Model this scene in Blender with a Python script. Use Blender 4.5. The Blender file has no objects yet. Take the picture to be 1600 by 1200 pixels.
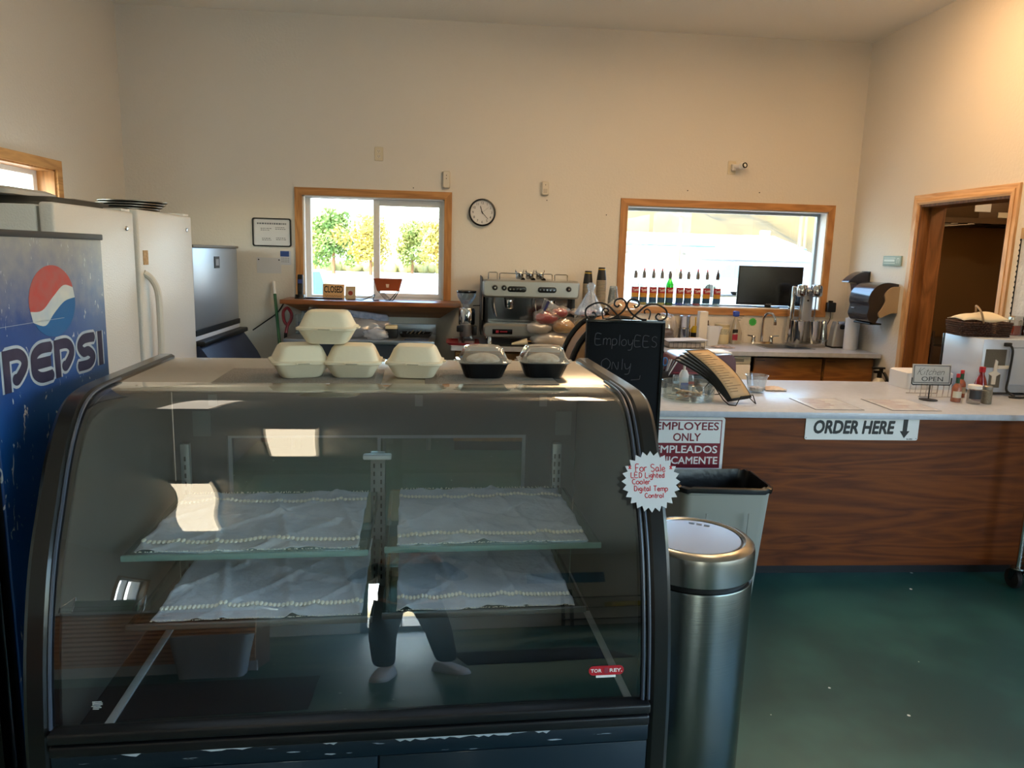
import bpy, bmesh, math, random
from mathutils import Matrix, Vector
random.seed(7)
PI = math.pi
S = bpy.context.scene
COL = S.collection

# ------------------------------------------------------------------ camera
cam_d = bpy.data.cameras.new('camera')
cam_d.sensor_width = 36.0
cam_d.lens = 26.19
cam_d.clip_start = 0.05
cam_d.clip_end = 2000
cam = bpy.data.objects.new('camera', cam_d)
COL.objects.link(cam)
cam.matrix_world = Matrix(((0.99689, -0.01494, -0.07734, 0.0),
                           (-0.07365, 0.17134, -0.98246, 0.0),
                           (0.02793, 0.98510, 0.16970, 1.66),
                           (0, 0, 0, 1)))
S.camera = cam

# ------------------------------------------------------------------ world, sun, exposure
w = bpy.data.worlds.new('sky'); S.world = w
w.use_nodes = True
nt = w.node_tree
sky = nt.nodes.new('ShaderNodeTexSky')
sky.sky_type = 'NISHITA'
sky.sun_disc = False
sky.sun_elevation = math.radians(42)
sky.sun_rotation = math.radians(215)
sky.air_density = 1.0
sky.dust_density = 2.0
bg = nt.nodes['Background']
bg.inputs['Strength'].default_value = 1.1
nt.links.new(sky.outputs[0], bg.inputs[0])
sun_d = bpy.data.lights.new('sun', 'SUN')
sun_d.energy = 4.5
sun_d.angle = math.radians(0.6)
sun_d.color = (1.0, 0.93, 0.82)
sun = bpy.data.objects.new('sun', sun_d); COL.objects.link(sun)
sun.rotation_euler = Vector((0.45, 0.72, -0.85)).to_track_quat('-Z', 'Y').to_euler()

def portal(loc, rot, sx, sy):
    d = bpy.data.lights.new('window_daylight', 'AREA')
    d.shape = 'RECTANGLE'; d.size = sx; d.size_y = sy
    d.cycles.is_portal = True
    o = bpy.data.objects.new('window_daylight', d); COL.objects.link(o)
    o.location = loc; o.rotation_euler = rot
portal((-0.73, 6.99, 1.69), (-PI/2, 0, 0), 1.3, 0.95)
portal((2.47, 6.99, 1.69), (-PI/2, 0, 0), 1.9, 0.95)
portal((-3.02, 5.0, 1.7), (0, -PI/2, 0), 1.0, 1.4)
portal((3.85, -.6, 1.5), (0, PI/2, 0), 2.3, 5.7)
portal((.25, -6.66, 1.2), (PI/2, 0, 0), 1.0, 2.0)
portal((-3.02, -5.55, 1.95), (0, -PI/2, 0), 0.9, 1.0)

S.view_settings.view_transform = 'Standard'
S.view_settings.look = 'None'
S.view_settings.gamma = 1.0
S.view_settings.use_curve_mapping = False
S.view_settings.exposure = 1.1

# ------------------------------------------------------------------ materials
def lin(h):
    h = h.lstrip('#')
    out = []
    for i in (0, 2, 4):
        c = int(h[i:i+2], 16) / 255
        out.append(c/12.92 if c <= 0.04045 else ((c+0.055)/1.055)**2.4)
    return (*out, 1.0)

MATS = {}
def mat(name, col='#808080', rough=0.5, metal=0.0, spec=0.5, emit=None, estr=0.0, alpha=1.0, trans=0.0, ior=1.45,
        bump=0.0, bscale=60.0, var=None, vscale=4.0, vsharp=0.0, stretch=(1, 1, 1), coat=0.0, sss=0.0, detail=4.0):
    """A procedural surface: a noise-varied colour, and a noise bump."""
    if name in MATS: return MATS[name]
    m = bpy.data.materials.new(name); m.use_nodes = True
    n, l = m.node_tree.nodes, m.node_tree.links
    b = n['Principled BSDF']
    b.inputs['Base Color'].default_value = lin(col)
    b.inputs['Roughness'].default_value = rough
    b.inputs['Metallic'].default_value = metal
    b.inputs['Specular IOR Level'].default_value = spec
    b.inputs['Alpha'].default_value = alpha
    b.inputs['Transmission Weight'].default_value = trans
    b.inputs['IOR'].default_value = ior
    b.inputs['Coat Weight'].default_value = coat
    if sss:
        b.inputs['Subsurface Weight'].default_value = sss
        b.inputs['Subsurface Radius'].default_value = (0.02, 0.02, 0.02)
    if emit:
        b.inputs['Emission Color'].default_value = lin(emit)
        b.inputs['Emission Strength'].default_value = estr
    if bump or var:
        tc = n.new('ShaderNodeTexCoord'); mp = n.new('ShaderNodeMapping')
        mp.inputs['Scale'].default_value = stretch
        l.new(tc.outputs['Object'], mp.inputs[0])
    if var:
        t = n.new('ShaderNodeTexNoise'); t.inputs['Scale'].default_value = vscale; t.inputs['Detail'].default_value = detail
        l.new(mp.outputs[0], t.inputs['Vector'])
        r = n.new('ShaderNodeValToRGB')
        r.color_ramp.elements[0].position = 0.3 + vsharp; r.color_ramp.elements[1].position = 0.7 - vsharp
        r.color_ramp.elements[0].color = lin(col); r.color_ramp.elements[1].color = lin(var)
        l.new(t.outputs['Fac'], r.inputs[0]); l.new(r.outputs[0], b.inputs['Base Color'])
    if bump:
        t2 = n.new('ShaderNodeTexNoise'); t2.inputs['Scale'].default_value = bscale; t2.inputs['Detail'].default_value = 3
        l.new(mp.outputs[0], t2.inputs['Vector'])
        bp = n.new('ShaderNodeBump'); bp.inputs['Strength'].default_value = bump; bp.inputs['Distance'].default_value = 0.01
        l.new(t2.outputs['Fac'], bp.inputs['Height']); l.new(bp.outputs[0], b.inputs['Normal'])
    MATS[name] = m
    return m

def wood(name, a, b_, axis='X', scale=1.0, rough=0.42, contrast=0.16, spec=0.4):
    """Wood with the grain running along one axis."""
    if name in MATS: return MATS[name]
    m = bpy.data.materials.new(name); m.use_nodes = True
    n, l = m.node_tree.nodes, m.node_tree.links
    p = n['Principled BSDF']; p.inputs['Roughness'].default_value = rough; p.inputs['Specular IOR Level'].default_value = spec
    tc = n.new('ShaderNodeTexCoord'); mp = n.new('ShaderNodeMapping')
    k = {'X': (0.5, 5, 5), 'Y': (5, 0.5, 5), 'Z': (5, 5, 0.5)}[axis]
    mp.inputs['Scale'].default_value = tuple(v*scale for v in k)
    l.new(tc.outputs['Object'], mp.inputs[0])
    n1 = n.new('ShaderNodeTexNoise'); n1.inputs['Scale'].default_value = 1.3; n1.inputs['Detail'].default_value = 3; n1.inputs['Distortion'].default_value = 0.6
    l.new(mp.outputs[0], n1.inputs['Vector'])
    mul = n.new('ShaderNodeMath'); mul.operation = 'MULTIPLY'; mul.inputs[1].default_value = 16.0
    l.new(n1.outputs['Fac'], mul.inputs[0])
    fr = n.new('ShaderNodeMath'); fr.operation = 'PINGPONG'; fr.inputs[1].default_value = 1.0
    l.new(mul.outputs[0], fr.inputs[0])
    n2 = n.new('ShaderNodeTexNoise'); n2.inputs['Scale'].default_value = 14; n2.inputs['Detail'].default_value = 6
    l.new(mp.outputs[0], n2.inputs['Vector'])
    mx = n.new('ShaderNodeMath'); mx.operation = 'MULTIPLY_ADD'; mx.inputs[1].default_value = 0.55
    l.new(fr.outputs[0], mx.inputs[0])
    ml2 = n.new('ShaderNodeMath'); ml2.operation = 'MULTIPLY'; ml2.inputs[1].default_value = 0.6
    l.new(n2.outputs['Fac'], ml2.inputs[0]); l.new(ml2.outputs[0], mx.inputs[2])
    r = n.new('ShaderNodeValToRGB')
    r.color_ramp.elements[0].position = 0.5 - contrast*2; r.color_ramp.elements[1].position = 0.5 + contrast*2
    r.color_ramp.elements[0].color = lin(a); r.color_ramp.elements[1].color = lin(b_)
    l.new(mx.outputs[0], r.inputs[0]); l.new(r.outputs[0], p.inputs['Base Color'])
    bp = n.new('ShaderNodeBump'); bp.inputs['Strength'].default_value = 0.08; bp.inputs['Distance'].default_value = 0.004
    l.new(mx.outputs[0], bp.inputs['Height']); l.new(bp.outputs[0], p.inputs['Normal'])
    MATS[name] = m
    return m

def glass(name, tint='#ffffff', refl=0.08, rough=0.0, haze=0.0, hazecol='#ffffff'):
    """Thin clear sheet: see-through plus a mirror reflection that grows at grazing angles; a little white haze for film."""
    if name in MATS: return MATS[name]
    m = bpy.data.materials.new(name); m.use_nodes = True
    n, l = m.node_tree.nodes, m.node_tree.links
    for x in list(n): n.remove(x)
    out = n.new('ShaderNodeOutputMaterial')
    tr = n.new('ShaderNodeBsdfTransparent'); tr.inputs[0].default_value = lin(tint)
    gl = n.new('ShaderNodeBsdfGlossy'); gl.inputs['Roughness'].default_value = rough; gl.inputs['Color'].default_value = (1, 1, 1, 1)
    lw = n.new('ShaderNodeLayerWeight'); lw.inputs[0].default_value = 0.5
    pw = n.new('ShaderNodeMath'); pw.operation = 'POWER'; pw.inputs[1].default_value = 4.0
    l.new(lw.outputs['Facing'], pw.inputs[0])
    ma = n.new('ShaderNodeMath'); ma.operation = 'MULTIPLY_ADD'; ma.inputs[1].default_value = 0.9 - refl; ma.inputs[2].default_value = refl
    l.new(pw.outputs[0], ma.inputs[0])
    ge = n.new('ShaderNodeNewGeometry')
    inv = n.new('ShaderNodeMath'); inv.operation = 'SUBTRACT'; inv.inputs[0].default_value = 1.0
    l.new(ge.outputs['Backfacing'], inv.inputs[1])
    mu = n.new('ShaderNodeMath'); mu.operation = 'MULTIPLY'
    l.new(ma.outputs[0], mu.inputs[0]); l.new(inv.outputs[0], mu.inputs[1])
    mix = n.new('ShaderNodeMixShader')
    base = tr
    if haze:
        df = n.new('ShaderNodeBsdfDiffuse'); df.inputs[0].default_value = lin(hazecol)
        tl = n.new('ShaderNodeBsdfTranslucent'); tl.inputs[0].default_value = lin(hazecol)
        h2 = n.new('ShaderNodeMixShader'); h2.inputs[0].default_value = 0.5
        l.new(df.outputs[0], h2.inputs[1]); l.new(tl.outputs[0], h2.inputs[2])
        h = n.new('ShaderNodeMixShader'); h.inputs[0].default_value = haze
        l.new(tr.outputs[0], h.inputs[1]); l.new(h2.outputs[0], h.inputs[2]); base = h
    l.new(mu.outputs[0], mix.inputs[0]); l.new(base.outputs[0], mix.inputs[1]); l.new(gl.outputs[0], mix.inputs[2])
    l.new(mix.outputs[0], out.inputs[0])
    MATS[name] = m
    return m

# ------------------------------------------------------------------ mesh helpers
def X(loc=(0, 0, 0), rz=0.0, rx=0.0, ry=0.0, s=1.0):
    return Matrix.Translation(loc) @ Matrix.Rotation(rz, 4, 'Z') @ Matrix.Rotation(ry, 4, 'Y') @ Matrix.Rotation(rx, 4, 'X') @ Matrix.Scale(s, 4)

def spl(P, n=8, closed=False):
    """Catmull-Rom through points of any dimension."""
    P = [Vector(p) for p in P]; out = []
    N = len(P); R = N if closed else N-1
    for i in range(R):
        if closed: a, b, c, d = P[(i-1) % N], P[i], P[(i+1) % N], P[(i+2) % N]
        else: a, b, c, d = P[max(i-1, 0)], P[i], P[i+1], P[min(i+2, N-1)]
        for k in range(n):
            t = k/n
            out.append(0.5*((2*b) + (c-a)*t + (2*a-5*b+4*c-d)*t*t + (3*b-a-3*c+d)*t**3))
    if not closed: out.append(P[-1])
    return out

def rrect(w, d, r, n=5, z=0.0, cx=0.0, cy=0.0):
    """Rounded rectangle loop in XY."""
    pts = []
    r = min(r, w/2-1e-4, d/2-1e-4)
    for (sx, sy, a0) in ((1, 1, 0), (-1, 1, PI/2), (-1, -1, PI), (1, -1, 1.5*PI)):
        for k in range(n+1):
            a = a0 + PI/2*k/n
            pts.append(Vector((cx+sx*(w/2-r)+r*math.cos(a), cy+sy*(d/2-r)+r*math.sin(a), z)))
    return pts

class MB:
    """Collects shapes; build() links them as ONE mesh object."""
    def __init__(self): self.bm = bmesh.new()
    def _t(self, vs, m):
        if m is not None: bmesh.ops.transform(self.bm, matrix=m, verts=vs)
    def box(self, x0, x1, y0, y1, z0, z1, bev=0.0, seg=2, m=None):
        r = bmesh.ops.create_cube(self.bm, size=1.0)
        vs = r['verts']
        bmesh.ops.transform(self.bm, verts=vs, matrix=Matrix.Translation(((x0+x1)/2, (y0+y1)/2, (z0+z1)/2)) @ Matrix.Diagonal((abs(x1-x0), abs(y1-y0), abs(z1-z0), 1)))
        if bev > 0:
            es = list({e for v in vs for e in v.link_edges})
            rb = bmesh.ops.bevel(self.bm, geom=es, offset=bev, segments=seg, affect='EDGES', profile=0.5)
            vs = list({v for f in rb['faces'] for v in f.verts} | {v for v in vs if v.is_valid})
        self._t(vs, m); return self
    def face(self, pts, m=None):
        vs = [self.bm.verts.new(p) for p in pts]; self.bm.faces.new(vs); self._t(vs, m); return self
    def loft(self, rings, cap0=True, cap1=True, closed=True, m=None):
        R = [[self.bm.verts.new(p) for p in r] for r in rings]
        for a, b in zip(R[:-1], R[1:]):
            N = len(a)
            for i in range(N if closed else N-1):
                j = (i+1) % N
                try: self.bm.faces.new((a[i], a[j], b[j], b[i]))
                except ValueError: pass
        if cap0 and closed: self.bm.faces.new(list(reversed(R[0])))
        if cap1 and closed: self.bm.faces.new(R[-1])
        self._t([v for r in R for v in r], m); return self
    def lathe(self, prof, c=(0, 0, 0), n=24, m=None, cap0=True, cap1=True):
        rings = [[Vector((c[0]+r*math.cos(2*PI*k/n), c[1]+r*math.sin(2*PI*k/n), c[2]+z)) for k in range(n)] for r, z in prof]
        return self.loft(rings, cap0, cap1, True, m)
    def cyl(self, c, r, h, r2=None, n=20, m=None):
        return self.lathe([(r, 0), (r if r2 is None else r2, h)], c, n, m)
    def rod(self, p, q, r, r2=None, n=10):
        p, q = Vector(p), Vector(q)
        mm = Matrix.Translation(p) @ (q-p).to_track_quat('Z', 'Y').to_matrix().to_4x4()
        return self.lathe([(r, 0), (r if r2 is None else r2, (q-p).length)], (0, 0, 0), n, mm)
    def tube(self, pts, r, n=8, closed=False, m=None, flat=None):
        pts = [Vector(p) for p in pts]; rings = []
        N = len(pts); prev = None
        for i, p in enumerate(pts):
            if closed: t = pts[(i+1) % N]-pts[i-1]
            else: t = pts[min(i+1, N-1)]-pts[max(i-1, 0)]
            if t.length < 1e-9: t = Vector((0, 0, 1))
            t.normalize()
            if prev is None:
                u = t.orthogonal().normalized()
            else:
                u = prev - t*prev.dot(t)
                u = u.normalized() if u.length > 1e-6 else t.orthogonal().normalized()
            prev = u; v = t.cross(u)
            rr = r[i] if isinstance(r, (list, tuple)) else r
            rings.append([p + u*rr*math.cos(2*PI*k/n) + v*rr*math.sin(2*PI*k/n) for k in range(n)])
        if closed: rings.append(rings[0]); return self.loft(rings, False, False, True, m)
        return self.loft(rings, True, True, True, m)
    def prism(self, poly, axis, a, b, m=None):
        f = {'x': lambda u, v, w_: (w_, u, v), 'y': lambda u, v, w_: (u, w_, v), 'z': lambda u, v, w_: (u, v, w_)}[axis]
        return self.loft([[Vector(f(u, v, a)) for u, v in poly], [Vector(f(u, v, b)) for u, v in poly]], m=m)
    def ell(self, c, r, n=16, m=None):
        rs = bmesh.ops.create_uvsphere(self.bm, u_segments=n, v_segments=max(6, n//2+2), radius=1.0)
        vs = rs['verts']
        bmesh.ops.transform(self.bm, verts=vs, matrix=Matrix.Translation(c) @ Matrix.Diagonal((*r, 1)))
        self._t(vs, m); return self
    def grid(self, nu, nv, f, m=None):
        V = [[self.bm.verts.new(f(i/nu, j/nv)) for j in range(nv+1)] for i in range(nu+1)]
        for i in range(nu):
            for j in range(nv): self.bm.faces.new((V[i][j], V[i+1][j], V[i+1][j+1], V[i][j+1]))
        self._t([v for r in V for v in r], m); return self
    def build(self, name, material, parent=None, angle=0.6, solid=0.0, fix=True):
        bm = self.bm
        if fix: bmesh.ops.recalc_face_normals(bm, faces=bm.faces)
        if solid:
            bmesh.ops.solidify(bm, geom=bm.faces[:], thickness=solid)
        for f in bm.faces: f.smooth = True
        for e in bm.edges:
            if len(e.link_faces) == 2 and e.calc_face_angle(0) > angle: e.smooth = False
        me = bpy.data.meshes.new(name)
        o = bpy.data.objects.new(name, me)
        if parent is None:
            xs = [v.co for v in bm.verts]
            c = Vector(((min(v.x for v in xs)+max(v.x for v in xs))/2, (min(v.y for v in xs)+max(v.y for v in xs))/2, min(v.z for v in xs)))
            bmesh.ops.translate(bm, verts=bm.verts, vec=-c); o.location = c
        else:
            off = wpos(parent)
            bmesh.ops.translate(bm, verts=bm.verts, vec=-off); o.parent = parent
        bm.to_mesh(me); bm.free()
        if material is not None: me.materials.append(material)
        COL.objects.link(o)
        return o

def wpos(o):
    p = Vector((0, 0, 0))
    while o is not None:
        p = p + o.location; o = o.parent
    return p

def tag(o, label, cat, group=None):
    o['label'] = label; o['category'] = cat
    if group: o['group'] = group
    return o
def struct(o):
    o['kind'] = 'structure'; return o
def thing(name, label, cat, loc=(0, 0, 0), group=None):
    o = bpy.data.objects.new(name, None); COL.objects.link(o)
    o.location = loc; o.empty_display_size = 0.05
    return tag(o, label, cat, group)
def dup(root, loc, rz=0.0, label=None, rx=0.0, ry=0.0):
    """A copy of a thing with copies of its parts and sub-parts."""
    r = root.copy(); COL.objects.link(r); r.location = loc; r.rotation_euler = (rx, ry, rz)
    if label: r['label'] = label
    for ch in list(root.children):
        c = ch.copy(); COL.objects.link(c); c.parent = r
        for g in list(ch.children):
            d = g.copy(); COL.objects.link(d); d.parent = c
    return r

def text(body, material, m, w=None, h=None, bold=0.0, parent=None, name='lettering', depth=0.0006, spacing=1.0):
    """Flat raised lettering, centred on m (local X = reading direction, local Y = up)."""
    c = bpy.data.curves.new(name, 'FONT'); c.body = body; c.align_x = 'CENTER'; c.align_y = 'CENTER'
    c.extrude = 0.002; c.resolution_u = 3; c.space_character = spacing
    t = bpy.data.objects.new(name, c); COL.objects.link(t)
    bpy.context.view_layer.update()
    me = bpy.data.meshes.new_from_object(t.evaluated_get(bpy.context.evaluated_depsgraph_get()))
    bpy.data.objects.remove(t); bpy.data.curves.remove(c)
    xs = [v.co.x for v in me.vertices]; ys = [v.co.y for v in me.vertices]
    bw, bh = max(xs)-min(xs), max(ys)-min(ys); cx, cy = (max(xs)+min(xs))/2, (max(ys)+min(ys))/2
    sx = w/bw if w else h/bh
    sy = h/bh if h else sx
    mm = m @ Matrix.Diagonal((sx, sy, depth/0.002, 1)) @ Matrix.Translation((-cx, -cy, 0))
    me.transform(mm)
    if bold:      # heavier strokes: the same outline laid down again, slightly shifted
        b2 = bmesh.new(); b2.from_mesh(me); src = b2.verts[:] + b2.edges[:] + b2.faces[:]
        ex, ey, ez = (m.to_3x3() @ Vector(q) for q in ((1, 0, 0), (0, 1, 0), (0, 0, 1)))
        for i, (a, q) in enumerate(((1, 0), (-1, 0), (0, 1), (0, -1), (.7, .7), (-.7, .7), (.7, -.7), (-.7, -.7))):
            g = bmesh.ops.duplicate(b2, geom=src)
            bmesh.ops.translate(b2, verts=[v for v in g['geom'] if isinstance(v, bmesh.types.BMVert)], vec=ex*a*bold*sx*.8+ey*q*bold*sy*.8+ez*depth*.03*(i+1))
        b2.to_mesh(me); b2.free()
    o = bpy.data.objects.new(name, me); me.materials.clear(); me.materials.append(material)
    COL.objects.link(o)
    if parent is not None:
        me.transform(Matrix.Translation(-wpos(parent))); o.parent = parent
    return o

# hand lettering: each glyph is a list of strokes in a box about 1 wide, 1 high (x-height 0.6)
G = {
 'E': [[(.6, 1), (.05, 1), (.05, 0), (.65, 0)], [(.05, .52), (.5, .52)]],
 'm': [[(0, .6), (0, 0)], [(0, .45), (.2, .62), (.35, .5), (.35, 0)], [(.35, .45), (.55, .62), (.72, .5), (.72, 0)]],
 'p': [[(0, .6), (0, -.35)], [(0, .5), (.25, .62), (.45, .45), (.4, .12), (.15, 0), (0, .1)]],
 'l': [[(.1, 1), (.1, 0)]],
 'o': [[(.25, .6), (.02, .4), (.05, .1), (.3, 0), (.5, .2), (.45, .5), (.25, .6)]],
 'y': [[(0, .6), (.1, .15), (.3, .12), (.45, .35)], [(.5, .62), (.45, 0), (.35, -.35), (.05, -.4)]],
 'S': [[(.55, .9), (.3, 1), (.08, .85), (.12, .6), (.45, .45), (.55, .2), (.35, 0), (.05, .08)]],
 'O': [[(.4, 1), (.08, .75), (.05, .3), (.35, 0), (.68, .2), (.72, .7), (.4, 1)]],
 'N': [[(0, 0), (.05, .7), (.45, 0), (.5, .72)]],
 'F': [[(.5, 1), (.05, .95), (.05, 0)], [(.05, .5), (.4, .52)]],
 'r': [[(0, .6), (0, 0)], [(0, .4), (.15, .58), (.35, .58)]],
 'a': [[(.42, .5), (.2, .6), (.02, .3), (.15, 0), (.4, .2), (.42, .58)], [(.42, .3), (.5, 0)]],
 'e': [[(.04, .3), (.42, .35), (.3, .6), (.06, .45), (.05, .15), (.25, 0), (.48, .1)]],
 'L': [[(.05, 1), (.05, 0), (.55, 0)]],
 'D': [[(.05, 1), (.05, 0)], [(.05, 1), (.45, .85), (.55, .45), (.4, .08), (.05, 0)]],
 'i': [[(.08, .55), (.08, 0)], [(.08, .75), (.08, .8)]],
 'g': [[(.42, .5), (.2, .6), (.04, .35), (.18, .08), (.4, .2)], [(.42, .58), (.42, -.2), (.2, -.4), (.02, -.25)]],
 'h': [[(0, 1), (0, 0)], [(0, .4), (.22, .6), (.4, .45), (.42, 0)]],
 't': [[(.15, .9), (.15, .05), (.3, 0)], [(0, .6), (.35, .62)]],
 'd': [[(.42, .45), (.2, .6), (.02, .3), (.18, 0), (.42, .15)], [(.44, 1), (.44, 0)]],
 'C': [[(.55, .8), (.3, .95), (.05, .6), (.12, .15), (.4, 0), (.6, .12)]],
 'T': [[(0, 1), (.6, 1)], [(.3, 1), (.28, 0)]],
 'n': [[(0, .6), (0, 0)], [(0, .42), (.22, .6), (.4, .45), (.42, 0)]],
 'k': [[(.05, 1.1), (.02, 0)], [(.05, .3), (.3, .6)], [(.1, .32), (.4, 0)]],
 'c': [[(.4, .5), (.2, .6), (.02, .3), (.15, 0), (.42, .1)]],
 'K': [[(.15, 1.1), (.02, 0)], [(.7, 1.05), (.1, .45)], [(.22, .55), (.55, .0), (.75, .05)]],
 '*': [[(.05, .35), (.45, .75)], [(.45, .35), (.05, .75)], [(.25, .3), (.25, .8)]],
}
GW = {'E': .85, 'm': .9, 'p': .62, 'l': .3, 'o': .66, 'y': .66, 'S': .72, 'O': .9, 'N': .72, 'F': .62, 'r': .45, 'a': .62, 'e': .6, 'L': .7, 'D': .72,
      'i': .26, 'g': .6, 'h': .58, 't': .46, 'd': .62, 'C': .74, 'T': .7, 'n': .58, 'k': .52, 'c': .54, 'K': .85, '*': .6, ' ': .45}
def handwriting(body, material, m, w, h, r, parent, name='handwriting', smooth=True):
    mb = MB(); x = 0.0; strokes = []
    for ch in body:
        for s in G.get(ch, []): strokes.append([(x+a, b) for a, b in s])
        x += GW.get(ch, .5)
    sx = w/x
    for s in strokes:
        pts = [(a*sx - w/2, b*h - h/2) for a, b in s]
        if smooth and len(pts) > 2: pts = [tuple(p) for p in spl(pts, 4)]
        mb.tube([(a, b, 0.0) for a, b in pts], r, 5)
    mb._t(list(mb.bm.verts), m @ Matrix.Diagonal((1, 1, 0.35, 1)))
    return mb.build(name, material, parent)

WALLM = X  # placement on walls: matrices whose local XY lie in the wall
def on_back(x, y, z): return Matrix.Translation((x, y, z)) @ Matrix.Rotation(PI/2, 4, 'X')          # faces the room from the back wall (-Y)
def on_right(x, y, z): return Matrix.Translation((x, y, z)) @ Matrix.Rotation(-PI/2, 4, 'Z') @ Matrix.Rotation(PI/2, 4, 'X')   # faces -X
def facing_right(x, y, z): return Matrix.Translation((x, y, z)) @ Matrix.Rotation(PI/2, 4, 'Z') @ Matrix.Rotation(PI/2, 4, 'X')  # faces +X
# ------------------------------------------------------------------ the room
XL, XR, YB, YF, ZC = -2.837, 3.668, 6.8, -6.5, 3.615
T = 0.18
paint = mat('wall_paint', '#d6d0c6', rough=0.75, spec=0.3, bump=0.25, bscale=45)
ceil_m = mat('ceiling_paint', '#efeae0', rough=0.85, bump=0.2, bscale=50)
oak = wood('oak_trim_x', '#9c6a3a', '#c08a52', 'X', 1.0)
oakz = wood('oak_trim_z', '#9c6a3a', '#c08a52', 'Z', 1.0)
oaky = wood('oak_trim_y', '#a8763f', '#cc9a5e', 'Y', 1.0)
vinyl = mat('white_vinyl', '#dcd8d2', rough=0.4)
jambw = mat('jamb_paint', '#e6e2dc', rough=0.6)
alu = mat('window_aluminium', '#8f979c', rough=0.4, metal=0.6)
pane = glass('window_pane', '#f4faf8', 0.05)

def floor_mat():
    m = bpy.data.materials.new('painted_concrete'); m.use_nodes = True
    n, l = m.node_tree.nodes, m.node_tree.links
    p = n['Principled BSDF']; p.inputs['Roughness'].default_value = 0.33
    tc = n.new('ShaderNodeTexCoord')
    a = n.new('ShaderNodeTexNoise'); a.inputs['Scale'].default_value = 0.75; a.inputs['Detail'].default_value = 5; a.inputs['Roughness'].default_value = 0.55
    l.new(tc.outputs['Object'], a.inputs['Vector'])
    r = n.new('ShaderNodeValToRGB')
    r.color_ramp.elements[0].position = 0.40; r.color_ramp.elements[0].color = lin('#143f3e')
    r.color_ramp.elements[1].position = 0.72; r.color_ramp.elements[1].color = lin('#7d8870')
    e = r.color_ramp.elements.new(0.55); e.color = lin('#2f6159')
    # floor reflection painted into the colour: paler towards the front, darker by the counter
    sp_ = n.new('ShaderNodeSeparateXYZ'); l.new(tc.outputs['Object'], sp_.inputs[0])
    wr = n.new('ShaderNodeMapRange'); wr.inputs['From Min'].default_value = 2.95-.15; wr.inputs['From Max'].default_value = 1.75-.15; wr.inputs['To Min'].default_value = -.10; wr.inputs['To Max'].default_value = .10
    l.new(sp_.outputs['Y'], wr.inputs['Value'])
    aw = n.new('ShaderNodeMath'); aw.operation = 'ADD'; l.new(a.outputs['Fac'], aw.inputs[0]); l.new(wr.outputs[0], aw.inputs[1])
    l.new(aw.outputs[0], r.inputs[0])
    v = n.new('ShaderNodeTexVoronoi'); v.inputs['Scale'].default_value = 7.0
    l.new(tc.outputs['Object'], v.inputs['Vector'])
    c = n.new('ShaderNodeMath'); c.operation = 'LESS_THAN'; c.inputs[1].default_value = 0.055
    l.new(v.outputs['Distance'], c.inputs[0])
    sp = n.new('ShaderNodeTexNoise'); sp.inputs['Scale'].default_value = 3.0
    l.new(tc.outputs['Object'], sp.inputs['Vector'])
    g = n.new('ShaderNodeMath'); g.operation = 'GREATER_THAN'; g.inputs[1].default_value = 0.47
    l.new(sp.outputs['Fac'], g.inputs[0])
    mu = n.new('ShaderNodeMath'); mu.operation = 'MULTIPLY'; l.new(c.outputs[0], mu.inputs[0]); l.new(g.outputs[0], mu.inputs[1])
    mx = n.new('ShaderNodeMix'); mx.data_type = 'RGBA'
    l.new(mu.outputs[0], mx.inputs['Factor']); l.new(r.outputs[0], mx.inputs['A']); mx.inputs['B'].default_value = lin('#e6e6da')
    l.new(mx.outputs['Result'], p.inputs['Base Color'])
    rr = n.new('ShaderNodeMapRange'); rr.inputs['To Min'].default_value = 0.26; rr.inputs['To Max'].default_value = 0.5
    l.new(a.outputs['Fac'], rr.inputs['Value']); l.new(rr.outputs[0], p.inputs['Roughness'])
    return m
struct(MB().box(XL-T, XR+T, YF-T, YB+T, -0.15, 0.0).build('floor', floor_mat()))
struct(MB().box(XL-T, XR+T, YF-T, YB+T, ZC, ZC+0.2).build('ceiling', ceil_m))

def wall_holes(axis, p0, p1, u0, u1, holes, name):
    """A wall slab between planes p0,p1 with rectangular holes (u0,u1,z0,z1)."""
    us = sorted({u0, u1, *[h[0] for h in holes], *[h[1] for h in holes]})
    zs = sorted({0.0, ZC, *[h[2] for h in holes], *[h[3] for h in holes]})
    mb = MB()
    for a, b in zip(us[:-1], us[1:]):
        for c, d in zip(zs[:-1], zs[1:]):
            if any(h[0] <= a+1e-6 and b-1e-6 <= h[1] and h[2] <= c+1e-6 and d-1e-6 <= h[3] for h in holes): continue
            if axis == 'y': mb.box(a, b, p0, p1, c, d)
            else: mb.box(p0, p1, a, b, c, d)
    seen = {}
    for f in mb.bm.faces:
        c = f.calc_center_median(); seen.setdefault((round(c.x, 4), round(c.y, 4), round(c.z, 4)), []).append(f)
    bmesh.ops.delete(mb.bm, geom=[f for v in seen.values() if len(v) > 1 for f in v], context='FACES')
    bmesh.ops.remove_doubles(mb.bm, verts=mb.bm.verts, dist=1e-5)
    return struct(mb.build(name, paint))
W1 = (-1.347, -0.107, 1.243, 2.132)
W2 = (1.533, 3.412, 1.232, 2.135)
W3 = (4.20, 5.672, 1.30, 2.168)
DR = (4.812, 5.803, 0.0, 2.148)
W4 = (-3.4, 2.2, 0.4, 2.6)
W5 = (-6.1, -5.0, 1.5, 2.4)
D2 = (-.3, .75, 0.0, 2.2)
wall_holes('y', YB, YB+T, XL-T, XR+T, [W1, W2], 'wall_back')
wall_holes('x', XL-T, XL, YF, YB, [W3, W5], 'wall_left')
wall_holes('x', XR, XR+T, YF, YB, [DR, W4], 'wall_right')
wall_holes('y', YF-T, YF, XL-T, XR+T, [D2], 'wall_front')

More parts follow.
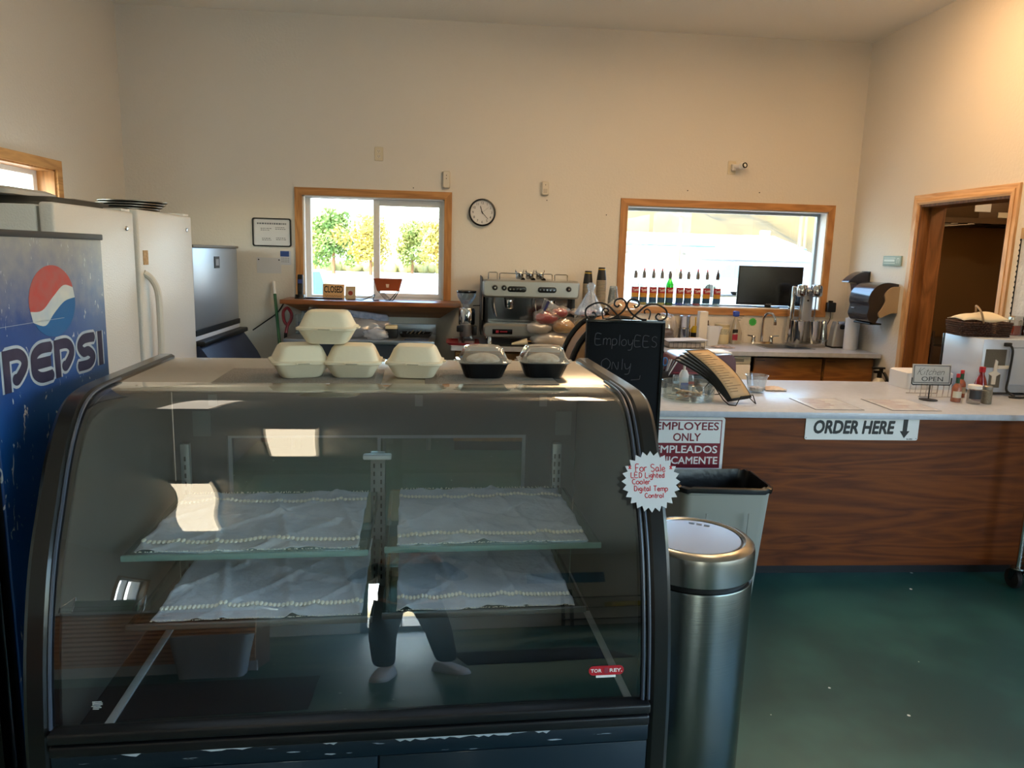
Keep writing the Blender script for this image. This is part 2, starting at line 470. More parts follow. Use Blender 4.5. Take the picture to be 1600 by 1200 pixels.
def casing(mb, m, u0, u1, z0, z1, wd, th, bottom=True):
    """Mitred flat frame around a hole, in a local XY plane, standing th proud of it."""
    o = [(u0-wd, z0-wd if bottom else z0), (u0-wd, z1+wd), (u1+wd, z1+wd), (u1+wd, z0-wd if bottom else z0)]
    i = [(u0, z0), (u0, z1), (u1, z1), (u1, z0)]
    for k in range(4 if bottom else 3):
        j = (k+1) % 4
        quad = [o[k], o[j], i[j], i[k]]
        mb.loft([[Vector((a, b, -0.001)) for a, b in quad], [Vector((a, b, th*0.75)) for a, b in quad],
                 [Vector(((a-(u0+u1)/2)*0.998+(u0+u1)/2, (b-(z0+z1)/2)*0.998+(z0+z1)/2, th)) for a, b in quad]], m=m)

def two_grain(o, m, z0, z1):
    o.data.materials.append(m)
    for p in o.data.polygons:
        z = p.center.z+o.location.z
        if z > z1+.012 or z < z0-.012: p.material_index = 1
    return o
# window_1: white sliding window with a serving shelf
m_b = on_back(0, YB, 0)
mb = MB(); casing(mb, m_b, W1[0], W1[1], W1[2], W1[3], 0.064, 0.018, bottom=False)
struct(two_grain(mb.build('trim_1', oakz), oak, W1[2], W1[3]))
win = struct(thing('window_1', '', '')); del win['label']; del win['category']
mb = MB()
y0, y1 = YB+0.001, YB+T
for a, b in ((W1[0], W1[0]+0.014), (W1[1]-0.014, W1[1])): mb.box(a, b, y0, YB+0.075, W1[2], W1[3])
mb.box(W1[0], W1[1], y0, YB+0.075, W1[3]-0.012, W1[3])
mb.build('jamb', jambw, win)
mb = MB(); fy0, fy1 = YB+0.075, YB+0.14
mb.box(W1[0], W1[0]+0.055, fy0, fy1, W1[2], W1[3]); mb.box(W1[1]-0.04, W1[1], fy0, fy1, W1[2], W1[3])
mb.box(W1[0]+0.055, W1[1]-0.04, fy0, fy1, W1[3]-0.018, W1[3]); mb.box(W1[0]+0.055, W1[1]-0.04, fy0, fy1, W1[2], W1[2]+0.02)
mb.build('window_frame', vinyl, win)
mb = MB(); sx0, sx1 = -0.74, -0.147
mb.box(sx0, sx0+0.055, fy0-0.012, fy1-0.03, W1[2]+0.02, W1[3]-0.018, 0.004); mb.box(sx1-0.012, sx1, fy0-0.012, fy1-0.03, W1[2]+0.02, W1[3]-0.018)
mb.box(sx0+0.055, sx1-0.012, fy0-0.012, fy1-0.03, W1[3]-0.068, W1[3]-0.018); mb.box(sx0+0.055, sx1-0.012, fy0-0.012, fy1-0.03, W1[2]+0.02, W1[2]+0.05)
mb.build('sliding_sash', vinyl, win)
MB().box(W1[0]+0.056, sx0, YB+0.115, YB+0.121, W1[2]+0.021, W1[3]-0.019).build('pane', pane, win)
MB().box(sx0+0.056, sx1-0.013, YB+0.085, YB+0.091, W1[2]+0.051, W1[3]-0.069).build('pane', pane, win)

# window_2: wide fixed pane in a deep white reveal
mb = MB(); casing(mb, m_b, W2[0], W2[1], W2[2], W2[3], 0.062, 0.018)
struct(two_grain(mb.build('trim_2', oakz), oak, W2[2], W2[3]))
win = struct(thing('window_2', '', '')); del win['label']; del win['category']
mb = MB(); jy = YB+0.15
mb.box(W2[0]-0.0, W2[0]+0.01, y0, jy, W2[2]+0.01, W2[3]-0.01); mb.box(W2[1]-0.01, W2[1], y0, jy, W2[2]+0.01, W2[3]-0.01)
mb.box(W2[0], W2[1], y0, jy, W2[3]-0.01, W2[3]); mb.box(W2[0], W2[1], y0, jy, W2[2], W2[2]+0.01)
mb.build('jamb', jambw, win)
mb = MB()
for a, b, c, d in ((W2[0]+.01, W2[0]+.03, W2[2]+.01, W2[3]-.01), (W2[1]-.035, W2[1]-.01, W2[2]+.01, W2[3]-.01), (W2[0]+.03, W2[1]-.035, W2[3]-.035, W2[3]-.01), (W2[0]+.03, W2[1]-.035, W2[2]+.01, W2[2]+.025)):
    mb.box(a, b, jy-0.02, jy+0.025, c, d)
mb.build('window_frame', alu, win)
MB().box(W2[0]+.031, W2[1]-.036, jy, jy+.006, W2[2]+.026, W2[3]-.036).build('pane', pane, win)

# window_3 in the left wall
mb = MB(); casing(mb, facing_right(XL, 0, 0), W3[0], W3[1], W3[2], W3[3], 0.066, 0.018)
struct(mb.build('trim_3', oaky))
win = struct(thing('window_3', '', '')); del win['label']; del win['category']
mb = MB()
mb.box(XL-.12, XL-.001, W3[0], W3[0]+.015, W3[2], W3[3]); mb.box(XL-.12, XL-.001, W3[1]-.015, W3[1], W3[2], W3[3])
mb.box(XL-.12, XL-.001, W3[0], W3[1], W3[3]-.012, W3[3]); mb.box(XL-.12, XL-.001, W3[0], W3[1], W3[2], W3[2]+.012)
mb.build('jamb', oakz, win)
mb = MB(); ym = (W3[0]+W3[1])/2
for a, b in ((W3[0]+.015, W3[0]+.065), (ym-.025, ym+.025), (W3[1]-.065, W3[1]-.015)): mb.box(XL-.165, XL-.12, a, b, W3[2], W3[3])
for a, b in ((W3[2], W3[2]+.05), (W3[3]-.045, W3[3])): mb.box(XL-.164, XL-.121, W3[0]+.065, W3[1]-.065, a, b)
mb.build('window_frame', vinyl, win)
MB().box(XL-.145, XL-.139, W3[0]+.066, W3[1]-.066, W3[2]+.051, W3[3]-.046).build('pane', pane, win)

# window_4, window_5 and door_2 light the room from behind the photographer
for nm, axis, W in (('window_4', 'x', W4), ('window_5', 'l', W5)):
    win = struct(thing(nm, '', '')); del win['label']; del win['category']
    mb = MB()
    for a, b, c, d in ((W[0], W[0]+.06, W[2], W[3]), (W[1]-.06, W[1], W[2], W[3]), (W[0], W[1], W[2], W[2]+.06), (W[0], W[1], W[3]-.06, W[3]), ((W[0]+W[1])/2-.03, (W[0]+W[1])/2+.03, W[2], W[3])):
        if axis == 'x': mb.box(XR+.06, XR+.12, a, b, c, d)
        else: mb.box(XL-.12, XL-.06, a, b, c, d)
    mb.build('window_frame', vinyl, win)
    if axis == 'x': MB().box(XR+.088, XR+.094, W[0]+.06, W[1]-.06, W[2]+.06, W[3]-.06).build('pane', pane, win)
    else: MB().box(XL-.094, XL-.088, W[0]+.06, W[1]-.06, W[2]+.06, W[3]-.06).build('pane', pane, win)
mb = MB(); casing(mb, facing_right(XL, 0, 0), W5[0], W5[1], W5[2], W5[3], 0.07, 0.018)
struct(mb.build('trim_5', oakz))
win = struct(thing('door_2', '', '')); del win['label']; del win['category']
mb = MB(); xm = (D2[0]+D2[1])/2
for a, b, c, d in ((D2[0], D2[0]+.09, 0, D2[3]), (D2[1]-.09, D2[1], 0, D2[3]), (xm-.01, xm+.01, 0, D2[3]), (D2[0], D2[1], 0, .22), (D2[0], D2[1], D2[3]-.1, D2[3])):
    mb.box(a, b, YF-.12, YF-.07, c, d)
mb.build('door_frame', alu, win)
MB().box(D2[0]+.09, D2[1]-.09, YF-.098, YF-.092, .22, D2[3]-.1).build('pane', pane, win)

# doorway to the kitchen
mb = MB(); casing(mb, on_right(XR, 0, 0), -DR[1], -DR[0], DR[2], DR[3], 0.075, 0.018, bottom=False)
casing(mb, on_right(XR-.018, 0, 0), -DR[1]-.012, -DR[0]+.012, DR[2], DR[3]+.012, 0.03, 0.006, bottom=False)
struct(two_grain(mb.build('trim_4', wood('oak_casing', '#b98a58', '#d8b083', 'Z', 1.0)), wood('oak_casing_top', '#b98a58', '#d8b083', 'Y', 1.0), 0, DR[3]))
mb = MB(); fir = wood('fir_jamb', '#5e3a1c', '#835530', 'Z', 1.0)
mb.box(XR-.005, XR+T+.02, DR[1]-.02, DR[1], 0, DR[3]); mb.box(XR-.005, XR+T+.02, DR[0], DR[0]+.02, 0, DR[3]); mb.box(XR-.005, XR+T+.02, DR[0]+.02, DR[1]-.02, DR[3]-.02, DR[3])
mb.box(XR+.07, XR+.1, DR[1]-.035, DR[1]-.02, 0, DR[3]-.02); mb.box(XR+.07, XR+.1, DR[0]+.02, DR[0]+.035, 0, DR[3]-.02)
struct(mb.build('door_1', fir))
# kitchen shell
kw = mat('kitchen_wall', '#b89a63', rough=0.8)
kx0, kx1, ky0, ky1 = XR+T+.0, 6.6, 3.9, 7.75
mb = MB(); mb.box(kx1, kx1+.1, ky0, ky1+.1, 0, 2.9); mb.box(kx0, kx1, ky1, ky1+.1, 0, 2.9); mb.box(kx0, kx1, ky0-.1, ky0, 0, 2.9); mb.box(kx0, kx0+.04, YB+T, ky1, 0, 2.9)
struct(mb.build('wall_kitchen', kw))
struct(MB().box(kx0, kx1, ky0, ky1, -.1, 0).build('floor_kitchen', mat('kitchen_floor', '#5a3b2c', rough=.5, var='#472d22')))
struct(MB().box(kx0, kx1+.1, ky0-.1, ky1+.1, 2.9, 3.0).build('ceiling_kitchen', kw))
def baseboard(n, *a):
    struct(MB().box(*a, 0.0, 0.09, 0.004).build(n, wood('oak_base', '#7d5229', '#9c6c3d', 'X')))
baseboard('baseboard_back', XL, -1.98, YB-.014, YB)
baseboard('baseboard_right', XR-.014, XR, 2.0, 3.55)
# unseen roof slab added over the shop front to block the sun
struct(MB().box(XL-.4, XR+.4, YF-3.2, YF-T-.002, 2.75, 2.9).build('sun_block_roof', mat('sun_block_board', '#8a7660', rough=.8)))

# ------------------------------------------------------------------ ceiling lights (the room's own lamps)
lampf = mat('lamp_frame', '#d8d6d0', rough=.4)
LIGHTS = [(-.77, .52, '#ffedcc', 3.0, 'above the display case front'), (-1.62, -1.8, '#ffedcc', 3.0, 'above the striped counter'),
          (2.75, 4.6, '#ffc88a', 14.5, 'above the far end of the order counter'), (-1.45, 3.2, '#fff0da', 1.3, 'between the fridges and the display case'),
          (1.75, 3.5, '#ffdcae', 7.5, 'above the waste bin and counter front'), (1.0, 4.75, '#ffdcae', 10.5, 'above the espresso machine side of the room')]
for i, (x, y, lc, ls, s) in enumerate(LIGHTS):
    t = thing('ceiling_light', 'long fluorescent ceiling fixture '+s, 'ceiling light', (x, y, ZC-.09), 'fluorescent ceiling fixtures')
    hl = .36 if i == 1 else .62
    mb = MB(); mb.box(x-.16, x+.16, y-hl, y+hl, ZC-.03, ZC-.001)
    mb.box(x-.15, x+.15, y-hl, y-hl+.02, ZC-.10, ZC-.03); mb.box(x-.15, x+.15, y+hl-.02, y+hl, ZC-.10, ZC-.03)
    mb.build('housing', lampf, t)
    mb = MB(); mb.box(x-.139, x+.139, y-hl+.021, y+hl-.021, ZC-.092, ZC-.031, .02)
    mb.build('diffuser', mat('lamp_diffuser_%d' % i, '#fff4dc', rough=.5, emit=lc, estr=ls), t)
# ------------------------------------------------------------------ outside the windows
struct(MB().box(-160, 160, -60, 9, -0.3, -0.151).build('ground', mat('forecourt', '#8d8a82', rough=.9, var='#a09a8e', vscale=.6)))
struct(MB().box(-160, 160, 9, 330, -0.3, -0.16).build('ground_1', mat('gravel_lot', '#c9c2b2', rough=.95, var='#b3aa96', vscale=.15)))
struct(MB().box(-60, 60, 40, 47, -0.16, -0.14).build('road', mat('asphalt', '#8a8a90', rough=.9)))
hill_m = mat('dry_hill', '#6e5a38', rough=1.0, var='#3e3822', vscale=.09, detail=10)
mb = MB()
def hill(u, v):
    x = 14+300*u; y = 130+190*v
    base = 34*(1-abs(2*v-1)**2.0)*min(1, .15+5*u)*(0.85+0.15*math.sin(1.2+9*u))
    return Vector((x, y, -.3+max(0, base+ (9*math.sin(x*.05+1)+4*math.sin(x*.13+y*.05)+2.0*math.sin(x*.31)) * (v*(1-v)*4)**.7)))
mb.grid(70, 16, hill); struct(mb.build('hillside', hill_m, angle=3))
bark = mat('bark', '#7a5a40', rough=.95)
def tree(x, y, h, wd, c1, c2, label, seed):
    rnd = random.Random(seed)
    t = thing('tree', label, 'tree', (x, y, -.16), 'trees across the road')
    mb = MB(); mb.tube([(x, y, -.16), (x+.05, y, h*.35), (x, y, h*.6)], [h*.03, h*.022, h*.01], 7)
    for k in range(5):
        a = rnd.random()*6.28; mb.tube([(x, y, h*.3+.04*k*h), (x+math.cos(a)*wd*.3, y+math.sin(a)*wd*.3, h*.5+.05*k*h)], [h*.012, h*.004], 5)
    mb.build('trunk', bark, t)
    mb = MB(); cl = [(rnd.gauss(0, wd*.2), rnd.gauss(0, wd*.2), h*(.22+.70*rnd.random())) for _ in range(24)]
    for cx, cy, cz in cl:
        rr = wd*.26*(1.15-.75*abs(cz/h-.55))
        for _ in range(90):
            v = Vector((rnd.gauss(0, 1), rnd.gauss(0, 1), rnd.gauss(0, 1))).normalized()*rr*(.55+.45*rnd.random())
            p = Vector((x+cx, y+cy, cz-.16))+v
            u = Vector((rnd.gauss(0, 1), rnd.gauss(0, 1), rnd.gauss(0, 1))).normalized(); q = u.orthogonal().normalized(); s = h*.036
            mb.face([p-u*s, p+q*s*.6, p+u*s, p-q*s*.6])
    mb.build('foliage', mat('leaves_'+c1[1:], c1, rough=.8, var=c2, vscale=.7), t, fix=False)
TR = [(-12.6, 66, 4.6, 3.0, '#948e45', '#b09c4a', 'yellow green tree at the far edge of the left window view'), (-9.9, 62, 5.0, 3.2, '#577c41', '#808e48', 'dark green tree, tallest in the sliding window view'),
      (-6.7, 60, 4.4, 3.2, '#9c9244', '#b6994a', 'pale yellow tree beside the dark green tree'), (-3.9, 68, 4.5, 2.6, '#728948', '#9c974e', 'green tree seen just past the window divider'),
      (-1.2, 61, 4.7, 3.1, '#ae9348', '#909045', 'round golden tree in the right sash'), (2.3, 59, 4.2, 2.9, '#b79239', '#a28e3d', 'orange gold tree with two crowns in the right sash'), (-15, 75, 5.6, 4.4, '#6f7d45', '#8e8e4a', 'broad green tree behind the yellow green one'),
      (-24, 13, 6, 4.4, '#a8cd74', '#d4e282', 'green tree outside the side window')]
for i, a in enumerate(TR): tree(*a, i)
hg = mat('hedge', '#8a8a58', rough=.9, var='#a8a070', vscale=2)
mb = MB()
rnd = random.Random(3)
for k in range(40): mb.ell((-16+k*.55+rnd.random()*.3, 70+rnd.random(), .25), (.5, .4, .45+.2*rnd.random()), 8)
tag(mb.build('hedge', hg), 'low dry hedge running behind the row of trees', 'hedge')
# parked van and car outside the sliding window
def vehicle(name, label, cat, x, y, l, h, wd, col, rz):
    t = thing(name, label, cat, (0, 0, 0)); body = mat('car_paint_'+col[1:], col, rough=.3, coat=.5)
    mb = MB(); hb = h*.52
    prof = [(-l/2, .35), (-l/2, hb), (-l*.32, hb+.08), (-l*.16, h), (l*.45, h), (l/2, hb), (l/2, .35)] if name == 'van' else [(-l/2, .3), (-l/2, hb), (-l*.22, hb+.08), (-l*.1, h), (l*.22, h), (l*.36, hb), (l/2, hb-.03), (l/2, .3)]
    mb.prism(prof, 'y', -wd/2, wd/2); mb.build('body', body, t)
    gl = mat('car_glass', '#5d7d92', rough=.1)
    for s in (-1, 1): MB().prism([(-l*.24, hb+.06), (-l*.14, h-.12), (l*.2, h-.12), (l*.24, hb+.06)], 'y', s*wd/2-.01, s*wd/2+.01).build('side_window', gl, t)
    for sx in (-.32, .32):
        for s in (-1, 1):
            mb = MB(); mb.lathe([(.18, 0), (.33, .02), (.33, .2), (.18, .22)], (0, 0, 0), 18, Matrix.Translation((sx*l, s*wd/2 - .11, .33)) @ Matrix.Rotation(-PI/2, 4, 'X'))
            mb.build('wheel', mat('tyre', '#222222', rough=.8), t)
    t.location = (x, y, -.16); t.rotation_euler = (0, 0, rz)
vehicle('van', 'blue van parked close outside the sliding window', 'van', -4.35, 13.5, 4.4, 1.46, 1.8, '#46657e', .12)
vehicle('car', 'pale blue car parked near the right sash of the window', 'car', -.1, 11.5, 3.9, 1.12, 1.7, '#54646e', .1)
vehicle('pickup_truck', 'small white truck parked by the pale hip roofed building', 'truck', 14.2, 39.0, 5.0, 1.8, 2.0, '#d8d8d6', .3)
# sheds and poles outside the wide window
wm = mat('white_metal_siding', '#e4e4e0', rough=.6); rm = mat('white_metal_roof', '#ececea', rough=.5)
t = thing('warehouse', 'long low white metal warehouse with a shallow roof', 'building', (22, 62, -.16))
mb = MB(); mb.box(12.0, 27.0, 58, 70, -.16, 2.8); mb.build('wall', wm, t)
mb = MB(); mb.prism([(57.6, 2.85), (64, 3.95), (70.4, 2.85), (70.4, 2.75), (57.6, 2.75)], 'x', 11.6, 27.4); mb.build('roof', rm, t)
for k in range(4):
    MB().box(12.6+k*4.6, 12.66+k*4.6, 57.9, 58.0, .0, 2.7).build('downpipe', mat('pipe_teal', '#2f6a70', rough=.6), t)
mb = MB(); mb.box(11.6, 27.4, 57.52, 57.6, 2.72, 2.84); mb.build('gutter', mat('pipe_teal', '#7fb0b4'), t)
for k in range(3): MB().box(13.0+k*4.6, 13.3+k*4.6, 57.9, 58.0, 2.1, 2.3).build('wall_light', mat('dark_fitting', '#444444'), t)
t = thing('pump_house', 'small pale building with a hip roof near the poles', 'building', (19, 46, -.16))
mb = MB(); mb.box(15.6, 21.3, 43, 48, -.16, 1.8); mb.build('wall', mat('pale_siding', '#8d919c', rough=.7), t)
mb = MB(); mb.loft([[Vector(p) for p in ((15.2, 42.6, 1.8), (21.8, 42.6, 1.8), (21.8, 48.4, 1.8), (15.2, 48.4, 1.8))], [Vector(p) for p in ((17.6, 45.2, 3.3), (19.4, 45.2, 3.3), (19.4, 45.8, 3.3), (17.6, 45.8, 3.3))]]); mb.build('roof', rm, t)
MB().box(16.2, 17.1, 42.94, 43.0, -.1, 1.7).build('door', mat('grey_door', '#9aa4ae'), t)
MB().box(18.6, 19.1, 45.1, 45.5, 2.9, 3.6).build('chimney', mat('chimney_white', '#e0e0e0'), t)
pole_m = wood('pole_wood', '#8a6238', '#b08350', 'Z', .3)
for x, y, h, s, arm in ((16.6, 55.5, 6.0, 'wooden utility pole in front of the long warehouse', 0), (29.3, 62, 8.5, 'utility pole with a crossarm beside the thick pole', 1), (24.2, 52, 8.8, 'thick wooden pole at the window edge', 0)):
    t = thing('utility_pole', s, 'pole', (x, y, -.16), 'utility poles outside the wide window')
    MB().rod((x, y, -.16), (x, y, h), .16 if not arm else .13, .1, 8).build('shaft', pole_m, t)
    MB().box(x-.6, x+.6, y-.18, y-.06, h-1.1, h-.95).build('crossarm', pole_m, t)
    if arm: MB().cyl((x-.25, y-.2, h-2.6), .16, .7).build('transformer', mat('transformer', '#8a8a8a'), t)
for x, y in ((19.2, 40.0), (21.4, 40.5)):
    mb = MB(); rnd = random.Random(int(x*10))
    for k in range(16): mb.ell((x+rnd.gauss(0, .35), y+rnd.gauss(0, .3), .15+.3*rnd.random()), (.25, .25, .22), 7)
    tag(mb.build('bush', mat('red_bush' if x < 20 else 'gold_bush', '#b0604a' if x < 20 else '#c2a050', rough=.9)), ('reddish' if x < 20 else 'golden')+' bush growing by the pale building', 'bush')
t = thing('pallet', 'weathered wooden pallet leaning outside the sliding window', 'pallet', (-1.22, 9.7, -.16))
for k in range(6):
    MB().box(-.3, .3, -.02, .0, .1+k*.2, .22+k*.2, m=X((-1.22, 9.7, -.16), .3, -.25)).build('slat', wood('pallet_wood', '#6b5030', '#86683f', 'X'), t)
for s in (-.26, .26): MB().box(s-.03, s+.03, 0, .06, .05, 1.3, m=X((-1.22, 9.7, -.16), .3, -.25)).build('stringer', MATS['pallet_wood'], t)
# ------------------------------------------------------------------ drinks cooler with the blue side
def ribbon(mb, pts, wd, z0, z1, m, cap=True):
    """Flat stroke of constant width along 2-D points with round joints; every piece sits a hair higher than the last."""
    P = [Vector((p[0], p[1])) for p in pts]; z = z1 + 2e-6*len(mb.bm.faces)
    for i in range(len(P)-1):
        d = P[i+1]-P[i]
        if d.length < 1e-6: continue
        q = Vector((-d.y, d.x)).normalized()*wd/2
        mb.face([(*(P[i]+q), z), (*(P[i]-q), z), (*(P[i+1]-q), z), (*(P[i+1]+q), z)], m); z += 2e-6
        if 0 < i:
            mb.face([(P[i].x+wd/2*math.cos(PI*k/7), P[i].y+wd/2*math.sin(PI*k/7), z) for k in range(14)], m); z += 2e-6

def pepsi_panel():
    m = bpy.data.materials.new('blue_cooler_panel'); m.use_nodes = True
    n, l = m.node_tree.nodes, m.node_tree.links
    p = n['Principled BSDF']; p.inputs['Roughness'].default_value = 0.42
    tc = n.new('ShaderNodeTexCoord')
    a = n.new('ShaderNodeTexNoise'); a.inputs['Scale'].default_value = 3.0; a.inputs['Detail'].default_value = 6
    l.new(tc.outputs['Object'], a.inputs['Vector'])
    r = n.new('ShaderNodeValToRGB'); r.color_ramp.elements[0].position = .35; r.color_ramp.elements[1].position = .7
    r.color_ramp.elements[0].color = lin('#0a3a78'); r.color_ramp.elements[1].color = lin('#134f95')
    l.new(a.outputs['Fac'], r.inputs[0])
    # ceiling glare painted into the upper panel, mixed with dusty wear, ragged edge
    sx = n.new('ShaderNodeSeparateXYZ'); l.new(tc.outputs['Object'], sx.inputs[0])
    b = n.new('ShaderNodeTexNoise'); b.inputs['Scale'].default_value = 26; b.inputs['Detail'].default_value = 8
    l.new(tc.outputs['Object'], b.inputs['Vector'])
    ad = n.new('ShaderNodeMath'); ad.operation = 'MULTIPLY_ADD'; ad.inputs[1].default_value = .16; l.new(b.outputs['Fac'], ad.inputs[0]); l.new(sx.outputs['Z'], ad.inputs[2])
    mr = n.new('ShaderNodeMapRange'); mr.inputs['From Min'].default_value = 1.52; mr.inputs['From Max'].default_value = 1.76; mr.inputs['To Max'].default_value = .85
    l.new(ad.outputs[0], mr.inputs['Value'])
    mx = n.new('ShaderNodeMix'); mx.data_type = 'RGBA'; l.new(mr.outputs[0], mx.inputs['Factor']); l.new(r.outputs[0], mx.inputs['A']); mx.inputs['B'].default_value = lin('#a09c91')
    # white scuffs
    mp = n.new('ShaderNodeMapping'); mp.inputs['Scale'].default_value = (1, 2.2, .8); mp.inputs['Rotation'].default_value = (.5, 0, 0); l.new(tc.outputs['Object'], mp.inputs[0])
    c = n.new('ShaderNodeTexNoise'); c.inputs['Scale'].default_value = 21; c.inputs['Detail'].default_value = 5; c.inputs['Distortion'].default_value = 1.6
    l.new(mp.outputs[0], c.inputs['Vector'])
    g = n.new('ShaderNodeMapRange'); g.inputs['From Min'].default_value = .665; g.inputs['From Max'].default_value = .70; l.new(c.outputs['Fac'], g.inputs['Value'])
    m2 = n.new('ShaderNodeMix'); m2.data_type = 'RGBA'; l.new(g.outputs[0], m2.inputs['Factor']); l.new(mx.outputs['Result'], m2.inputs['A']); m2.inputs['B'].default_value = lin('#b9bec6')
    l.new(m2.outputs['Result'], p.inputs['Base Color'])
    bp = n.new('ShaderNodeBump'); bp.inputs['Strength'].default_value = .12; bp.inputs['Distance'].default_value = .004; l.new(b.outputs['Fac'], bp.inputs['Height']); l.new(bp.outputs[0], p.inputs['Normal'])
    return m
black = mat('black_plastic', '#0b0b0c', rough=.45)
blackg = mat('black_gloss', '#08080a', rough=.2)
white_app = mat('white_enamel', '#dcd9d3', rough=.3, bump=.25, bscale=110)
t = thing('drinks_cooler', 'tall drinks cooler with scuffed blue side panel reading PEPSI', 'cooler', (-1.5, 2.2, 0))
px = -1.13
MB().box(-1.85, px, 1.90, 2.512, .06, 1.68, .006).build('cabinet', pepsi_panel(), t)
MB().box(-1.86, px+.004, 1.89, 2.515, 1.672, 1.69, .003).build('top_cap', mat('cooler_cap', '#3a3a3c', rough=.5), t)
MB().box(-1.84, px-.01, 1.93, 2.49, 0.0, .06).build('kick_plate', black, t)
mb = MB(); mb.box(-1.85, px-.005, 1.86, 1.899, .1, 1.67, .005); mb.build('door_gasket', black, t)
mb = MB(); mb.box(-1.85, px, 1.80, 1.859, .1, 1.67, .012); mb.build('door', blackg, t)
mp = facing_right(px, 0, 0)
def P2(pts): return pts
navy = mat('print_navy', '#23233f', rough=.45, var='#33334f', vscale=20); halo = mat('print_halo', '#b7bdc4', rough=.5, var='#93a7bd', vscale=14)
zb, zt = 1.279, 1.388; sw = .030
def letter(ch, y0, y1):
    h = zt-zb; W = y1-y0; a = sw/2
    if ch == 'P':
        bowl = spl([(y0+a, zt-a), (y1-.045, zt-a), (y1-a-.004, zt-.030), (y1-a-.004, zt-.052), (y1-.05, zb+.030), (y0+.05, zb+.030)], 5)
        return [[(y0+a, zb), (y0+a, zt)], bowl]
    if ch == 'E':
        return [spl([(y1, zt-a), (y0+.05, zt-a), (y0+a+.004, zt-.03), (y0+a, (zt+zb)/2), (y0+a+.004, zb+.03), (y0+.05, zb+a), (y1, zb+a)], 5), [(y0+a, (zt+zb)/2), (y1-.006, (zt+zb)/2)]]
    if ch == 'S':
        return [spl([(y1-.004, zt-a), (y0+.045, zt-a), (y0+a+.003, zt-.034), (y0+.04, (zt+zb)/2), (y1-.045, (zt+zb)/2), (y1-a-.003, zb+.034), (y1-.045, zb+a), (y0+.004, zb+a)], 5)]
    return [[(y0+a, zb), (y0+a, zt)]]
LET = [('P', 1.936, 2.048), ('E', 2.060, 2.166), ('P', 2.180, 2.292), ('S', 2.306, 2.422), ('I', 2.440, 2.470)]
mb = MB()
for ch, a, b in LET:
    for s in letter(ch, a, b): ribbon(mb, s, sw+.016, 0.0004, 0.0005, mp)
mb.build('lettering_halo', halo, t, fix=False)
mb = MB()
for ch, a, b in LET:
    for s in letter(ch, a, b): ribbon(mb, s, sw, 0.0008, 0.0013, mp)
mb.build('lettering', navy, t, fix=False)
# round emblem: red top, white wave, blue foot
cy, cz, r = 2.197, 1.498, .122; rz_ = .10
wave = [(cy + r*math.cos(a), cz) for a in (PI, 0)]
up = [(cy-.118, cz-.022), (cy-.06, cz-.022), (cy, cz+.012), (cy+.06, cz+.042), (cy+.112, cz+.034)]
lo = [(cy-.108, cz-.052), (cy-.05, cz-.065), (cy, cz-.034), (cy+.06, cz-.004), (cy+.120, cz+.004)]
def arc(a0, a1): return [(cy+r*math.cos(a0+(a1-a0)*k/24), cz+rz_*math.sin(a0+(a1-a0)*k/24)) for k in range(25)]
U, Lw = [tuple(v) for v in spl(up, 5)], [tuple(v) for v in spl(lo, 5)]
def plate(poly, name, mt, z): MB().prism(poly, 'z', z, z+.0004, mp).build(name, mt, t)
plate(U + arc(.36, PI-.22+.44)[1:-1], 'emblem_red', mat('print_red', '#b8443f', rough=.45, var='#a85a58', vscale=30), .0004)
plate(U + list(reversed(Lw)), 'emblem_white', mat('print_white', '#c9c9c2', rough=.45, var='#aebac2', vscale=20), .0005)
plate(list(reversed(Lw)) + arc(PI+.55, 2*PI+.02)[1:-1], 'emblem_blue', mat('print_blue', '#1f5f96', rough=.45), .0004)
MB().box(1.93, 2.25, 1.4465, 1.4475, 0.0004, .0009, m=mp).build('scratch', mat('scratch_white', '#a9b3bd', rough=.6), t)

# ------------------------------------------------------------------ two white upright fridges facing the order counter
fx = -1.85
steelb = mat('chrome_badge', '#b9b9b9', rough=.25, metal=1)
def fridge(y0, y1, ztop, label, seam):
    t = thing('refrigerator', label, 'fridge', (-2.25, (y0+y1)/2, 0), 'white upright fridges')
    MB().box(-2.64, fx-.085, y0+.005, y1-.005, .03, ztop-.012, .008).build('cabinet', white_app, t)
    MB().box(fx-.084, fx-.070, y0+.015, y1-.015, .08, ztop-.02).build('door_seal', mat('seal_grey', '#8b8880', rough=.6), t)
    d = MB().box(fx-.07, fx, y0, y1, .10, ztop, .014, 3).build('door', white_app, t)
    MB().box(-2.62, fx-.08, y0+.02, y1-.02, 0, .07).build('plinth', black, t)
    mb = MB(); mb.ell((fx+.002, y1-.10, ztop-.095), (.004, .022, .014), 14); mb.build('badge', steelb, t)
    MB().box(fx-.11, fx-.01, y1-.13, y1-.02, ztop, ztop+.014, .004).build('hinge_cover', white_app, t)
    if seam:
        hy = y0+.075
        pts = spl([(fx-.005, hy-.02, 1.50), (fx+.03, hy+.01, 1.46), (fx+.058, hy+.02, 1.38), (fx+.062, hy+.02, 1.20), (fx+.058, hy+.02, 1.0), (fx+.03, hy+.01, .90), (fx-.005, hy-.02, .86)], 6)
        mb = MB(); mb.tube(pts, [.020]*len(pts), 10); mb.build('handle', mat('handle_cream', '#d5d0c6', rough=.4), d)
        MB().box(fx+.0005, fx+.003, y0+.05, y0+.12, 1.545, 1.63).build('sticker', mat('tan_sticker', '#c9a878', rough=.7, var='#b08a58', vscale=60), d)
    else:
        hy = y1-.05
        pts = spl([(fx-.005, hy, 1.40), (fx+.02, hy, 1.36), (fx+.022, hy, 1.2), (fx+.02, hy, .96), (fx-.005, hy, .92)], 6)
    return t
fridge(3.662, 4.525, 1.845, 'white fridge nearer the blue cooler with trays on its top', False)
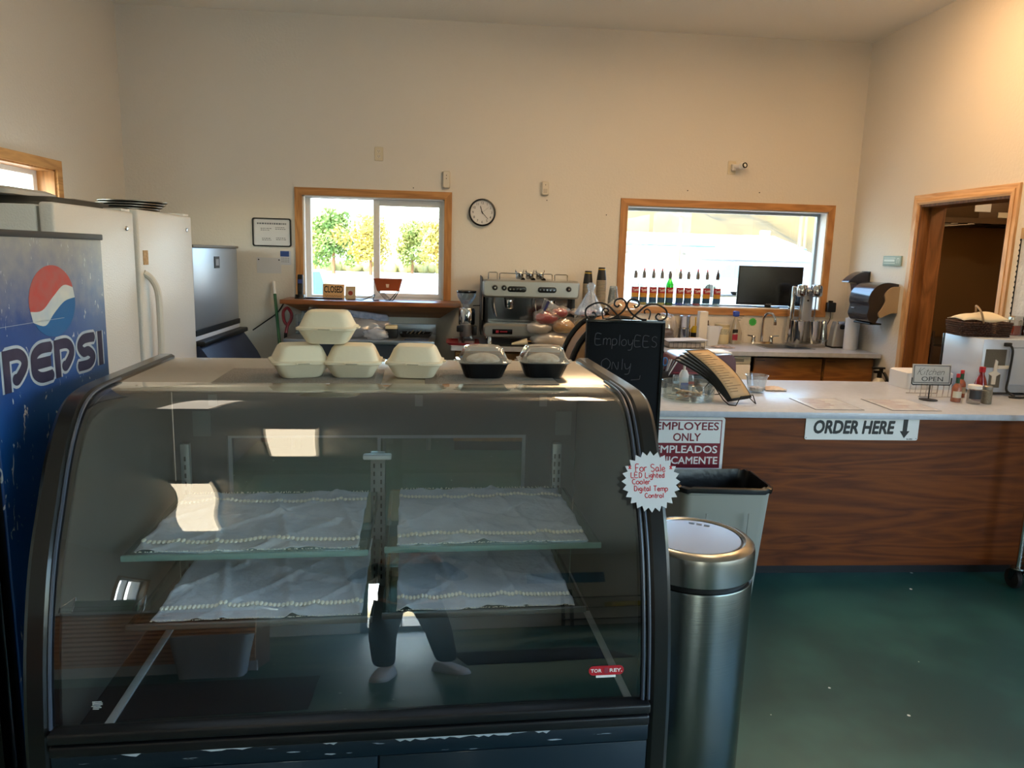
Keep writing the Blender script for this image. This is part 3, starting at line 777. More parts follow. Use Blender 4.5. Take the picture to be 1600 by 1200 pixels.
fridge(4.578, 5.480, 1.866, 'white fridge with the long curved door handle and tan sticker', True)
# things on the fridge tops
alu_t = mat('sheet_pan', '#8d8a85', rough=.35, metal=.9)
def tray(x0, x1, y0, y1, z, h, mt, name, label, cat, group=None, tilt=0):
    mb = MB(); cx, cyy = (x0+x1)/2, (y0+y1)/2
    o = [rrect(x1-x0-.03, y1-y0-.03, .02, 4, 0), rrect(x1-x0, y1-y0, .03, 4, h), rrect(x1-x0-.008, y1-y0-.008, .026, 4, h), rrect(x1-x0-.034, y1-y0-.034, .018, 4, .003)]
    mb.loft(o, m=X((cx, cyy, z), 0, 0, tilt)); return tag(mb.build(name, mt), label, cat, group)
z1 = 1.835
for k, lb in enumerate(('dark sheet pan at the bottom of the flat stack on the fridge', 'middle dark sheet pan on the fridge nearer the cooler', 'top sheet pan under the thin board on the fridge')):
    tray(-2.46+.004*k, -1.965+.004*k, 3.86, 4.5, z1+.012*k, .022, alu_t, 'sheet_pan', lb, 'pan', 'sheet pans on the fridge')
tag(MB().box(-2.44, -1.99, 4.16, 4.48, z1+.047, z1+.054, .002).build('cutting_board', mat('thin_board', '#8f8a82', rough=.5)), 'thin grey cutting board on top of the sheet pans', 'board')
mb = MB(); mb.loft([rrect(.42, .44, .04, 4, 0), rrect(.42, .44, .04, 4, .02), rrect(.35, .37, .03, 4, .034)], m=X((-2.27, 3.92, z1+.052), 0, 0, .03))
tag(mb.build('tray_lid', mat('lid_grey', '#b9b4ab', rough=.4)), 'pale plastic tray lid tilted on top of the sheet pans', 'lid')
for k in range(4):
    mb = MB(); mb.lathe([(.12, 0), (.19, .006), (.20, .011), (.20, .015), (.185, .010)], (-2.07+.012*k, 4.95+.01*k, 1.8675+.0155*k), 30)
    tag(mb.build('round_pan', alu_t), ('lowest', 'second', 'third', 'topmost')[k]+' round metal pan of the stack on the fridge with the handle', 'pan', 'round pans on the fridge')
tag(MB().box(-2.15, -1.93, 5.22, 5.45, 1.856, 1.868, .003).build('flat_pan', alu_t), 'flat dark pan on the far end of the fridge with the handle', 'pan')

# ------------------------------------------------------------------ ice machine in the corner
t = thing('ice_machine', 'steel ice machine on a dark blue bin in the corner', 'ice machine', (-2.3, 6.15, 0))
icem = mat('ice_steel', '#aeb2b8', rough=.38, metal=.75)
MB().box(-2.62, -1.80, 5.51, 6.60, 1.06, 1.655, .01).build('head', icem, t)
MB().box(-2.62, -1.79, 5.505, 6.61, 1.655, 1.675, .004).build('top_cover', mat('top_cover_grey', '#77726a', rough=.6), t)
MB().box(-2.6, -1.795, 5.505, 6.61, 1.02, 1.06).build('base_band', black, t)
mb = MB(); mb.box(-1.80, -1.795, 5.98, 6.10, 1.50, 1.59, m=None); mb.build('badge_frame', black, t)
MB().box(-1.795, -1.792, 6.005, 6.075, 1.52, 1.57).build('badge_window', mat('badge_window', '#a6abb5', rough=.2), t)
bin_p = [(-2.62, .08), (-2.62, .955), (-1.78, .955), (-1.74, .90), (-1.66, .78), (-1.58, .62), (-1.56, .5), (-1.56, .08)]
MB().prism(bin_p, 'y', 5.50, 6.62).build('bin', mat('bin_navy', '#252e45', rough=.45, var='#2e3a55', vscale=6), t)
MB().box(-2.62, -1.80, 5.505, 6.61, .985, 1.02, .004).build('bin_top', mat('bin_top_white', '#c3cad6', rough=.4), t)
MB().box(-2.62, -1.735, 5.495, 6.625, .95, .986, .008).build('lid_rim', black, t)
for a in (-2.50, -1.70):
    for b in (5.56, 6.56): MB().cyl((a, b, 0), .022, .085).build('foot', black, t)
MB().tube(spl([(-1.69, 6.615, .96), (-1.62, 6.74, 1.02), (-1.52, 6.79, 1.10), (-1.46, 6.79, 1.19)], 8), .006, 6).build('power_cord', black, t)
t.location.x -= .062

# ------------------------------------------------------------------ curved glass display case
cx0, cx1 = -1.013, .545
N_BEFORE_CASE = set(bpy.data.objects.keys())
OUT = [(2.25, 1.285), (2.09, 1.281), (2.005, 1.256), (1.945, 1.205), (1.89, 1.13), (1.84, 1.035), (1.788, .93), (1.752, .82), (1.727, .71), (1.711, .60), (1.702, .49), (1.698, .3), (1.698, .08)]
outc = [tuple(v) for v in spl(OUT, 10)]
def offset(c, d):
    res = []
    for i, p in enumerate(c):
        a, b = c[max(i-1, 0)], c[min(i+1, len(c)-1)]
        tx, ty = b[0]-a[0], b[1]-a[1]; L = math.hypot(tx, ty)
        res.append((p[0]-ty/L*d, p[1]+tx/L*d))
    return res
case = thing('display_case', 'curved glass refrigerated display case with black frame, empty shelves inside', 'display case', (-.23, 2.2, 0))
framem = mat('case_black', '#0d0d0f', rough=.3, coat=.3)
navy_p = mat('case_navy', '#0b1f2c', rough=.4, coat=.2)
inn = offset(outc, -.07)
fr = MB()
if inn[0][1] > 1.285: inn = offset(outc, .07)
for x0, x1 in ((cx0, cx0+.055), (cx1-.055, cx1)):
    poly = [(2.755, 1.285)] + outc + [(1.78, .08)] + list(reversed([q for q in inn if q[1] > .1])) + [(2.755, 1.215)]
    mb = MB()
    rings = []
    A = [(2.755, 1.285)] + outc; B = [(2.755, 1.215)] + inn
    for (o_, i_) in zip(A, B):
        mx_, my_ = (o_[0]*.9+i_[0]*.1, o_[1]*.9+i_[1]*.1)
        rings.append([Vector((x0, i_[0], i_[1])), Vector((x0, mx_, my_)), Vector((x0+.010, o_[0], o_[1])), Vector((x1-.010, o_[0], o_[1])), Vector((x1, mx_, my_)), Vector((x1, i_[0], i_[1]))])
    mb.loft(rings); mb.build('end_frame', framem, case)
# bright gasket lines along the inside of both end frames
gask = mat('gasket_grey', '#3c4250', rough=.35)
for xg in (cx0+.058, cx1-.058, cx1-.073):
    mb = MB(); c = offset(outc, .004 if inn == offset(outc, .07) else -.004)
    mb.tube([(xg, a, b) for a, b in c if b > .53], .0045, 6); mb.build('gasket', gask, case)
gc = [p for p in offset(outc, .012 if inn == offset(outc, .07) else -.012) if p[1] > .56 and p[0] < 2.235]
gi = [p for p in offset(outc, .018 if inn == offset(outc, .07) else -.018)][:len(gc)+2]
sgn = 1 if inn == offset(outc, .07) else -1
gcase = glass('case_glass', '#f6f9f9', 0.13)
full = offset(outc, .010*sgn); full_i = offset(outc, .016*sgn)
keep = [i for i, p in enumerate(full) if p[1] > .535 and p[0] < 2.24]
mb = MB()
mb.loft([[Vector((cx0+.055, full[i][0], full[i][1])) for i in keep] + [Vector((cx0+.055, full_i[i][0], full_i[i][1])) for i in reversed(keep)],
         [Vector((cx1-.055, full[i][0], full[i][1])) for i in keep] + [Vector((cx1-.055, full_i[i][0], full_i[i][1])) for i in reversed(keep)]])
mb.build('curved_glass', gcase, case, angle=1.0)
bb = offset(outc, .017*sgn); bb_i = offset(outc, .019*sgn)
for xa, xb in ((cx0+.055, cx0+.073), (cx1-.085, cx1-.055)):
    mb = MB(); mb.loft([[Vector((x_, bb[i][0], bb[i][1])) for i in keep] + [Vector((x_, bb_i[i][0], bb_i[i][1])) for i in reversed(keep)] for x_ in (xa, xb)])
    mb.build('glass_border', framem, case, angle=1.0)
steel_top = mat('case_steel', '#cfc6ba', rough=.26, metal=.85, bump=.03, bscale=9, stretch=(.3, 6, 1))
mb = MB(); mb.prism([(2.755, 1.272), (2.205, 1.272), (2.196, 1.266), (2.192, 1.256), (2.196, 1.252), (2.755, 1.252)], 'x', cx0+.056, cx1-.056); mb.build('top_plate', steel_top, case)
def chipped():
    m = mat('case_navy_chipped', '#0b1c28', rough=.4)
    n, l = m.node_tree.nodes, m.node_tree.links
    tc = n.new('ShaderNodeTexCoord'); mp_ = n.new('ShaderNodeMapping'); mp_.inputs['Scale'].default_value = (6, 30, 60); l.new(tc.outputs['Object'], mp_.inputs[0])
    a = n.new('ShaderNodeTexNoise'); a.inputs['Scale'].default_value = 1.2; a.inputs['Detail'].default_value = 4; l.new(mp_.outputs[0], a.inputs['Vector'])
    r = n.new('ShaderNodeMapRange'); r.inputs['From Min'].default_value = .66; r.inputs['From Max'].default_value = .68; l.new(a.outputs['Fac'], r.inputs['Value'])
    mx = n.new('ShaderNodeMix'); mx.data_type = 'RGBA'; mx.inputs['A'].default_value = lin('#0b1c28'); mx.inputs['B'].default_value = lin('#aab4bd'); l.new(r.outputs[0], mx.inputs['Factor']); l.new(mx.outputs['Result'], n['Principled BSDF'].inputs['Base Color'])
    return m
a, b = cx0+.057, cx1-.057
mb = MB(); mb.box(a, b, 1.685, 1.73, .512, .538, .006, 3); mb.build('glass_sill', mat('sill_black', '#141417', rough=.35), case)
mb = MB(); mb.box(a, b, 1.69, 1.74, .476, .504, .006, 3); mb.build('bumper_rail', mat('sill_black', '#141417'), case)
MB().box(a, b, 1.698, 1.73, .43, .474, .003).build('upper_kick_panel', chipped(), case)
for p0, p1 in ((a, -.203), (-.199, b)): MB().box(p0, p1, 1.702, 1.73, .09, .426, .003).build('kick_panel', navy_p, case)
rnd = random.Random(17); chip = mat('chip_white', '#b9bfc6', rough=.7)
for xa_, xb_ in ((-.80, -.755), (-.62, -.50), (-.335, -.30), (-.16, .17), (.19, .23)):
    up, lo = [], []
    n_ = max(4, int((xb_-xa_)/.012))
    for k in range(n_+1):
        x_ = xa_+(xb_-xa_)*k/n_; hh = (0 if k in (0, n_) else .0015+.0065*rnd.random()**2)
        up.append((x_, .474)); lo.append((x_, .4738-hh))
    MB().prism(up + list(reversed(lo)), 'y', 1.6968, 1.698).build('paint_chip', chip, case)
MB().box(cx0+.02, cx1-.02, 1.732, 2.74, .09, .425).build('base', navy_p, case)
for fx_ in (cx0+.1, cx1-.1):
    for fy_ in (1.78, 2.66): MB().cyl((fx_, fy_, 0), .025, .09).build('foot', black, case)
MB().box(a, b, 1.732, 2.70, .426, .45).build('deck', mat('deck_dark', '#1b2428', rough=.3), case)
for xs in (-.885, .478): MB().box(xs-.011, xs+.011, 1.76, 2.36, .4505, .458, .002).build('deck_strip', mat('strip_grey', '#b8bcc0', rough=.4), case)
dark_i = mat('case_inside_dark', '#3f403f', rough=.5)
side_m = mat('case_side_grey', '#4f4d48', rough=.45, var='#43413d', vscale=5)
inner = [p for p in offset(outc, .03*sgn) if p[1] > .46]
for xs in (cx0+.042, cx1-.054):
    MB().prism([(2.70, .451), (2.70, 1.25)] + [p for p in inner if p[0] < 2.3] + [(inner[-1][0], .451)], 'x', xs, xs+.012).build('side_panel', side_m, case)
# rear: dark header and posts around the sliding doors
mb = MB(); mb.box(a, b, 2.70, 2.745, 1.0, 1.25); mb.box(a, -.78, 2.70, 2.745, .43, 1.0); mb.box(.30, b, 2.70, 2.745, .43, 1.0); mb.box(-.78, .30, 2.70, 2.745, .43, .47)
mb.build('rear_frame', dark_i, case)
rg = glass('rear_door_glass', '#e6f2f0', .05)
for x0, x1, y_ in ((-.78, -.22, 2.725), (-.25, .30, 2.712)):
    d = MB().box(x0+.012, x1-.012, y_, y_+.005, .484, .986).build('rear_door', rg, case)
    mb = MB()
    for q0, q1, w0, w1 in ((x0, x0+.012, .47, 1.0), (x1-.012, x1, .47, 1.0), (x0+.012, x1-.012, .47, .484), (x0+.012, x1-.012, .986, 1.0)): mb.box(q0, q1, y_-.003, y_+.008, w0, w1)
    mb.build('door_rim', alu, d)
post = mat('post_metal', '#8d918f', rough=.4, metal=.6); slotm = mat('slot_black', '#111111', rough=.8)
def upright(xc, z0, z1_, wd):
    p = MB().box(xc-wd/2, xc+wd/2, 2.62, 2.645, z0, z1_, .003).build('shelf_post', post, case)
    mb = MB(); z = z0+.03
    while z < z1_-.03:
        for s in ((-.35, .35) if wd > .03 else (0,)): mb.box(xc+s*wd*.7-.003, xc+s*wd*.7+.003, 2.6185, 2.6205, z, z+.016)
        z += .03
    mb.build('slot', slotm, p)
upright(-.245, .45, .955, .05); upright(-.90, .45, .99, .03); upright(.405, .45, .985, .034)
MB().box(-.295, -.195, 2.585, 2.62, .938, .955, .006).build('lamp_end', mat('tube_white', '#d5dad4', rough=.4), case)
teal_edge = mat('glass_edge_teal', '#7fa39c', rough=.2)
shelf_g = glass('shelf_glass', '#cfe0da', .06)
brk = mat('bracket_steel', '#7c7c78', rough=.4, metal=.7)
SH = [(-.91, -.245, 2.05, 2.60, .818, 'upper'), (-.20, .435, 2.05, 2.60, .825, 'upper'), (-.89, -.232, 2.0, 2.60, .640, 'lower'), (-.205, .385, 2.0, 2.60, .648, 'lower')]
for x0, x1, y0_, y1_, z, tier in SH:
    s = MB().box(x0, x1, y0_+.012, y1_, z-.008, z).build('shelf', shelf_g, case)
    MB().box(x0, x1, y0_, y0_+.012, z-.012, z+.004, .002).build('front_edge', teal_edge if tier == 'upper' else brk, s)
    for xb in (x0+.004, x1-.004):
        mb = MB(); mb.prism([(2.62, z-.009), (2.62, z-.075), (2.58, z-.06), (y0_+.05, z-.022), (y0_+.04, z-.009)], 'x', xb-.003, xb+.003); mb.build('bracket', brk, s)
led = mat('added_led_strip', '#dfe8ee', rough=.4, emit='#cfe2ff', estr=2.2)  # glowing strips added out of view to brighten the linens
MB().box(a+.06, b-.06, 2.30, 2.315, 1.244, 1.2515).build('added_led_strip', led, case)
for x0, x1, y0_, y1_, z, tier in SH[:2]:
    MB().box(x0+.03, x1-.03, y0_+.02, y0_+.032, z-.014, z-.0085).build('added_led_strip', led, case)
# loose linen runners lying on the shelves
def linen():
    m = mat('linen', '#cdd2d8', rough=.95, bump=1.6, bscale=16, var='#b5bac0', vscale=5, vsharp=.05)
    return m
lace = mat('lace_cream', '#f0ead8', rough=.95)
CL = [(-.885, -.275, 2.075, 2.585, .818, 'linen runner with lace bands on the upper shelf nearer the blue cooler'), (-.165, .40, 2.075, 2.585, .825, 'linen runner with lace bands on the upper shelf nearer the steel can'),
      (-.83, -.262, 2.02, 2.585, .640, 'linen runner with lace bands on the lower shelf nearer the blue cooler'), (-.165, .355, 2.02, 2.585, .648, 'linen runner with lace bands on the lower shelf nearer the steel can')]
for i, (x0, x1, y0_, y1_, z, lb) in enumerate(CL):
    t = thing('table_runner', lb, 'cloth', ((x0+x1)/2, (y0_+y1_)/2, z), 'linen runners in the display case')
    rnd = random.Random(i+4); ph = [rnd.random()*6 for _ in range(6)]
    def zf(u, v): return z+.002+.0016*(1+math.sin(9*u+5*v+ph[0]))*1.2 + .007*max(0, math.sin(14*u-11*v+ph[1]))**12 + .007*max(0, math.sin(7*u+13*v+ph[2]))**12 + .006*max(0, math.sin(19*u+4*v+ph[3]))**14
    mb = MB(); mb.grid(80, 56, lambda u, v: Vector((x0+(x1-x0)*u+.0012*math.sin(20*v), y0_+(y1_-y0_)*v+.0012*math.sin(17*u), zf(u, v))))
    mb.build('cloth', linen(), t, angle=2, solid=.0012)
    for vv in (.13, .82):
        mb = MB(); n_ = 46
        for k in range(n_):
            u = (k+.5)/n_; c = Vector((x0+(x1-x0)*u, y0_+(y1_-y0_)*vv, zf(u, vv)+.003))
            mb.ell(c, ((x1-x0)/n_*.52, .012, .0045), 8, m=None)
        mb.build('lace_band', lace, t)
    for e, vv in enumerate((-.012, 1.006)):
        mb = MB()
        for k in range(90):
            u = (k+rnd.random())/90; yy = y0_+(y1_-y0_)*(0 if e == 0 else 1)
            dy = (-1 if e == 0 else 1)*(.008+.009*rnd.random())
            mb.tube([(x0+(x1-x0)*u, yy, z+.005), (x0+(x1-x0)*u+rnd.gauss(0, .003), yy+dy*(.3 if e == 0 else .5), z+.006+.003*rnd.random())], .0012, 4)
        mb.build('fringe', lace, t)
# decals on the glass
def on_glass(x, z):
    k = min(range(len(full)), key=lambda i: abs(full[i][1]-z))
    y = full[k][0]; ty, tz = full[k+1][0]-full[k-1][0], full[k+1][1]-full[k-1][1]
    ang = math.atan2(-ty, -tz)
    return Matrix.Translation((x, y-.0012, z)) @ Matrix.Rotation(PI/2-ang, 4, 'X')
mg = on_glass(.375, .618)
d = MB(); d.loft([rrect(.092, .024, .0119, 6, 0), rrect(.092, .024, .0119, 6, .0008)], m=mg); d = d.build('brand_decal', mat('decal_red', '#b3202c', rough=.35), case)
wht = mat('decal_white', '#e8e6e2', rough=.5)
text('TOR', wht, mg @ Matrix.Translation((-.027, 0, .001)), w=.028, h=.0085, bold=.02, parent=d); text('REY.', wht, mg @ Matrix.Translation((.025, 0, .001)), w=.032, h=.0085, bold=.02, parent=d)
mb = MB(); mb.loft([rrect(.012, .015, .005, 4, .0008), rrect(.012, .015, .005, 4, .0014)], m=mg); mb.build('emblem', mat('decal_dark_red', '#8d3040', rough=.4), d)
MB().box(-.027, .025, -.0185, -.0125, 0, .0006, m=mg).build('small_label', wht, case)
mg2 = on_glass(-.855, .60)
mb = MB(); rnd = random.Random(5)
for k in range(6): mb.box(-.012+.004*rnd.random(), .004+.01*rnd.random(), -.002-.0035*k, -.0005-.0035*k, 0, .0004, m=mg2)
mb.build('etched_print', mat('etch_white', '#c3c8ca', rough=.6), case)
MB().box(-.848, -.795, 1.79, 1.80, .4505, .456).build('rating_plate', mat('plate_tan', '#c9bda0', rough=.5), case)
for x_, z_, s_ in ((-.67, 1.19, .022), (-.125, 1.19, .02), (.31, 1.19, .018)):
    mg3 = on_glass(x_, z_-.01)
for x_ in (-.86, .44):
    MB().box(x_-.03, x_+.03, 2.694, 2.6995, 1.0, 1.09).build('fixing_plate', mat('fix_plate', '#59605d', rough=.5), case)
for x_ in (-.82, -.10, .36):
    MB().box(x_-.014, x_+.014, 2.693, 2.6995, 1.11, 1.15).build('clip', mat('clip_grey', '#6f7774', rough=.5), case)
# for-sale starburst on the right end frame
t = thing('for_sale_sign', 'white starburst paper sign with red handwriting on the case frame', 'sign', (.515, 1.80, 1.14))
ms = Matrix.Translation((.503, 1.84, 1.083)) @ Matrix.Rotation(-.05, 4, 'Z') @ Matrix.Rotation(PI/2-.34, 4, 'X')
pts = []
for k in range(24*2):
    a_ = 2*PI*k/48; rr = .079 if k % 2 == 0 else .067
    pts.append((rr*math.cos(a_), rr*math.sin(a_)*1.02))
MB().prism(pts, 'z', -.0006, .0006, ms).build('paper', mat('paper_white', '#d5d7dc', rough=.8), t)
red_ink = mat('red_marker', '#c2303c', rough=.7)
for body, x_, y_, w_, h_ in (('* For Sale *', 0, .036, .122, .019), ('LED Lighted', -.008, .017, .092, .0135), ('Cooler', -.026, .0, .050, .0135), ('Digital Temp', .0, -.018, .092, .0135), ('Control', .008, -.036, .052, .012)):
    handwriting(body, red_ink, ms @ Matrix.Translation((x_, y_, .001)), w_, h_, .0012, t)

# ------------------------------------------------------------------ on top of the case
mesh_m = mat('mesh_mat', '#9a8f83', rough=.75, bump=1.0, bscale=220, var='#7d7369', vscale=240)
for x0, x1, s in ((-.70, -.215, 'grey mesh mat under the white boxes'), (-.085, .325, 'grey mesh mat under the clear lidded boxes')):
    tag(MB().box(x0, x1, 2.225, 2.50, 1.2722, 1.275, .001).build('mesh_mat', mesh_m), s, 'mat', 'mesh mats on the display case')
foam = mat('fibre_box', '#e2d4b8', rough=.85, bump=.06, bscale=80)
slit = mat('slit_dark', '#6f6554', rough=.9)
def rings(spec, n=5): return [rrect(w_, d_, r_, n, z_) for w_, d_, r_, z_ in spec]
def clamshell():
    t = thing('takeout_box', 'x', 'box')
    MB().loft(rings([(.112, .105, .022, 0), (.122, .115, .024, .004), (.162, .150, .028, .040), (.176, .164, .026, .044), (.176, .164, .026, .047)])).build('base', foam, t)
    l = MB().loft(rings([(.176, .164, .026, .0475), (.176, .164, .026, .050), (.160, .148, .028, .054), (.128, .116, .026, .090), (.112, .100, .022, .098), (.09, .08, .018, .0995)])).build('lid', foam, t)
    mb = MB(); mb.box(-.022, .022, -.090, -.078, .0455, .0505, .002); mb.build('tab', foam, t); MB().box(.085, .097, -.02, .02, .0455, .0505, .002).build('hinge', foam, t)
    MB().box(-.017, .017, -.0905, -.0895, .047, .0485).build('slit', slit, t)
    return t
proto = clamshell(); G_ = 'takeout boxes on the display case'
SP = [((-.470, 2.365, 1.2755), .28, 'cream takeout box at the left end, half under another box', 0), ((-.383, 2.372, 1.379), -.04, 'cream takeout box stacked on top of the two others', .0),
      ((-.306, 2.372, 1.2755), .0, 'cream takeout box supporting the right side of the raised box', 0), ((-.114, 2.372, 1.2755), -.1, 'cream takeout box standing alone beside the clear lidded boxes', 0)]
for i, (loc, rz, lb, ry) in enumerate(SP):
    o = proto if i == 0 else dup(proto, loc, rz, lb, ry=ry)
    o.location = loc; o.rotation_euler = (0, ry, rz); o['label'] = lb; o['group'] = G_
blk = mat('box_black', '#101012', rough=.35); clear = glass('clear_lid', '#f2f2ee', .10, .05, .16, '#f0ece4')
def clearbox():
    t = thing('takeout_box', 'x', 'box')
    def wob(w_, d_, z_, a):
        out = []
        for p in rrect(w_, d_, .03, 10, z_):
            out.append(p)
        return [Vector((p.x*(1+a*(1 if k % 2 else -1)), p.y*(1+a*(1 if k % 2 else -1)), p.z)) for k, p in enumerate(out)]
    MB().loft([wob(.112, .10, 0, 0), wob(.118, .106, .003, .012), wob(.148, .136, .044, .012), wob(.158, .146, .048, 0), wob(.158, .146, .050, 0)]).build('base', blk, t)
    mb = MB(); mb.loft([wob(.168, .156, .0505, 0), wob(.168, .156, .0535, 0), wob(.152, .14, .056, .0), wob(.144, .132, .062, .02), wob(.118, .106, .092, .02), wob(.105, .094, .098, 0), wob(.06, .05, .1005, 0)])
    mb.build('lid', clear, t)
    MB().ell((0, 0, .053), (.055, .05, .022), 14).build('food', mat('pastry', '#b59a80', rough=.9, var='#d8cfc2', vscale=40), t)
    MB().box(-.095, -.078, -.02, .0, .0495, .0545, .002).build('tab', clear, t); MB().box(.078, .092, -.02, .0, .0495, .0545, .002).build('tab', clear, t)
    return t
pb = clearbox()
for i, (loc, rz, lb) in enumerate((((.101, 2.372, 1.2755), .03, 'black takeout box with clear lid beside the cream boxes'), ((.300, 2.39, 1.2755), -.03, 'black takeout box with clear lid nearest the blackboard'))):
    o = pb if i == 0 else dup(pb, loc, rz, lb)
    o.location = loc; o.rotation_euler = (0, 0, rz); o['label'] = lb; o['group'] = 'clear lidded boxes on the display case'

# the case stands slightly askew, and everything in and on it with it
for o in [q for q in bpy.data.objects if q.parent is None and q.name not in N_BEFORE_CASE]:
    d_ = o.location-Vector((-.22, 2.2, 0)); ca, sa = math.cos(.055), math.sin(.055)
    o.location = Vector((-.22+d_.x*ca-d_.y*sa, 2.18+d_.x*sa+d_.y*ca, o.location.z)); o.rotation_euler.z += .055

# ------------------------------------------------------------------ bins
steel = mat('brushed_steel', '#6c7373', rough=.26, metal=1.0, bump=.04, bscale=6, stretch=(1, 1, 40))
steel_lid = mat('polished_lid', '#a9b2bf', rough=.22, metal=1.0)
t = thing('trash_can', 'round brushed steel swing-top trash can beside the display case', 'trash can', (.765, 2.2, 0))
c_ = (.765, 2.2, 0)
MB().lathe([(.175, 0), (.18, .02), (.182, .035)], c_, 40).build('base_ring', black, t)
MB().lathe([(.186, .035), (.188, .68), (.186, .685)], c_, 48).build('body', steel, t)
MB().lathe([(.176, .685), (.176, .702)], c_, 40).build('gap_ring', black, t)
MB().lathe([(.186, .702), (.190, .706), (.190, .775), (.187, .79), (.176, .800), (.160, .803), (.153, .799), (.150, .792)], c_, 48, cap1=False).build('collar', mat('collar_steel', '#9a9892', rough=.26, metal=1.0), t)
MB().lathe([(.155, .792), (.155, .7925)], c_, 40).build('lid_gap', black, t)
lid = MB().lathe([(.147, .793), (.147, .797), (.145, .799), (.001, .7995)], c_, 48).build('swing_lid', steel_lid, t)
for k in range(3): MB().box(-.009, .009, -.003, .003, 0, .0008, m=X((.815+.022*k-.02, 2.315-.012*k, .8005), -.5)).build('stamped_mark', mat('stamp_grey', '#70767c', rough=.5), lid)
t = thing('waste_bin', 'tall grey slim waste bin with a black liner at the counter front', 'bin', (1.265, 3.37, 0))
bin_m = mat('bin_grey', '#8b8a82', rough=.55)
bc = (1.265, 3.37)
def br(w_, d_, r_, z_): return rrect(w_, d_, r_, 5, z_, bc[0], bc[1])
MB().loft([br(.34, .22, .03, 0), br(.355, .235, .035, .02), br(.43, .31, .05, .60), br(.445, .325, .05, .605), br(.445, .325, .05, .625), br(.425, .305, .045, .625), br(.41, .29, .045, .56), br(.33, .21, .03, .03)]).build('body', bin_m, t)
lin_m = mat('liner_black', '#0c0c0e', rough=.3, bump=.3, bscale=14)
mb = MB()
rr_ = []
for w_, d_, z_ in ((.450, .330, .608), (.453, .333, .618), (.45, .33, .630), (.42, .30, .634), (.40, .28, .58), (.33, .21, .12)):
    rr_.append([p+Vector((0, 0, .004*math.sin(9*k))) for k, p in enumerate(br(w_, d_, .05, z_))])
mb.loft(rr_, cap0=False); mb.build('liner', lin_m, t)
for xv in (-.1, .1): MB().box(bc[0]+xv-.004, bc[0]+xv+.004, -.003, .003, .06, .52, m=X((0, bc[1]-.145, 0), 0, .07)).build('rib', bin_m, t)
# ------------------------------------------------------------------ back wall fixtures
beige = mat('device_beige', '#d2c8b6', rough=.5)
cream = mat('plate_cream', '#cfc3a8', rough=.45)
dark = mat('dark_dot', '#1a1a1a', rough=.6)
yw = YB
t = thing('wall_clock', 'round white wall clock with black rim between the windows', 'clock', (.226, yw-.02, 1.913))
mc = on_back(.226, yw, 2.031)
MB().lathe([(.118, .001), (.121, .012), (.119, .03), (.108, .034), (.105, .02)], (0, 0, 0), 48, mc, cap1=False).build('rim', mat('clock_rim', '#0c0d12', rough=.35), t)
MB().lathe([(.106, .002), (.106, .016)], (0, 0, 0), 48, mc).build('face', mat('clock_face', '#d9d6d4', rough=.6), t)
ink = mat('print_black', '#17171a', rough=.6)
for h in range(1, 13):
    a = PI/2 - h*PI/6
    text(str(h), ink, mc @ Matrix.Translation((.083*math.cos(a), .083*math.sin(a), .0165)), h=.021, parent=t, name='numeral')
def hand(ang, ln, wd, nm):
    MB().box(-wd, wd, -.015, ln, .018, .020, m=mc @ Matrix.Rotation(ang, 4, 'Z')).build(nm, ink, t)
hand(-2*PI*(11+23/60)/12, .058, .003, 'hour_hand'); hand(-2*PI*23/60, .075, .0022, 'minute_hand'); hand(-2*PI*8.5/60, .07, .0007, 'second_hand')
MB().cyl((0, 0, .018), .005, .004, m=mc).build('hub', ink, t)
# outlet plates and sensors
def outlet(x, z, label, name='power_outlet'):
    t = thing(name, label, 'outlet', (x, yw-.005, z-.06))
    m = on_back(x, yw, z)
    MB().loft([rrect(.075, .118, .008, 3, .0), rrect(.075, .118, .008, 3, .004), rrect(.069, .112, .006, 3, .007)], m=m).build('plate', cream, t)
    for s in (-.022, .022):
        MB().loft([rrect(.034, .03, .012, 4, .006), rrect(.034, .03, .012, 4, .009)], m=m @ Matrix.Translation((0, s, 0))).build('socket', beige, t)
        mb = MB()
        for q in (-.007, .007): mb.box(q-.0012, q+.0012, s-.002, s+.008, .0088, .0095, m=m)
        mb.cyl((0, s-.008, .0088), .0025, .0007, n=8, m=m); mb.build('slots', dark, t)
    return t
outlet(-.684, 2.50, 'cream power outlet high on the wall above the sliding window')
def sensor(x, z, w_, h_, label, dots, window):
    t = thing('wall_sensor', label, 'sensor', (x, yw-.02, z-h_/2))
    m = on_back(x, yw, z)
    MB().loft([rrect(w_*.95, h_, .012, 4, 0), rrect(w_, h_, .014, 4, .012), rrect(w_*.92, h_*.96, .014, 4, .03), rrect(w_*.7, h_*.9, .01, 4, .036)], m=m).build('body', beige, t)
    for dz in dots: MB().cyl((0, dz, .0355), .004, .0012, n=10, m=m).build('dot', dark, t)
    if window: MB().box(-.018, .018, -.045, -.005, .035, .0375, .001, m=m).build('lens', mat('lens_beige', '#b8ae9c', rough=.3), t)
sensor(-.095, 2.302, .066, .15, 'tall beige wall sensor at the corner of the sliding window', (.035, .008), False)
sensor(.781, 2.258, .07, .122, 'short beige motion sensor with a lens above the espresso machine', (.028,), True)
t = outlet(2.470, 2.497, 'cream outlet plate holding the white security camera', 'power_outlet')
t = thing('security_camera', 'small white round security camera plugged in above the wide window', 'camera', (2.53, yw-.08, 2.47))
MB().box(2.463, 2.497, yw-.045, yw-.0095, 2.47, 2.525, .006).build('plug', vinyl, t)
MB().rod((2.48, yw-.04, 2.505), (2.52, yw-.07, 2.505), .017, .02, 14).build('neck', vinyl, t)
MB().ell((2.538, yw-.09, 2.506), (.034, .034, .034), 20).build('head', mat('camera_white', '#e4e2de', rough=.35), t)
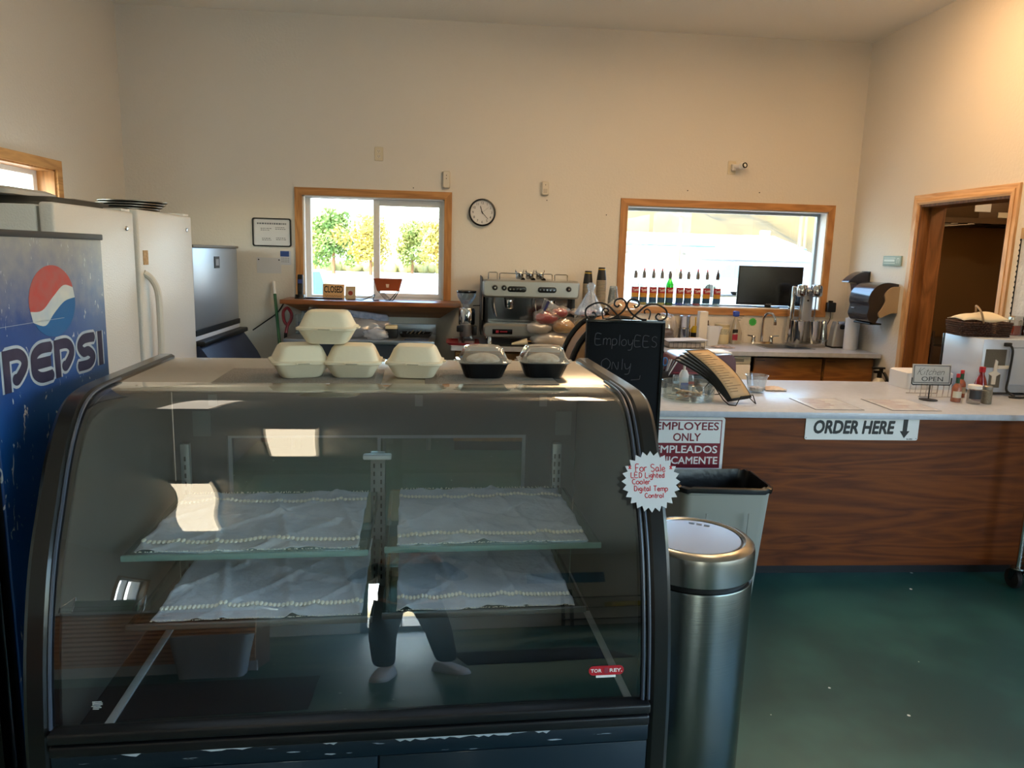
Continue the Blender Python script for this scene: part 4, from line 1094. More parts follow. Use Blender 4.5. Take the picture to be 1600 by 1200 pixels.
mm = Matrix.Translation((2.538, yw-.09, 2.506)) @ Vector((.30, -.92, .1)).to_track_quat('Z', 'Y').to_matrix().to_4x4()
MB().lathe([(.0245, .022), (.0245, .0325), (.016, .0335), (.014, .030)], (0, 0, 0), 24, mm).build('lens', blackg, t)
for i, (x, z) in enumerate(((1.343, 2.045), (2.075, 2.283), (2.742, 2.288), (-.383, 2.222), (.80, 2.155))):
    mb = MB(); mb.rod((x, yw, z), (x, yw-.012, z+.002), .003, n=8); mb.cyl((0, 0, 0), .005, .002, n=8, m=on_back(x, yw-.012, z))
    tag(mb.build('nail', dark), ('nail in the wall near the cup stacks, left of the wide window', 'nail above the middle of the wide window', 'nail above the wide window under the security camera', 'nail above the top edge of the sliding window', 'nail in the wall under the motion sensor')[i], 'nail', 'nails in the back wall')
# framed sheet, calendar, pinned paper
t = thing('framed_board', 'white board in a thin black frame hung beside the sliding window', 'board', (-1.612, yw-.01, 1.68))
mf = on_back(-1.612, yw, 1.802)
MB().box(-.155, .155, -.112, .112, .002, .008, m=mf).build('sheet', mat('sheet_white', '#cfd0d4', rough=.35), t)
mb = MB()
o_, i_ = rrect(.334, .246, .02, 5, 0), rrect(.31, .222, .012, 5, 0)
for z0_, z1_ in ((0.001, .016),):
    mb.loft([[p+Vector((0, 0, z0_)) for p in o_], [p+Vector((0, 0, z1_)) for p in o_], [p+Vector((0, 0, z1_)) for p in i_], [p+Vector((0, 0, z0_)) for p in i_]], cap0=False, cap1=False, m=mf)
mb.build('frame', black, t)
gr_ink = mat('ink_grey', '#6d7078', rough=.7)
mb = MB(); rnd = random.Random(11)
x = -.125
while x < .12:
    w_ = .008+.014*rnd.random(); mb.box(x, x+w_, .068, .082, .0082, .0086, m=mf); x += w_+.005
for cx_, cy_ in ((-.05, .03), (.075, .04), (-.04, -.055), (.08, -.05)):
    for r_ in range(2):
        x = cx_-.045
        while x < cx_+.03: w_ = .006+.012*rnd.random(); mb.box(x, x+w_, cy_-r_*.014, cy_+.006-r_*.014, .0082, .0085, m=mf); x += w_+.005
mb.build('written_lines', gr_ink, t)
t = thing('wall_calendar', 'small calendar with a dark blue picture panel pinned under the framed board', 'calendar', (-1.499, yw-.005, 1.524))
mcal = on_back(-1.499, yw, 1.584)
MB().box(-.046, .046, -.06, .06, .001, .003, m=mcal).build('sheet', mat('calendar_sheet', '#c9ccd2', rough=.7), t)
MB().box(-.046, .030, .012, .06, .0031, .004, m=mcal).build('picture', mat('calendar_blue', '#27407c', rough=.5, var='#31508f', vscale=30), t)
mb = MB()
for r_ in range(3):
    for k in range(5): mb.box(-.036+k*.014, -.028+k*.014, -.004-r_*.016, .002-r_*.016, .0031, .0035, m=mcal)
mb.build('printed_dates', gr_ink, t)
t = thing('pinned_paper', 'plain white sheet held by two black pins under the framed board', 'paper', (-1.645, yw-.004, 1.449))
mp_ = on_back(-1.645, yw, 1.515)
MB().grid(8, 4, lambda u, v: Vector((-.105+.21*u, -.068+.136*v, .0015+.003*math.sin(3*u+1)*(1-v))), m=mp_).build('sheet', mat('paper_cool', '#c9c9cb', rough=.8), t, solid=.0008)
for s in (-.088, .088): MB().cyl((s, .05, .002), .006, .004, n=10, m=mp_).build('pin', black, t)
# ------------------------------------------------------------------ serving shelf under the sliding window
shelfw = wood('shelf_fir', '#6e3d1e', '#985a2e', 'X', 1.0, rough=.35)
t = thing('serving_shelf', 'wooden serving shelf on a sloped plywood apron under the sliding window', 'shelf', (-.72, 6.65, 1.1))
MB().box(-1.475, .045, 6.42, 6.872, 1.206, 1.242, .003).build('shelf_top', shelfw, t)
top_l, top_r, bot_l, bot_r = (-1.44, 6.47), (.01, 6.47), (-1.29, 6.788), (-.13, 6.788)
mb = MB(); zt_, zb_ = 1.204, 1.085
A_ = [Vector((-1.44, 6.46, zt_)), Vector((.01, 6.46, zt_)), Vector((-.135, 6.785, zb_)), Vector((-1.285, 6.785, zb_))]
mb.loft([A_, [p+Vector((0, .0, .018)) if k > 1 else p+Vector((0, .02, 0)) for k, p in enumerate(A_)]]); mb.build('apron', wood('apron_ply', '#7d4a26', '#a06a3b', 'X', .8), t)
mb = MB()
for xa, xb in ((-1.44, -1.285), (.01, -.135)):
    mb.loft([[Vector((xa, 6.46, zt_)), Vector((xb, 6.785, zb_)), Vector((xa, 6.785, zt_))], [Vector((xa+.012*(1 if xa < -1 else -1), 6.47, zt_)), Vector((xb+.01*(1 if xa < -1 else -1), 6.785, zb_+.01)), Vector((xa+.012*(1 if xa < -1 else -1), 6.785, zt_))]])
mb.build('side_bracket', MATS['apron_ply'], t)
zs = 1.2425
t = thing('cordless_phone', 'black cordless phone standing in its cradle on the serving shelf', 'phone', (-1.345, 6.62, zs))
MB().loft([rrect(.085, .09, .02, 4, zs, -1.345, 6.62), rrect(.075, .075, .02, 4, zs+.035, -1.345, 6.625)]).build('cradle', blackg, t)
mb = MB(); mb.loft([rrect(.046, .03, .012, 4, 0), rrect(.05, .032, .012, 4, .08), rrect(.048, .03, .012, 4, .17), rrect(.042, .026, .012, 4, .178)], m=X((-1.345, 6.63, zs+.028), 0, -.12)); mb.build('handset', black, t)
MB().box(-.018, .018, -.0175, -.0162, .10, .135, m=X((-1.345, 6.63, zs+.028), 0, -.12)).build('screen', mat('phone_screen', '#3c4c8c', rough=.2), t)
MB().box(-.017, .017, -.0178, -.0162, .03, .09, m=X((-1.345, 6.63, zs+.028), 0, -.12)).build('keypad', mat('keypad_grey', '#26262a', rough=.5), t)
def slab_text(tname, label, cat, x, y, z0, w_, h_, col, body, tcol, tw, th, bold=.02, tilt=-.15):
    t = thing(tname, label, cat, (x, y, z0))
    m = X((x, y, z0), 0, PI/2+tilt) @ Matrix.Translation((0, h_/2, 0))
    MB().box(-w_/2, w_/2, -h_/2, h_/2, -.012, 0, .001, m=m).build('board', mat(tname+'_board', col, rough=.7, var=col, vscale=3), t)
    return t, m
t, m = slab_text('closed_sign', 'wooden sign reading CLOSED in black letters leaning on the window', 'sign', -1.073, 6.70, zs, .186, .128, '#d2a673', 'CLOSED', '#111', .15, .05, tilt=-.14)
text('CLOSED', ink, m @ Matrix.Translation((0, .018, .0005)), w=.16, h=.056, bold=.03, parent=t)
mb = MB(); rnd = random.Random(2)
mb.tube([(-.075+.006*k, -.042+.007*math.sin(k*1.9)+.004*rnd.random(), .001) for k in range(26)], .0016, 4, m=m); mb.build('script_line', mat('script_brown', '#54381f', rough=.8), t)
t, m = slab_text('picture_block', 'small picture block with a round emblem beside the wooden CLOSED sign', 'picture', -.925, 6.70, zs, .088, .112, '#c2aa86', '', '', 0, 0, tilt=-.14)
MB().lathe([(.034, 0), (.034, .001)], (0, 0, .0002), 24, m).build('disc', mat('disc_cream', '#c4b59c', rough=.7), t)
MB().lathe([(.020, 0), (.020, .001)], (0, -.004, .0014), 20, m).build('centre', mat('disc_red', '#8f3526', rough=.7), t)
t = thing('planter_tub', 'rust orange metal tub on thin wire legs on the serving shelf', 'tub', (-.59, 6.62, zs))
rust = mat('rust_orange', '#a8502a', rough=.45)
MB().loft([rrect(.19, .10, .02, 4, zs+.085, -.588, 6.62), rrect(.245, .13, .02, 4, zs+.187, -.588, 6.62), rrect(.25, .135, .022, 4, zs+.19, -.588, 6.62), rrect(.236, .121, .018, 4, zs+.19, -.588, 6.62), rrect(.184, .094, .018, 4, zs+.092, -.588, 6.62)]).build('tub', rust, t)
mb = MB()
for s in (-1, 1): mb.tube([(-.68, 6.62+s*.04, zs+.09), (-.60, 6.62+s*.05, zs+.002), (-.575, 6.62+s*.05, zs+.002), (-.50, 6.62+s*.04, zs+.09)], .0028, 6)
for s in (-1, 1): mb.tube([(-.66, 6.62+s*.04, zs+.09), (-.565, 6.62+s*.05, zs+.002), (-.545, 6.62+s*.05, zs+.002), (-.49, 6.62+s*.04, zs+.09)], .0028, 6)
mb.build('wire_legs', mat('wire_dark', '#2a2320', rough=.4, metal=.7), t)
mb = MB(); mb.loft([rrect(.02, .001, .0004, 2, 0, -.588, 6.5535), rrect(.03, .001, .0004, 2, .03, -.588, 6.5505)], m=Matrix.Translation((0, .003, zs+.115)))
mb.build('emblem', mat('emblem_cream', '#e0c0a8', rough=.6), t)
mb = MB(); mb.tube(spl([(-.93, 6.55, zs+.006), (-.86, 6.56, zs+.006), (-.80, 6.54, zs+.006), (-.74, 6.56, zs+.03), (-.70, 6.58, zs+.05), (-.71, 6.55, zs+.006), (-.66, 6.53, zs+.006)], 8), .004, 6)
tag(mb.build('black_cable', black), 'black cable curled on the serving shelf beside the orange tub', 'cable')
tag(MB().box(-1.30, -.98, 6.60, 6.635, zs, zs+.012, .004).build('black_bar', black), 'flat black bar lying on the shelf in front of the CLOSED sign', 'bar')
# ------------------------------------------------------------------ steel prep table and what lies on it
t = thing('prep_table', 'stainless prep table standing under the serving shelf', 'table', (-.78, 6.45, 0))
ss = mat('prep_steel', '#9aa0a8', rough=.32, metal=.85)
MB().box(-1.40, -.17, 6.18, 6.77, .905, .94, .005).build('table_top', ss, t)
MB().box(-1.38, -.19, 6.22, 6.76, .55, .904).build('body', mat('prep_body', '#4c5058', rough=.4, metal=.6), t)
MB().box(-1.40, -.17, 6.745, 6.775, .94, 1.03, .003).build('backsplash', ss, t)
for a_ in (-1.36, -.21):
    for b_ in (6.24, 6.73): MB().cyl((a_, b_, 0), .02, .55).build('leg', ss, t)
zt0 = .9405
film = glass('plastic_film', '#f2f5fa', .18, .10, .24, '#e6ebf4')
filmw = glass('plastic_film_dense', '#eef3fa', .14, .18, .55, '#e2e6ee')
def bag(name, label, cat, c, r, seed, mt, group=None, flat=.0, n=22, kn=.22, parent=None):
    rnd = random.Random(seed); ph = [rnd.random()*6.3 for _ in range(9)]
    mb = MB(); mb.ell((0, 0, 0), (1, 1, 1), n)
    for v in mb.bm.verts:
        p = v.co.copy(); k = 1+kn*(math.sin(3.1*p.x*2+ph[0]+2*p.z)*math.cos(2.7*p.y*2+ph[1])+.6*math.sin(7*p.x+5*p.y+ph[2])*math.sin(6*p.z+ph[3]))
        p = p*k; p = Vector((p.x*r[0], p.y*r[1], p.z*r[2]))
        v.co = Vector(c)+Vector((p.x, p.y, max(p.z, -r[2]*.82) + r[2]*.82))
    o = mb.build(name, mt, parent, angle=1.2)
    return o if parent is not None else tag(o, label, cat, group)
bag('plastic_bag', 'big crumpled clear bag of cup sleeves on the steel prep table', 'bag', (-.82, 6.47, zt0), (.24, .13, .085), 1, filmw)
bag('plastic_bag', 'small clear bag at the near side of the sleeves bag', 'bag', (-.66, 6.27, zt0), (.10, .06, .05), 2, filmw)
bag('plastic_bag', 'pointed clear bag hidden behind the raised takeout box', 'bag', (-1.16, 6.40, zt0), (.10, .08, .09), 3, film)
mb = MB(); mb.loft([rrect(.42, .10, .045, 5, 0), rrect(.44, .12, .05, 5, .03), rrect(.40, .09, .04, 5, .055)], m=X((-.80, 6.60, zt0+.145), 0, 0, .12))
tag(mb.build('sleeve_pack', mat('sleeve_blue_white', '#c2cbe0', rough=.4, var='#7f90b5', vscale=18)), 'blue printed sleeve of stacked white cups under the window shelf', 'pack')
t = thing('straw_box', 'small dark box of straws and stirrers below the CLOSED sign', 'box', (-1.125, 6.60, zt0))
mb = MB(); mb.loft([rrect(.09, .07, .006, 2, zt0, -1.125, 6.60), rrect(.10, .08, .006, 2, zt0+.13, -1.125, 6.60), rrect(.09, .07, .005, 2, zt0+.13, -1.125, 6.60), rrect(.08, .06, .005, 2, zt0+.01, -1.125, 6.60)]); mb.build('box', mat('box_olive', '#6d6a58', rough=.6), t)
rnd = random.Random(8)
for k in range(9):
    x_ = -1.16+.009*k; mb = MB(); mb.rod((x_, 6.6+.02*rnd.random(), zt0+.03), (x_+rnd.gauss(.008, .012), 6.6, zt0+.21+.02*rnd.random()), .003, n=6); mb.build('straw', mat('straw_white', '#cfcac0', rough=.5), t)
acr = glass('acrylic', '#eef4f6', .10, .0, .05)
for x_, w_, h_, s in ((-1.35, .045, .17, 'short clear acrylic holder next to the broom'), (-1.30, .045, .20, 'middle clear acrylic holder beside the broom'), (-1.22, .08, .26, 'tallest clear acrylic holder near the straw box')):
    mb = MB(); mb.loft([rrect(w_, .06, .003, 2, zt0, x_, 6.56), rrect(w_, .06, .003, 2, zt0+h_, x_, 6.56), rrect(w_-.006, .054, .002, 2, zt0+h_, x_, 6.56), rrect(w_-.006, .054, .002, 2, zt0+.005, x_, 6.56)])
    tag(mb.build('acrylic_holder', acr), s, 'holder', 'acrylic holders on the prep table')
t = thing('utensil_tray', 'black tray of serving utensils on the steel prep table', 'tray', (-.40, 6.47, zt0))
MB().loft([rrect(.24, .20, .02, 3, zt0, -.34, 6.55), rrect(.28, .24, .02, 3, zt0+.03, -.34, 6.55), rrect(.26, .22, .02, 3, zt0+.03, -.34, 6.55), rrect(.23, .19, .02, 3, zt0+.006, -.34, 6.55)]).build('tray', black, t)
brass = mat('brass_utensil', '#b89a5a', rough=.3, metal=.9)
for k in range(5):
    MB().rod((-.42+.035*k, 6.47, zt0+.03), (-.40+.035*k, 6.62, zt0+.045), .005, n=6).build('handle', brass if k % 2 else steelb, t)
tag(MB().box(-.59, -.49, 6.36, 6.46, zt0+.001, zt0+.075, .006).build('card_box', black), 'black box under the folded card on the prep table', 'box')
tag(MB().box(-.59, -.49, 6.37, 6.46, zt0+.076, zt0+.105, .004).build('card_pack', mat('card_cream', '#d6c7a2', rough=.7)), 'cream packet lying on the black box on the prep table', 'packet')
tag(MB().box(-.42, -.22, 6.22, 6.32, zt0, zt0+.008, .003).build('flat_knife_case', mat('slate_blue', '#38445c', rough=.5)), 'flat dark strip lying at the prep table front edge', 'strip')
# broom and snow-shovel grip at the left of the table
t = thing('broom', 'green handled broom with a white tip leaning beside the ice machine', 'broom', (-1.42, 6.55, 0))
gpole = mat('green_pole', '#1f5a36', rough=.4)
a0, a1 = Vector((-1.40, 6.30, .06)), Vector((-1.60, 6.765, 1.36))
MB().rod(a0, a1, .0135).build('handle', gpole, t); MB().rod(a0+(a1-a0)*.93, a1+(a1-a0)*.012, .015).build('tip', vinyl, t)
MB().loft([rrect(.28, .05, .01, 2, .0, -1.44, 6.30), rrect(.22, .04, .01, 2, .10, -1.41, 6.30)]).build('bristles', mat('bristle', '#2c4a38', rough=.9), t)
t = thing('red_handled_scoop', 'dust pan with a red and black loop handle beside the green broom', 'dust pan', (-1.50, 6.68, 0))
redp = mat('red_plastic', '#8d1f28', rough=.35)
MB().tube(spl([(-1.475, 6.62, .93), (-1.46, 6.63, 1.0), (-1.43, 6.64, 1.06), (-1.43, 6.65, 1.11), (-1.465, 6.66, 1.155), (-1.50, 6.66, 1.12), (-1.495, 6.65, 1.05), (-1.47, 6.64, 1.01)], 6), .0135, 8).build('loop_handle', redp, t)
MB().rod((-1.475, 6.62, .94), (-1.52, 6.55, .12), .014).build('shaft', black, t)
mb = MB(); mb.loft([rrect(.26, .20, .02, 3, 0, -1.54, 6.55), rrect(.28, .22, .02, 3, .05, -1.54, 6.55), rrect(.26, .2, .02, 3, .05, -1.54, 6.55), rrect(.24, .18, .02, 3, .01, -1.54, 6.55)]); mb.build('pan', redp, t)

# ------------------------------------------------------------------ back counter, sink and base cabinets
lam = mat('grey_laminate', '#b4bac6', rough=.3, var='#a9afbb', vscale=30)
lam_edge = MATS['grey_laminate']
bx0, bx1, by0, by1 = -.03, 3.655, 6.10, 6.795
sk = (2.76, 3.18, 6.36, 6.68)
t = thing('back_counter', 'long grey laminate counter along the back wall under the wide window', 'counter', (1.8, 6.45, .88))
mb = MB()
for a_, b_, c_2, d_ in ((bx0, sk[0], by0, by1), (sk[1], bx1, by0, by1), (sk[0], sk[1], by0, sk[2]), (sk[0], sk[1], sk[3], by1)): mb.box(a_, b_, c_2, d_, .878, .914)
mb.build('worktop', lam, t)
ply = wood('cabinet_ply', '#6a4020', '#95622f', 'X', .9, rough=.4)
plyl = wood('cabinet_ply_light', '#87552a', '#b07a42', 'Z', .9, rough=.4)
def cab(x0, x1, label, nd, mt, top=.877):
    t = thing('base_cabinet', label, 'cabinet', ((x0+x1)/2, 6.47, 0), 'base cabinets of the back counter')
    MB().box(x0, x1, 6.19, 6.79, .09, top).build('carcass', mt, t); MB().box(x0+.01, x1-.01, 6.24, 6.79, 0, .089).build('plinth', black, t)
    w_ = (x1-x0)/nd
    for k in range(nd):
        d = MB().box(x0+k*w_+.008, x0+(k+1)*w_-.008, 6.168, 6.189, .11, .855, .003).build('door', mt, t)
        MB().box(x0+k*w_+.02, x0+k*w_+.10, 6.1675, 6.168, .83, .835).build('pull_slot', black, d)
cab(0.0, .62, 'pale plywood cabinet under the coffee grinder', 2, plyl); cab(.63, 1.80, 'plywood cabinet under the espresso machine', 2, plyl)
cab(2.56, 3.18, 'plywood cabinet directly below the sink', 1, ply, .735); cab(3.19, 3.64, 'plywood cabinet at the corner by the kitchen doorway', 1, ply)
t = thing('undercounter_cooler', 'white undercounter cooler between the plywood cabinets', 'cooler', (2.18, 6.45, 0))
MB().box(1.83, 2.53, 6.16, 6.78, .03, .87, .008).build('cabinet', white_app, t)
MB().box(1.84, 2.52, 6.125, 6.159, .08, .80, .008).build('door', white_app, t); MB().box(1.84, 2.52, 6.13, 6.159, .805, .868, .006).build('control_panel', mat('panel_cream', '#d8cfb8', rough=.4), t)
MB().box(1.90, 2.46, 6.128, 6.131, .822, .85).build('vent', mat('vent_grey', '#8d887c', rough=.6), t)
# sink and tap
chrome = mat('chrome', '#c9c9c9', rough=.12, metal=1.0)
t = thing('sink', 'small stainless sink set into the back counter', 'sink', (2.97, 6.52, .75))
MB().loft([rrect(.46, .36, .03, 4, .9145, 2.97, 6.52), rrect(.46, .36, .03, 4, .918, 2.97, 6.52), rrect(.405, .305, .04, 4, .918, 2.97, 6.52), rrect(.40, .30, .04, 4, .90, 2.97, 6.52), rrect(.37, .27, .05, 4, .76, 2.97, 6.52)], cap0=False).build('basin', ss, t)
MB().cyl((2.97, 6.52, .7605), .03, .003).build('drain', chrome, t)
t = thing('faucet', 'chrome gooseneck faucet with two lever handles behind the sink', 'faucet', (2.86, 6.74, .914))
MB().loft([rrect(.22, .05, .02, 4, .9145, 2.86, 6.735), rrect(.20, .04, .018, 4, .935, 2.86, 6.735)]).build('base', chrome, t)
MB().tube(spl([(2.855, 6.735, .93), (2.855, 6.735, 1.10), (2.862, 6.73, 1.165), (2.885, 6.715, 1.20), (2.92, 6.69, 1.195), (2.94, 6.675, 1.155), (2.943, 6.672, 1.11)], 8), .012, 10).build('spout', chrome, t)
MB().rod((2.943, 6.672, 1.125), (2.943, 6.672, 1.095), .015).build('aerator', chrome, t)
for s in (-1, 1):
    MB().lathe([(.022, 0), (.017, .03), (.02, .045), (.014, .055)], (2.86+s*.085, 6.735, .934), 16).build('valve', chrome, t)
    MB().rod((2.86+s*.085, 6.735, .985), (2.86+s*.15, 6.715, .993), .008, .006).build('handle', chrome, t)
zc = .9145
# grinder on its red tray
t = thing('serving_tray', 'red plastic tray under the coffee grinder', 'tray', (.07, 6.33, zc))
t2 = MB(); t2.loft([rrect(.24, .32, .03, 4, zc, .068, 6.33), rrect(.28, .36, .04, 4, zc+.018, .068, 6.33), rrect(.27, .35, .036, 4, zc+.018, .068, 6.33), rrect(.235, .315, .03, 4, zc+.004, .068, 6.33)])
t2.build('tray', mat('tray_red', '#9c1c2c', rough=.35), t)
zg = zc+.0045; gx, gy = .098, 6.36
t = thing('coffee_grinder', 'chrome coffee grinder with a clear bean hopper on the red tray', 'grinder', (gx, gy, zg))
cast = mat('grinder_grey', '#9b9b9a', rough=.3, metal=.85)
MB().loft([rrect(.14, .20, .02, 4, zg, gx, gy), rrect(.14, .20, .02, 4, zg+.02, gx, gy), rrect(.11, .15, .03, 4, zg+.035, gx, gy+.02), rrect(.12, .14, .04, 5, zg+.15, gx, gy+.02)]).build('base', cast, t)
MB().lathe([(.066, .15), (.070, .16), (.070, .27), (.062, .29), (.03, .30)], (gx, gy+.02, zg), 24).build('motor_body', chrome, t)
MB().lathe([(.046, .06), (.05, .07), (.05, .155), (.046, .16)], (gx-.01, gy-.075, zg), 20).build('dosing_chamber', mat('doser_grey', '#6e6e70', rough=.3, metal=.5), t)
MB().box(gx-.085, gx-.03, gy-.14, gy-.09, zg+.10, zg+.15, .008).build('dosing_lever', black, t); MB().box(gx+.05, gx+.085, gy-.10, gy-.05, zg+.07, zg+.15, .008).build('side_knob', black, t)
MB().rod((gx-.03, gy-.12, zg+.06), (gx-.03, gy-.12, zg+.01), .012).build('portafilter_fork', black, t)
MB().lathe([(.032, .30), (.034, .32), (.05, .34), (.078, .385), (.082, .42), (.080, .42), (.076, .387), (.048, .345), (.03, .325)], (gx-.005, gy+.02, zg), 28, cap0=False, cap1=False).build('hopper', glass('smoky_hopper', '#dfe3e6', .14, .02, .12), t)
MB().lathe([(.083, .42), (.085, .425), (.083, .438), (.07, .442)], (gx-.005, gy+.02, zg), 28).build('hopper_lid', blackg, t)
MB().rod((gx+.05, gy-.03, zg+.315), (gx+.11, gy-.05, zg+.32), .004).build('adjust_lever', black, t)
# espresso machine
ex0, ex1, ey0, ey1 = .235, 1.03, 6.24, 6.74
t = thing('espresso_machine', 'wide silver two group espresso machine on the back counter', 'espresso machine', (.63, 6.48, zc))
silv = mat('espresso_silver', '#b4b3ae', rough=.34, metal=.8)
def pod(x0, x1, y0_, y1_, z0_, z1_, r_):
    cxm, w_, h_ = (x0+x1)/2, x1-x0, z1_-z0_
    mb = MB(); M_ = Matrix.Translation((cxm, (y0_+y1_)/2, (z0_+z1_)/2)) @ Matrix.Rotation(PI/2, 4, 'X')
    mb.loft([rrect(w_-.02, h_-.02, r_*.8, 5, -(y1_-y0_)/2), rrect(w_, h_, r_, 5, -(y1_-y0_)/2+.01), rrect(w_, h_, r_, 5, (y1_-y0_)/2-.02), rrect(w_-.03, h_-.03, r_*.7, 5, (y1_-y0_)/2)], m=M_)
    return mb
pod(ex0-.012, ex1+.01, ey0, ey1, 1.312, 1.462, .03).build('head', silv, t)
pod(ex0, ex1, ey0-.02, ey1, .985, 1.092, .03).build('lower_body', silv, t)
MB().box(ex0+.03, ex1-.03, ey0+.22, ey1-.01, 1.09, 1.315).build('back_panel', mat('espresso_back', '#9a9a9c', rough=.12, metal=1.0), t)
for x_ in (ex0+.012, ex1-.042): MB().box(x_, x_+.032, ey0+.1, ey1-.01, 1.09, 1.315, .004).build('side_post', black, t)
MB().box(ex0-.018, ex0-.0125, ey0+.05, ey1, .99, 1.48).build('side_panel', black, t)
MB().box(ex0+.03, ex1-.03, ey0+.02, ey0+.2, 1.092, 1.10, .002).build('drip_grate', chrome, t)
for xg in (.46, .81):
    g = MB().lathe([(.036, 0), (.04, .01), (.04, .05), (.03, .07)], (xg, ey0+.13, 1.245), 20).build('group_head', chrome, t)
    MB().lathe([(.030, -.03), (.036, -.02), (.036, 0)], (xg, ey0+.13, 1.245), 20).build('filter_basket', chrome, g)
    mb = MB(); mb.tube(spl([(xg-.13, ey0+.1, 1.31), (xg-.135, ey0+.07, 1.25), (xg-.12, ey0+.06, 1.17), (xg-.11, ey0+.06, 1.14)], 6), .006, 8); mb.build('steam_wand', chrome, t)
knobm = mat('knob_black', '#101011', rough=.3)
for xk in (.327, .403, .946):
    k_ = MB().lathe([(.022, 0), (.023, .012), (.016, .026), (.014, .03)], (0, 0, 0), 18, Matrix.Translation((xk, ey0+.002, 1.395)) @ Matrix.Rotation(PI/2, 4, 'X')).build('knob', knobm, t)
    MB().lathe([(.008, .03), (.008, .0315)], (0, 0, 0), 12, Matrix.Translation((xk, ey0+.002, 1.395)) @ Matrix.Rotation(PI/2, 4, 'X')).build('cap', chrome, k_)
for xk in (.511, .764):
    mk = Matrix.Translation((xk, ey0+.001, 1.385)) @ Matrix.Rotation(PI/2, 4, 'X')
    k_ = MB().loft([rrect(.158, .048, .022, 6, 0), rrect(.158, .048, .022, 6, .006), rrect(.15, .04, .019, 6, .008)], m=mk).build('button_pad', knobm, t)
    for q in range(5): MB().cyl((-.056+.028*q, 0, .0075), .008, .003, n=12, m=mk).build('button', chrome, k_)
mk = Matrix.Translation((.396, ey0-.021, 1.03)) @ Matrix.Rotation(PI/2, 4, 'X')
k_ = MB().box(-.084, .084, -.021, .021, 0, .003, .002, m=mk).build('nameplate', blackg, t)
rdk = mat('name_red', '#9c1f30', rough=.5)
MB().box(-.055, -.03, -.011, .011, .003, .0036, m=mk).build('emblem', rdk, k_); mb = MB()
for q in range(7): mb.box(-.02+.009*q, -.014+.009*q, -.006, .006, .003, .0036, m=mk)
mb.build('lettering', rdk, k_)
for a_, b_ in ((ex0+.06, ey0+.05), (ex1-.06, ey0+.05), (ex0+.06, ey1-.05), (ex1-.06, ey1-.05)): MB().lathe([(.03, 0), (.022, .015), (.02, .072)], (a_, b_, zc), 14).build('foot', chrome, t)
for a_, b_, hh in ((.271, .345, .055), (.365, .806, .05), (.828, .935, .048)):
    mb = MB(); mb.tube([(a_, ey0+.03, 1.46), (a_, ey0+.03, 1.46+hh), (a_+.01, ey0+.03, 1.465+hh), (b_-.01, ey0+.03, 1.465+hh), (b_, ey0+.03, 1.46+hh), (b_, ey0+.03, 1.46)], .004, 6); mb.build('cup_rail', chrome, t)
def portafilter(x):
    t = thing('portafilter', 'x', 'portafilter', (0, 0, 0), 'portafilters on the espresso machine')
    MB().lathe([(.026, .0), (.034, .012), (.034, .045), (.038, .05), (.036, .055)], (0, .04, 0), 18).build('filter_cup', chrome, t)
    MB().rod((0, .01, .02), (.008, -.085, -.002), .013, .018).build('handle', blackg, t)
    mb = MB(); mb.tube([(-.02, .04, .05), (-.035, .04, .065), (-.034, .04, .08)], [.006, .006, .003], 6); mb.tube([(.02, .04, .05), (.035, .04, .065), (.034, .04, .08)], [.006, .006, .003], 6); mb.build('lug', chrome, t)
    return t
pf = portafilter(0)
for i, x_ in enumerate((.545, .632, .720)):
    o = pf if i == 0 else dup(pf, (0, 0, 0))
    o.location = (x_, ey0+.11, 1.463+.003); o.rotation_euler = (0, 0, .1); o['label'] = 'chrome portafilter with black handle, ' + ('nearest the knobs on the espresso machine', 'middle of three on the espresso machine', 'nearest the cup stacks on the espresso machine')[i]
tag(MB().box(.28, 1.0, 6.14, 6.21, zc, zc+.012, .003).build('bar_mat', black), 'black rubber mat in front of the espresso machine', 'mat')
t = thing('milk_whisk', 'pale cone shaped scoop with a metal rod lying before the espresso machine', 'scoop', (.6, 6.17, zc+.012))
MB().rod((.47, 6.15, zc+.02), (.60, 6.17, zc+.04), .008, .03, 14).build('cone', mat('scoop_cream', '#d3ccb5', rough=.35), t); MB().rod((.60, 6.17, zc+.045), (.74, 6.19, zc+.04), .005).build('rod', brass, t)
# bread in bags at the counter end
crust = mat('bread_crust', '#b9894e', rough=.85, var='#d2a96c', vscale=9)
loafm = mat('bread_pale', '#c9a77a', rough=.85, var='#dcc094', vscale=7)
def bread(c, r, label, body, wrap, seed, extra=None):
    t = thing('bagged_bread', label, 'bread', c, 'bagged bread by the espresso machine')
    bag('bread', '', '', c, tuple(.82*q for q in r), seed, body, kn=.06, parent=t)
    bag('wrapper', '', '', (c[0], c[1], c[2]-.0), r, seed+1, wrap, kn=.12, parent=t)
    if extra: extra(t)
filmc = glass('bread_film', '#f5f2ee', .16, .10, .16, '#f4efe8')
redb = mat('bag_red', '#a3202a', rough=.4)
def zipbag(t):
    mb = MB(); mb.grid(10, 8, lambda u, v: Vector((.69+.12*u+.04*v, 6.12+.02*math.sin(4*u), 1.16+.15*v*(1-.35*u)+.02*(1-u)))); mb.build('zip_bag', film, t, angle=2, solid=.001)
    mb = MB(); mb.tube([(.705, 6.112, 1.165), (.765, 6.112, 1.30)], .011, 6); mb.build('blue_stripe', mat('zip_blue', '#2a2f63', rough=.4), t)
bread((.80, 6.155, zc), (.17, .06, .07), 'flat clear wrapped bread at the bottom of the heap by the machine', loafm, filmw, 20)
bread((1.13, 6.20, zc), (.15, .09, .08), 'pale loaf bag at the bottom of the heap nearest the cup stacks', loafm, filmc, 28)
bread((.70, 6.15, 1.03), (.11, .06, .055), 'crumpled clear bag with a pale bun on the near edge of the bread heap', loafm, filmw, 30)
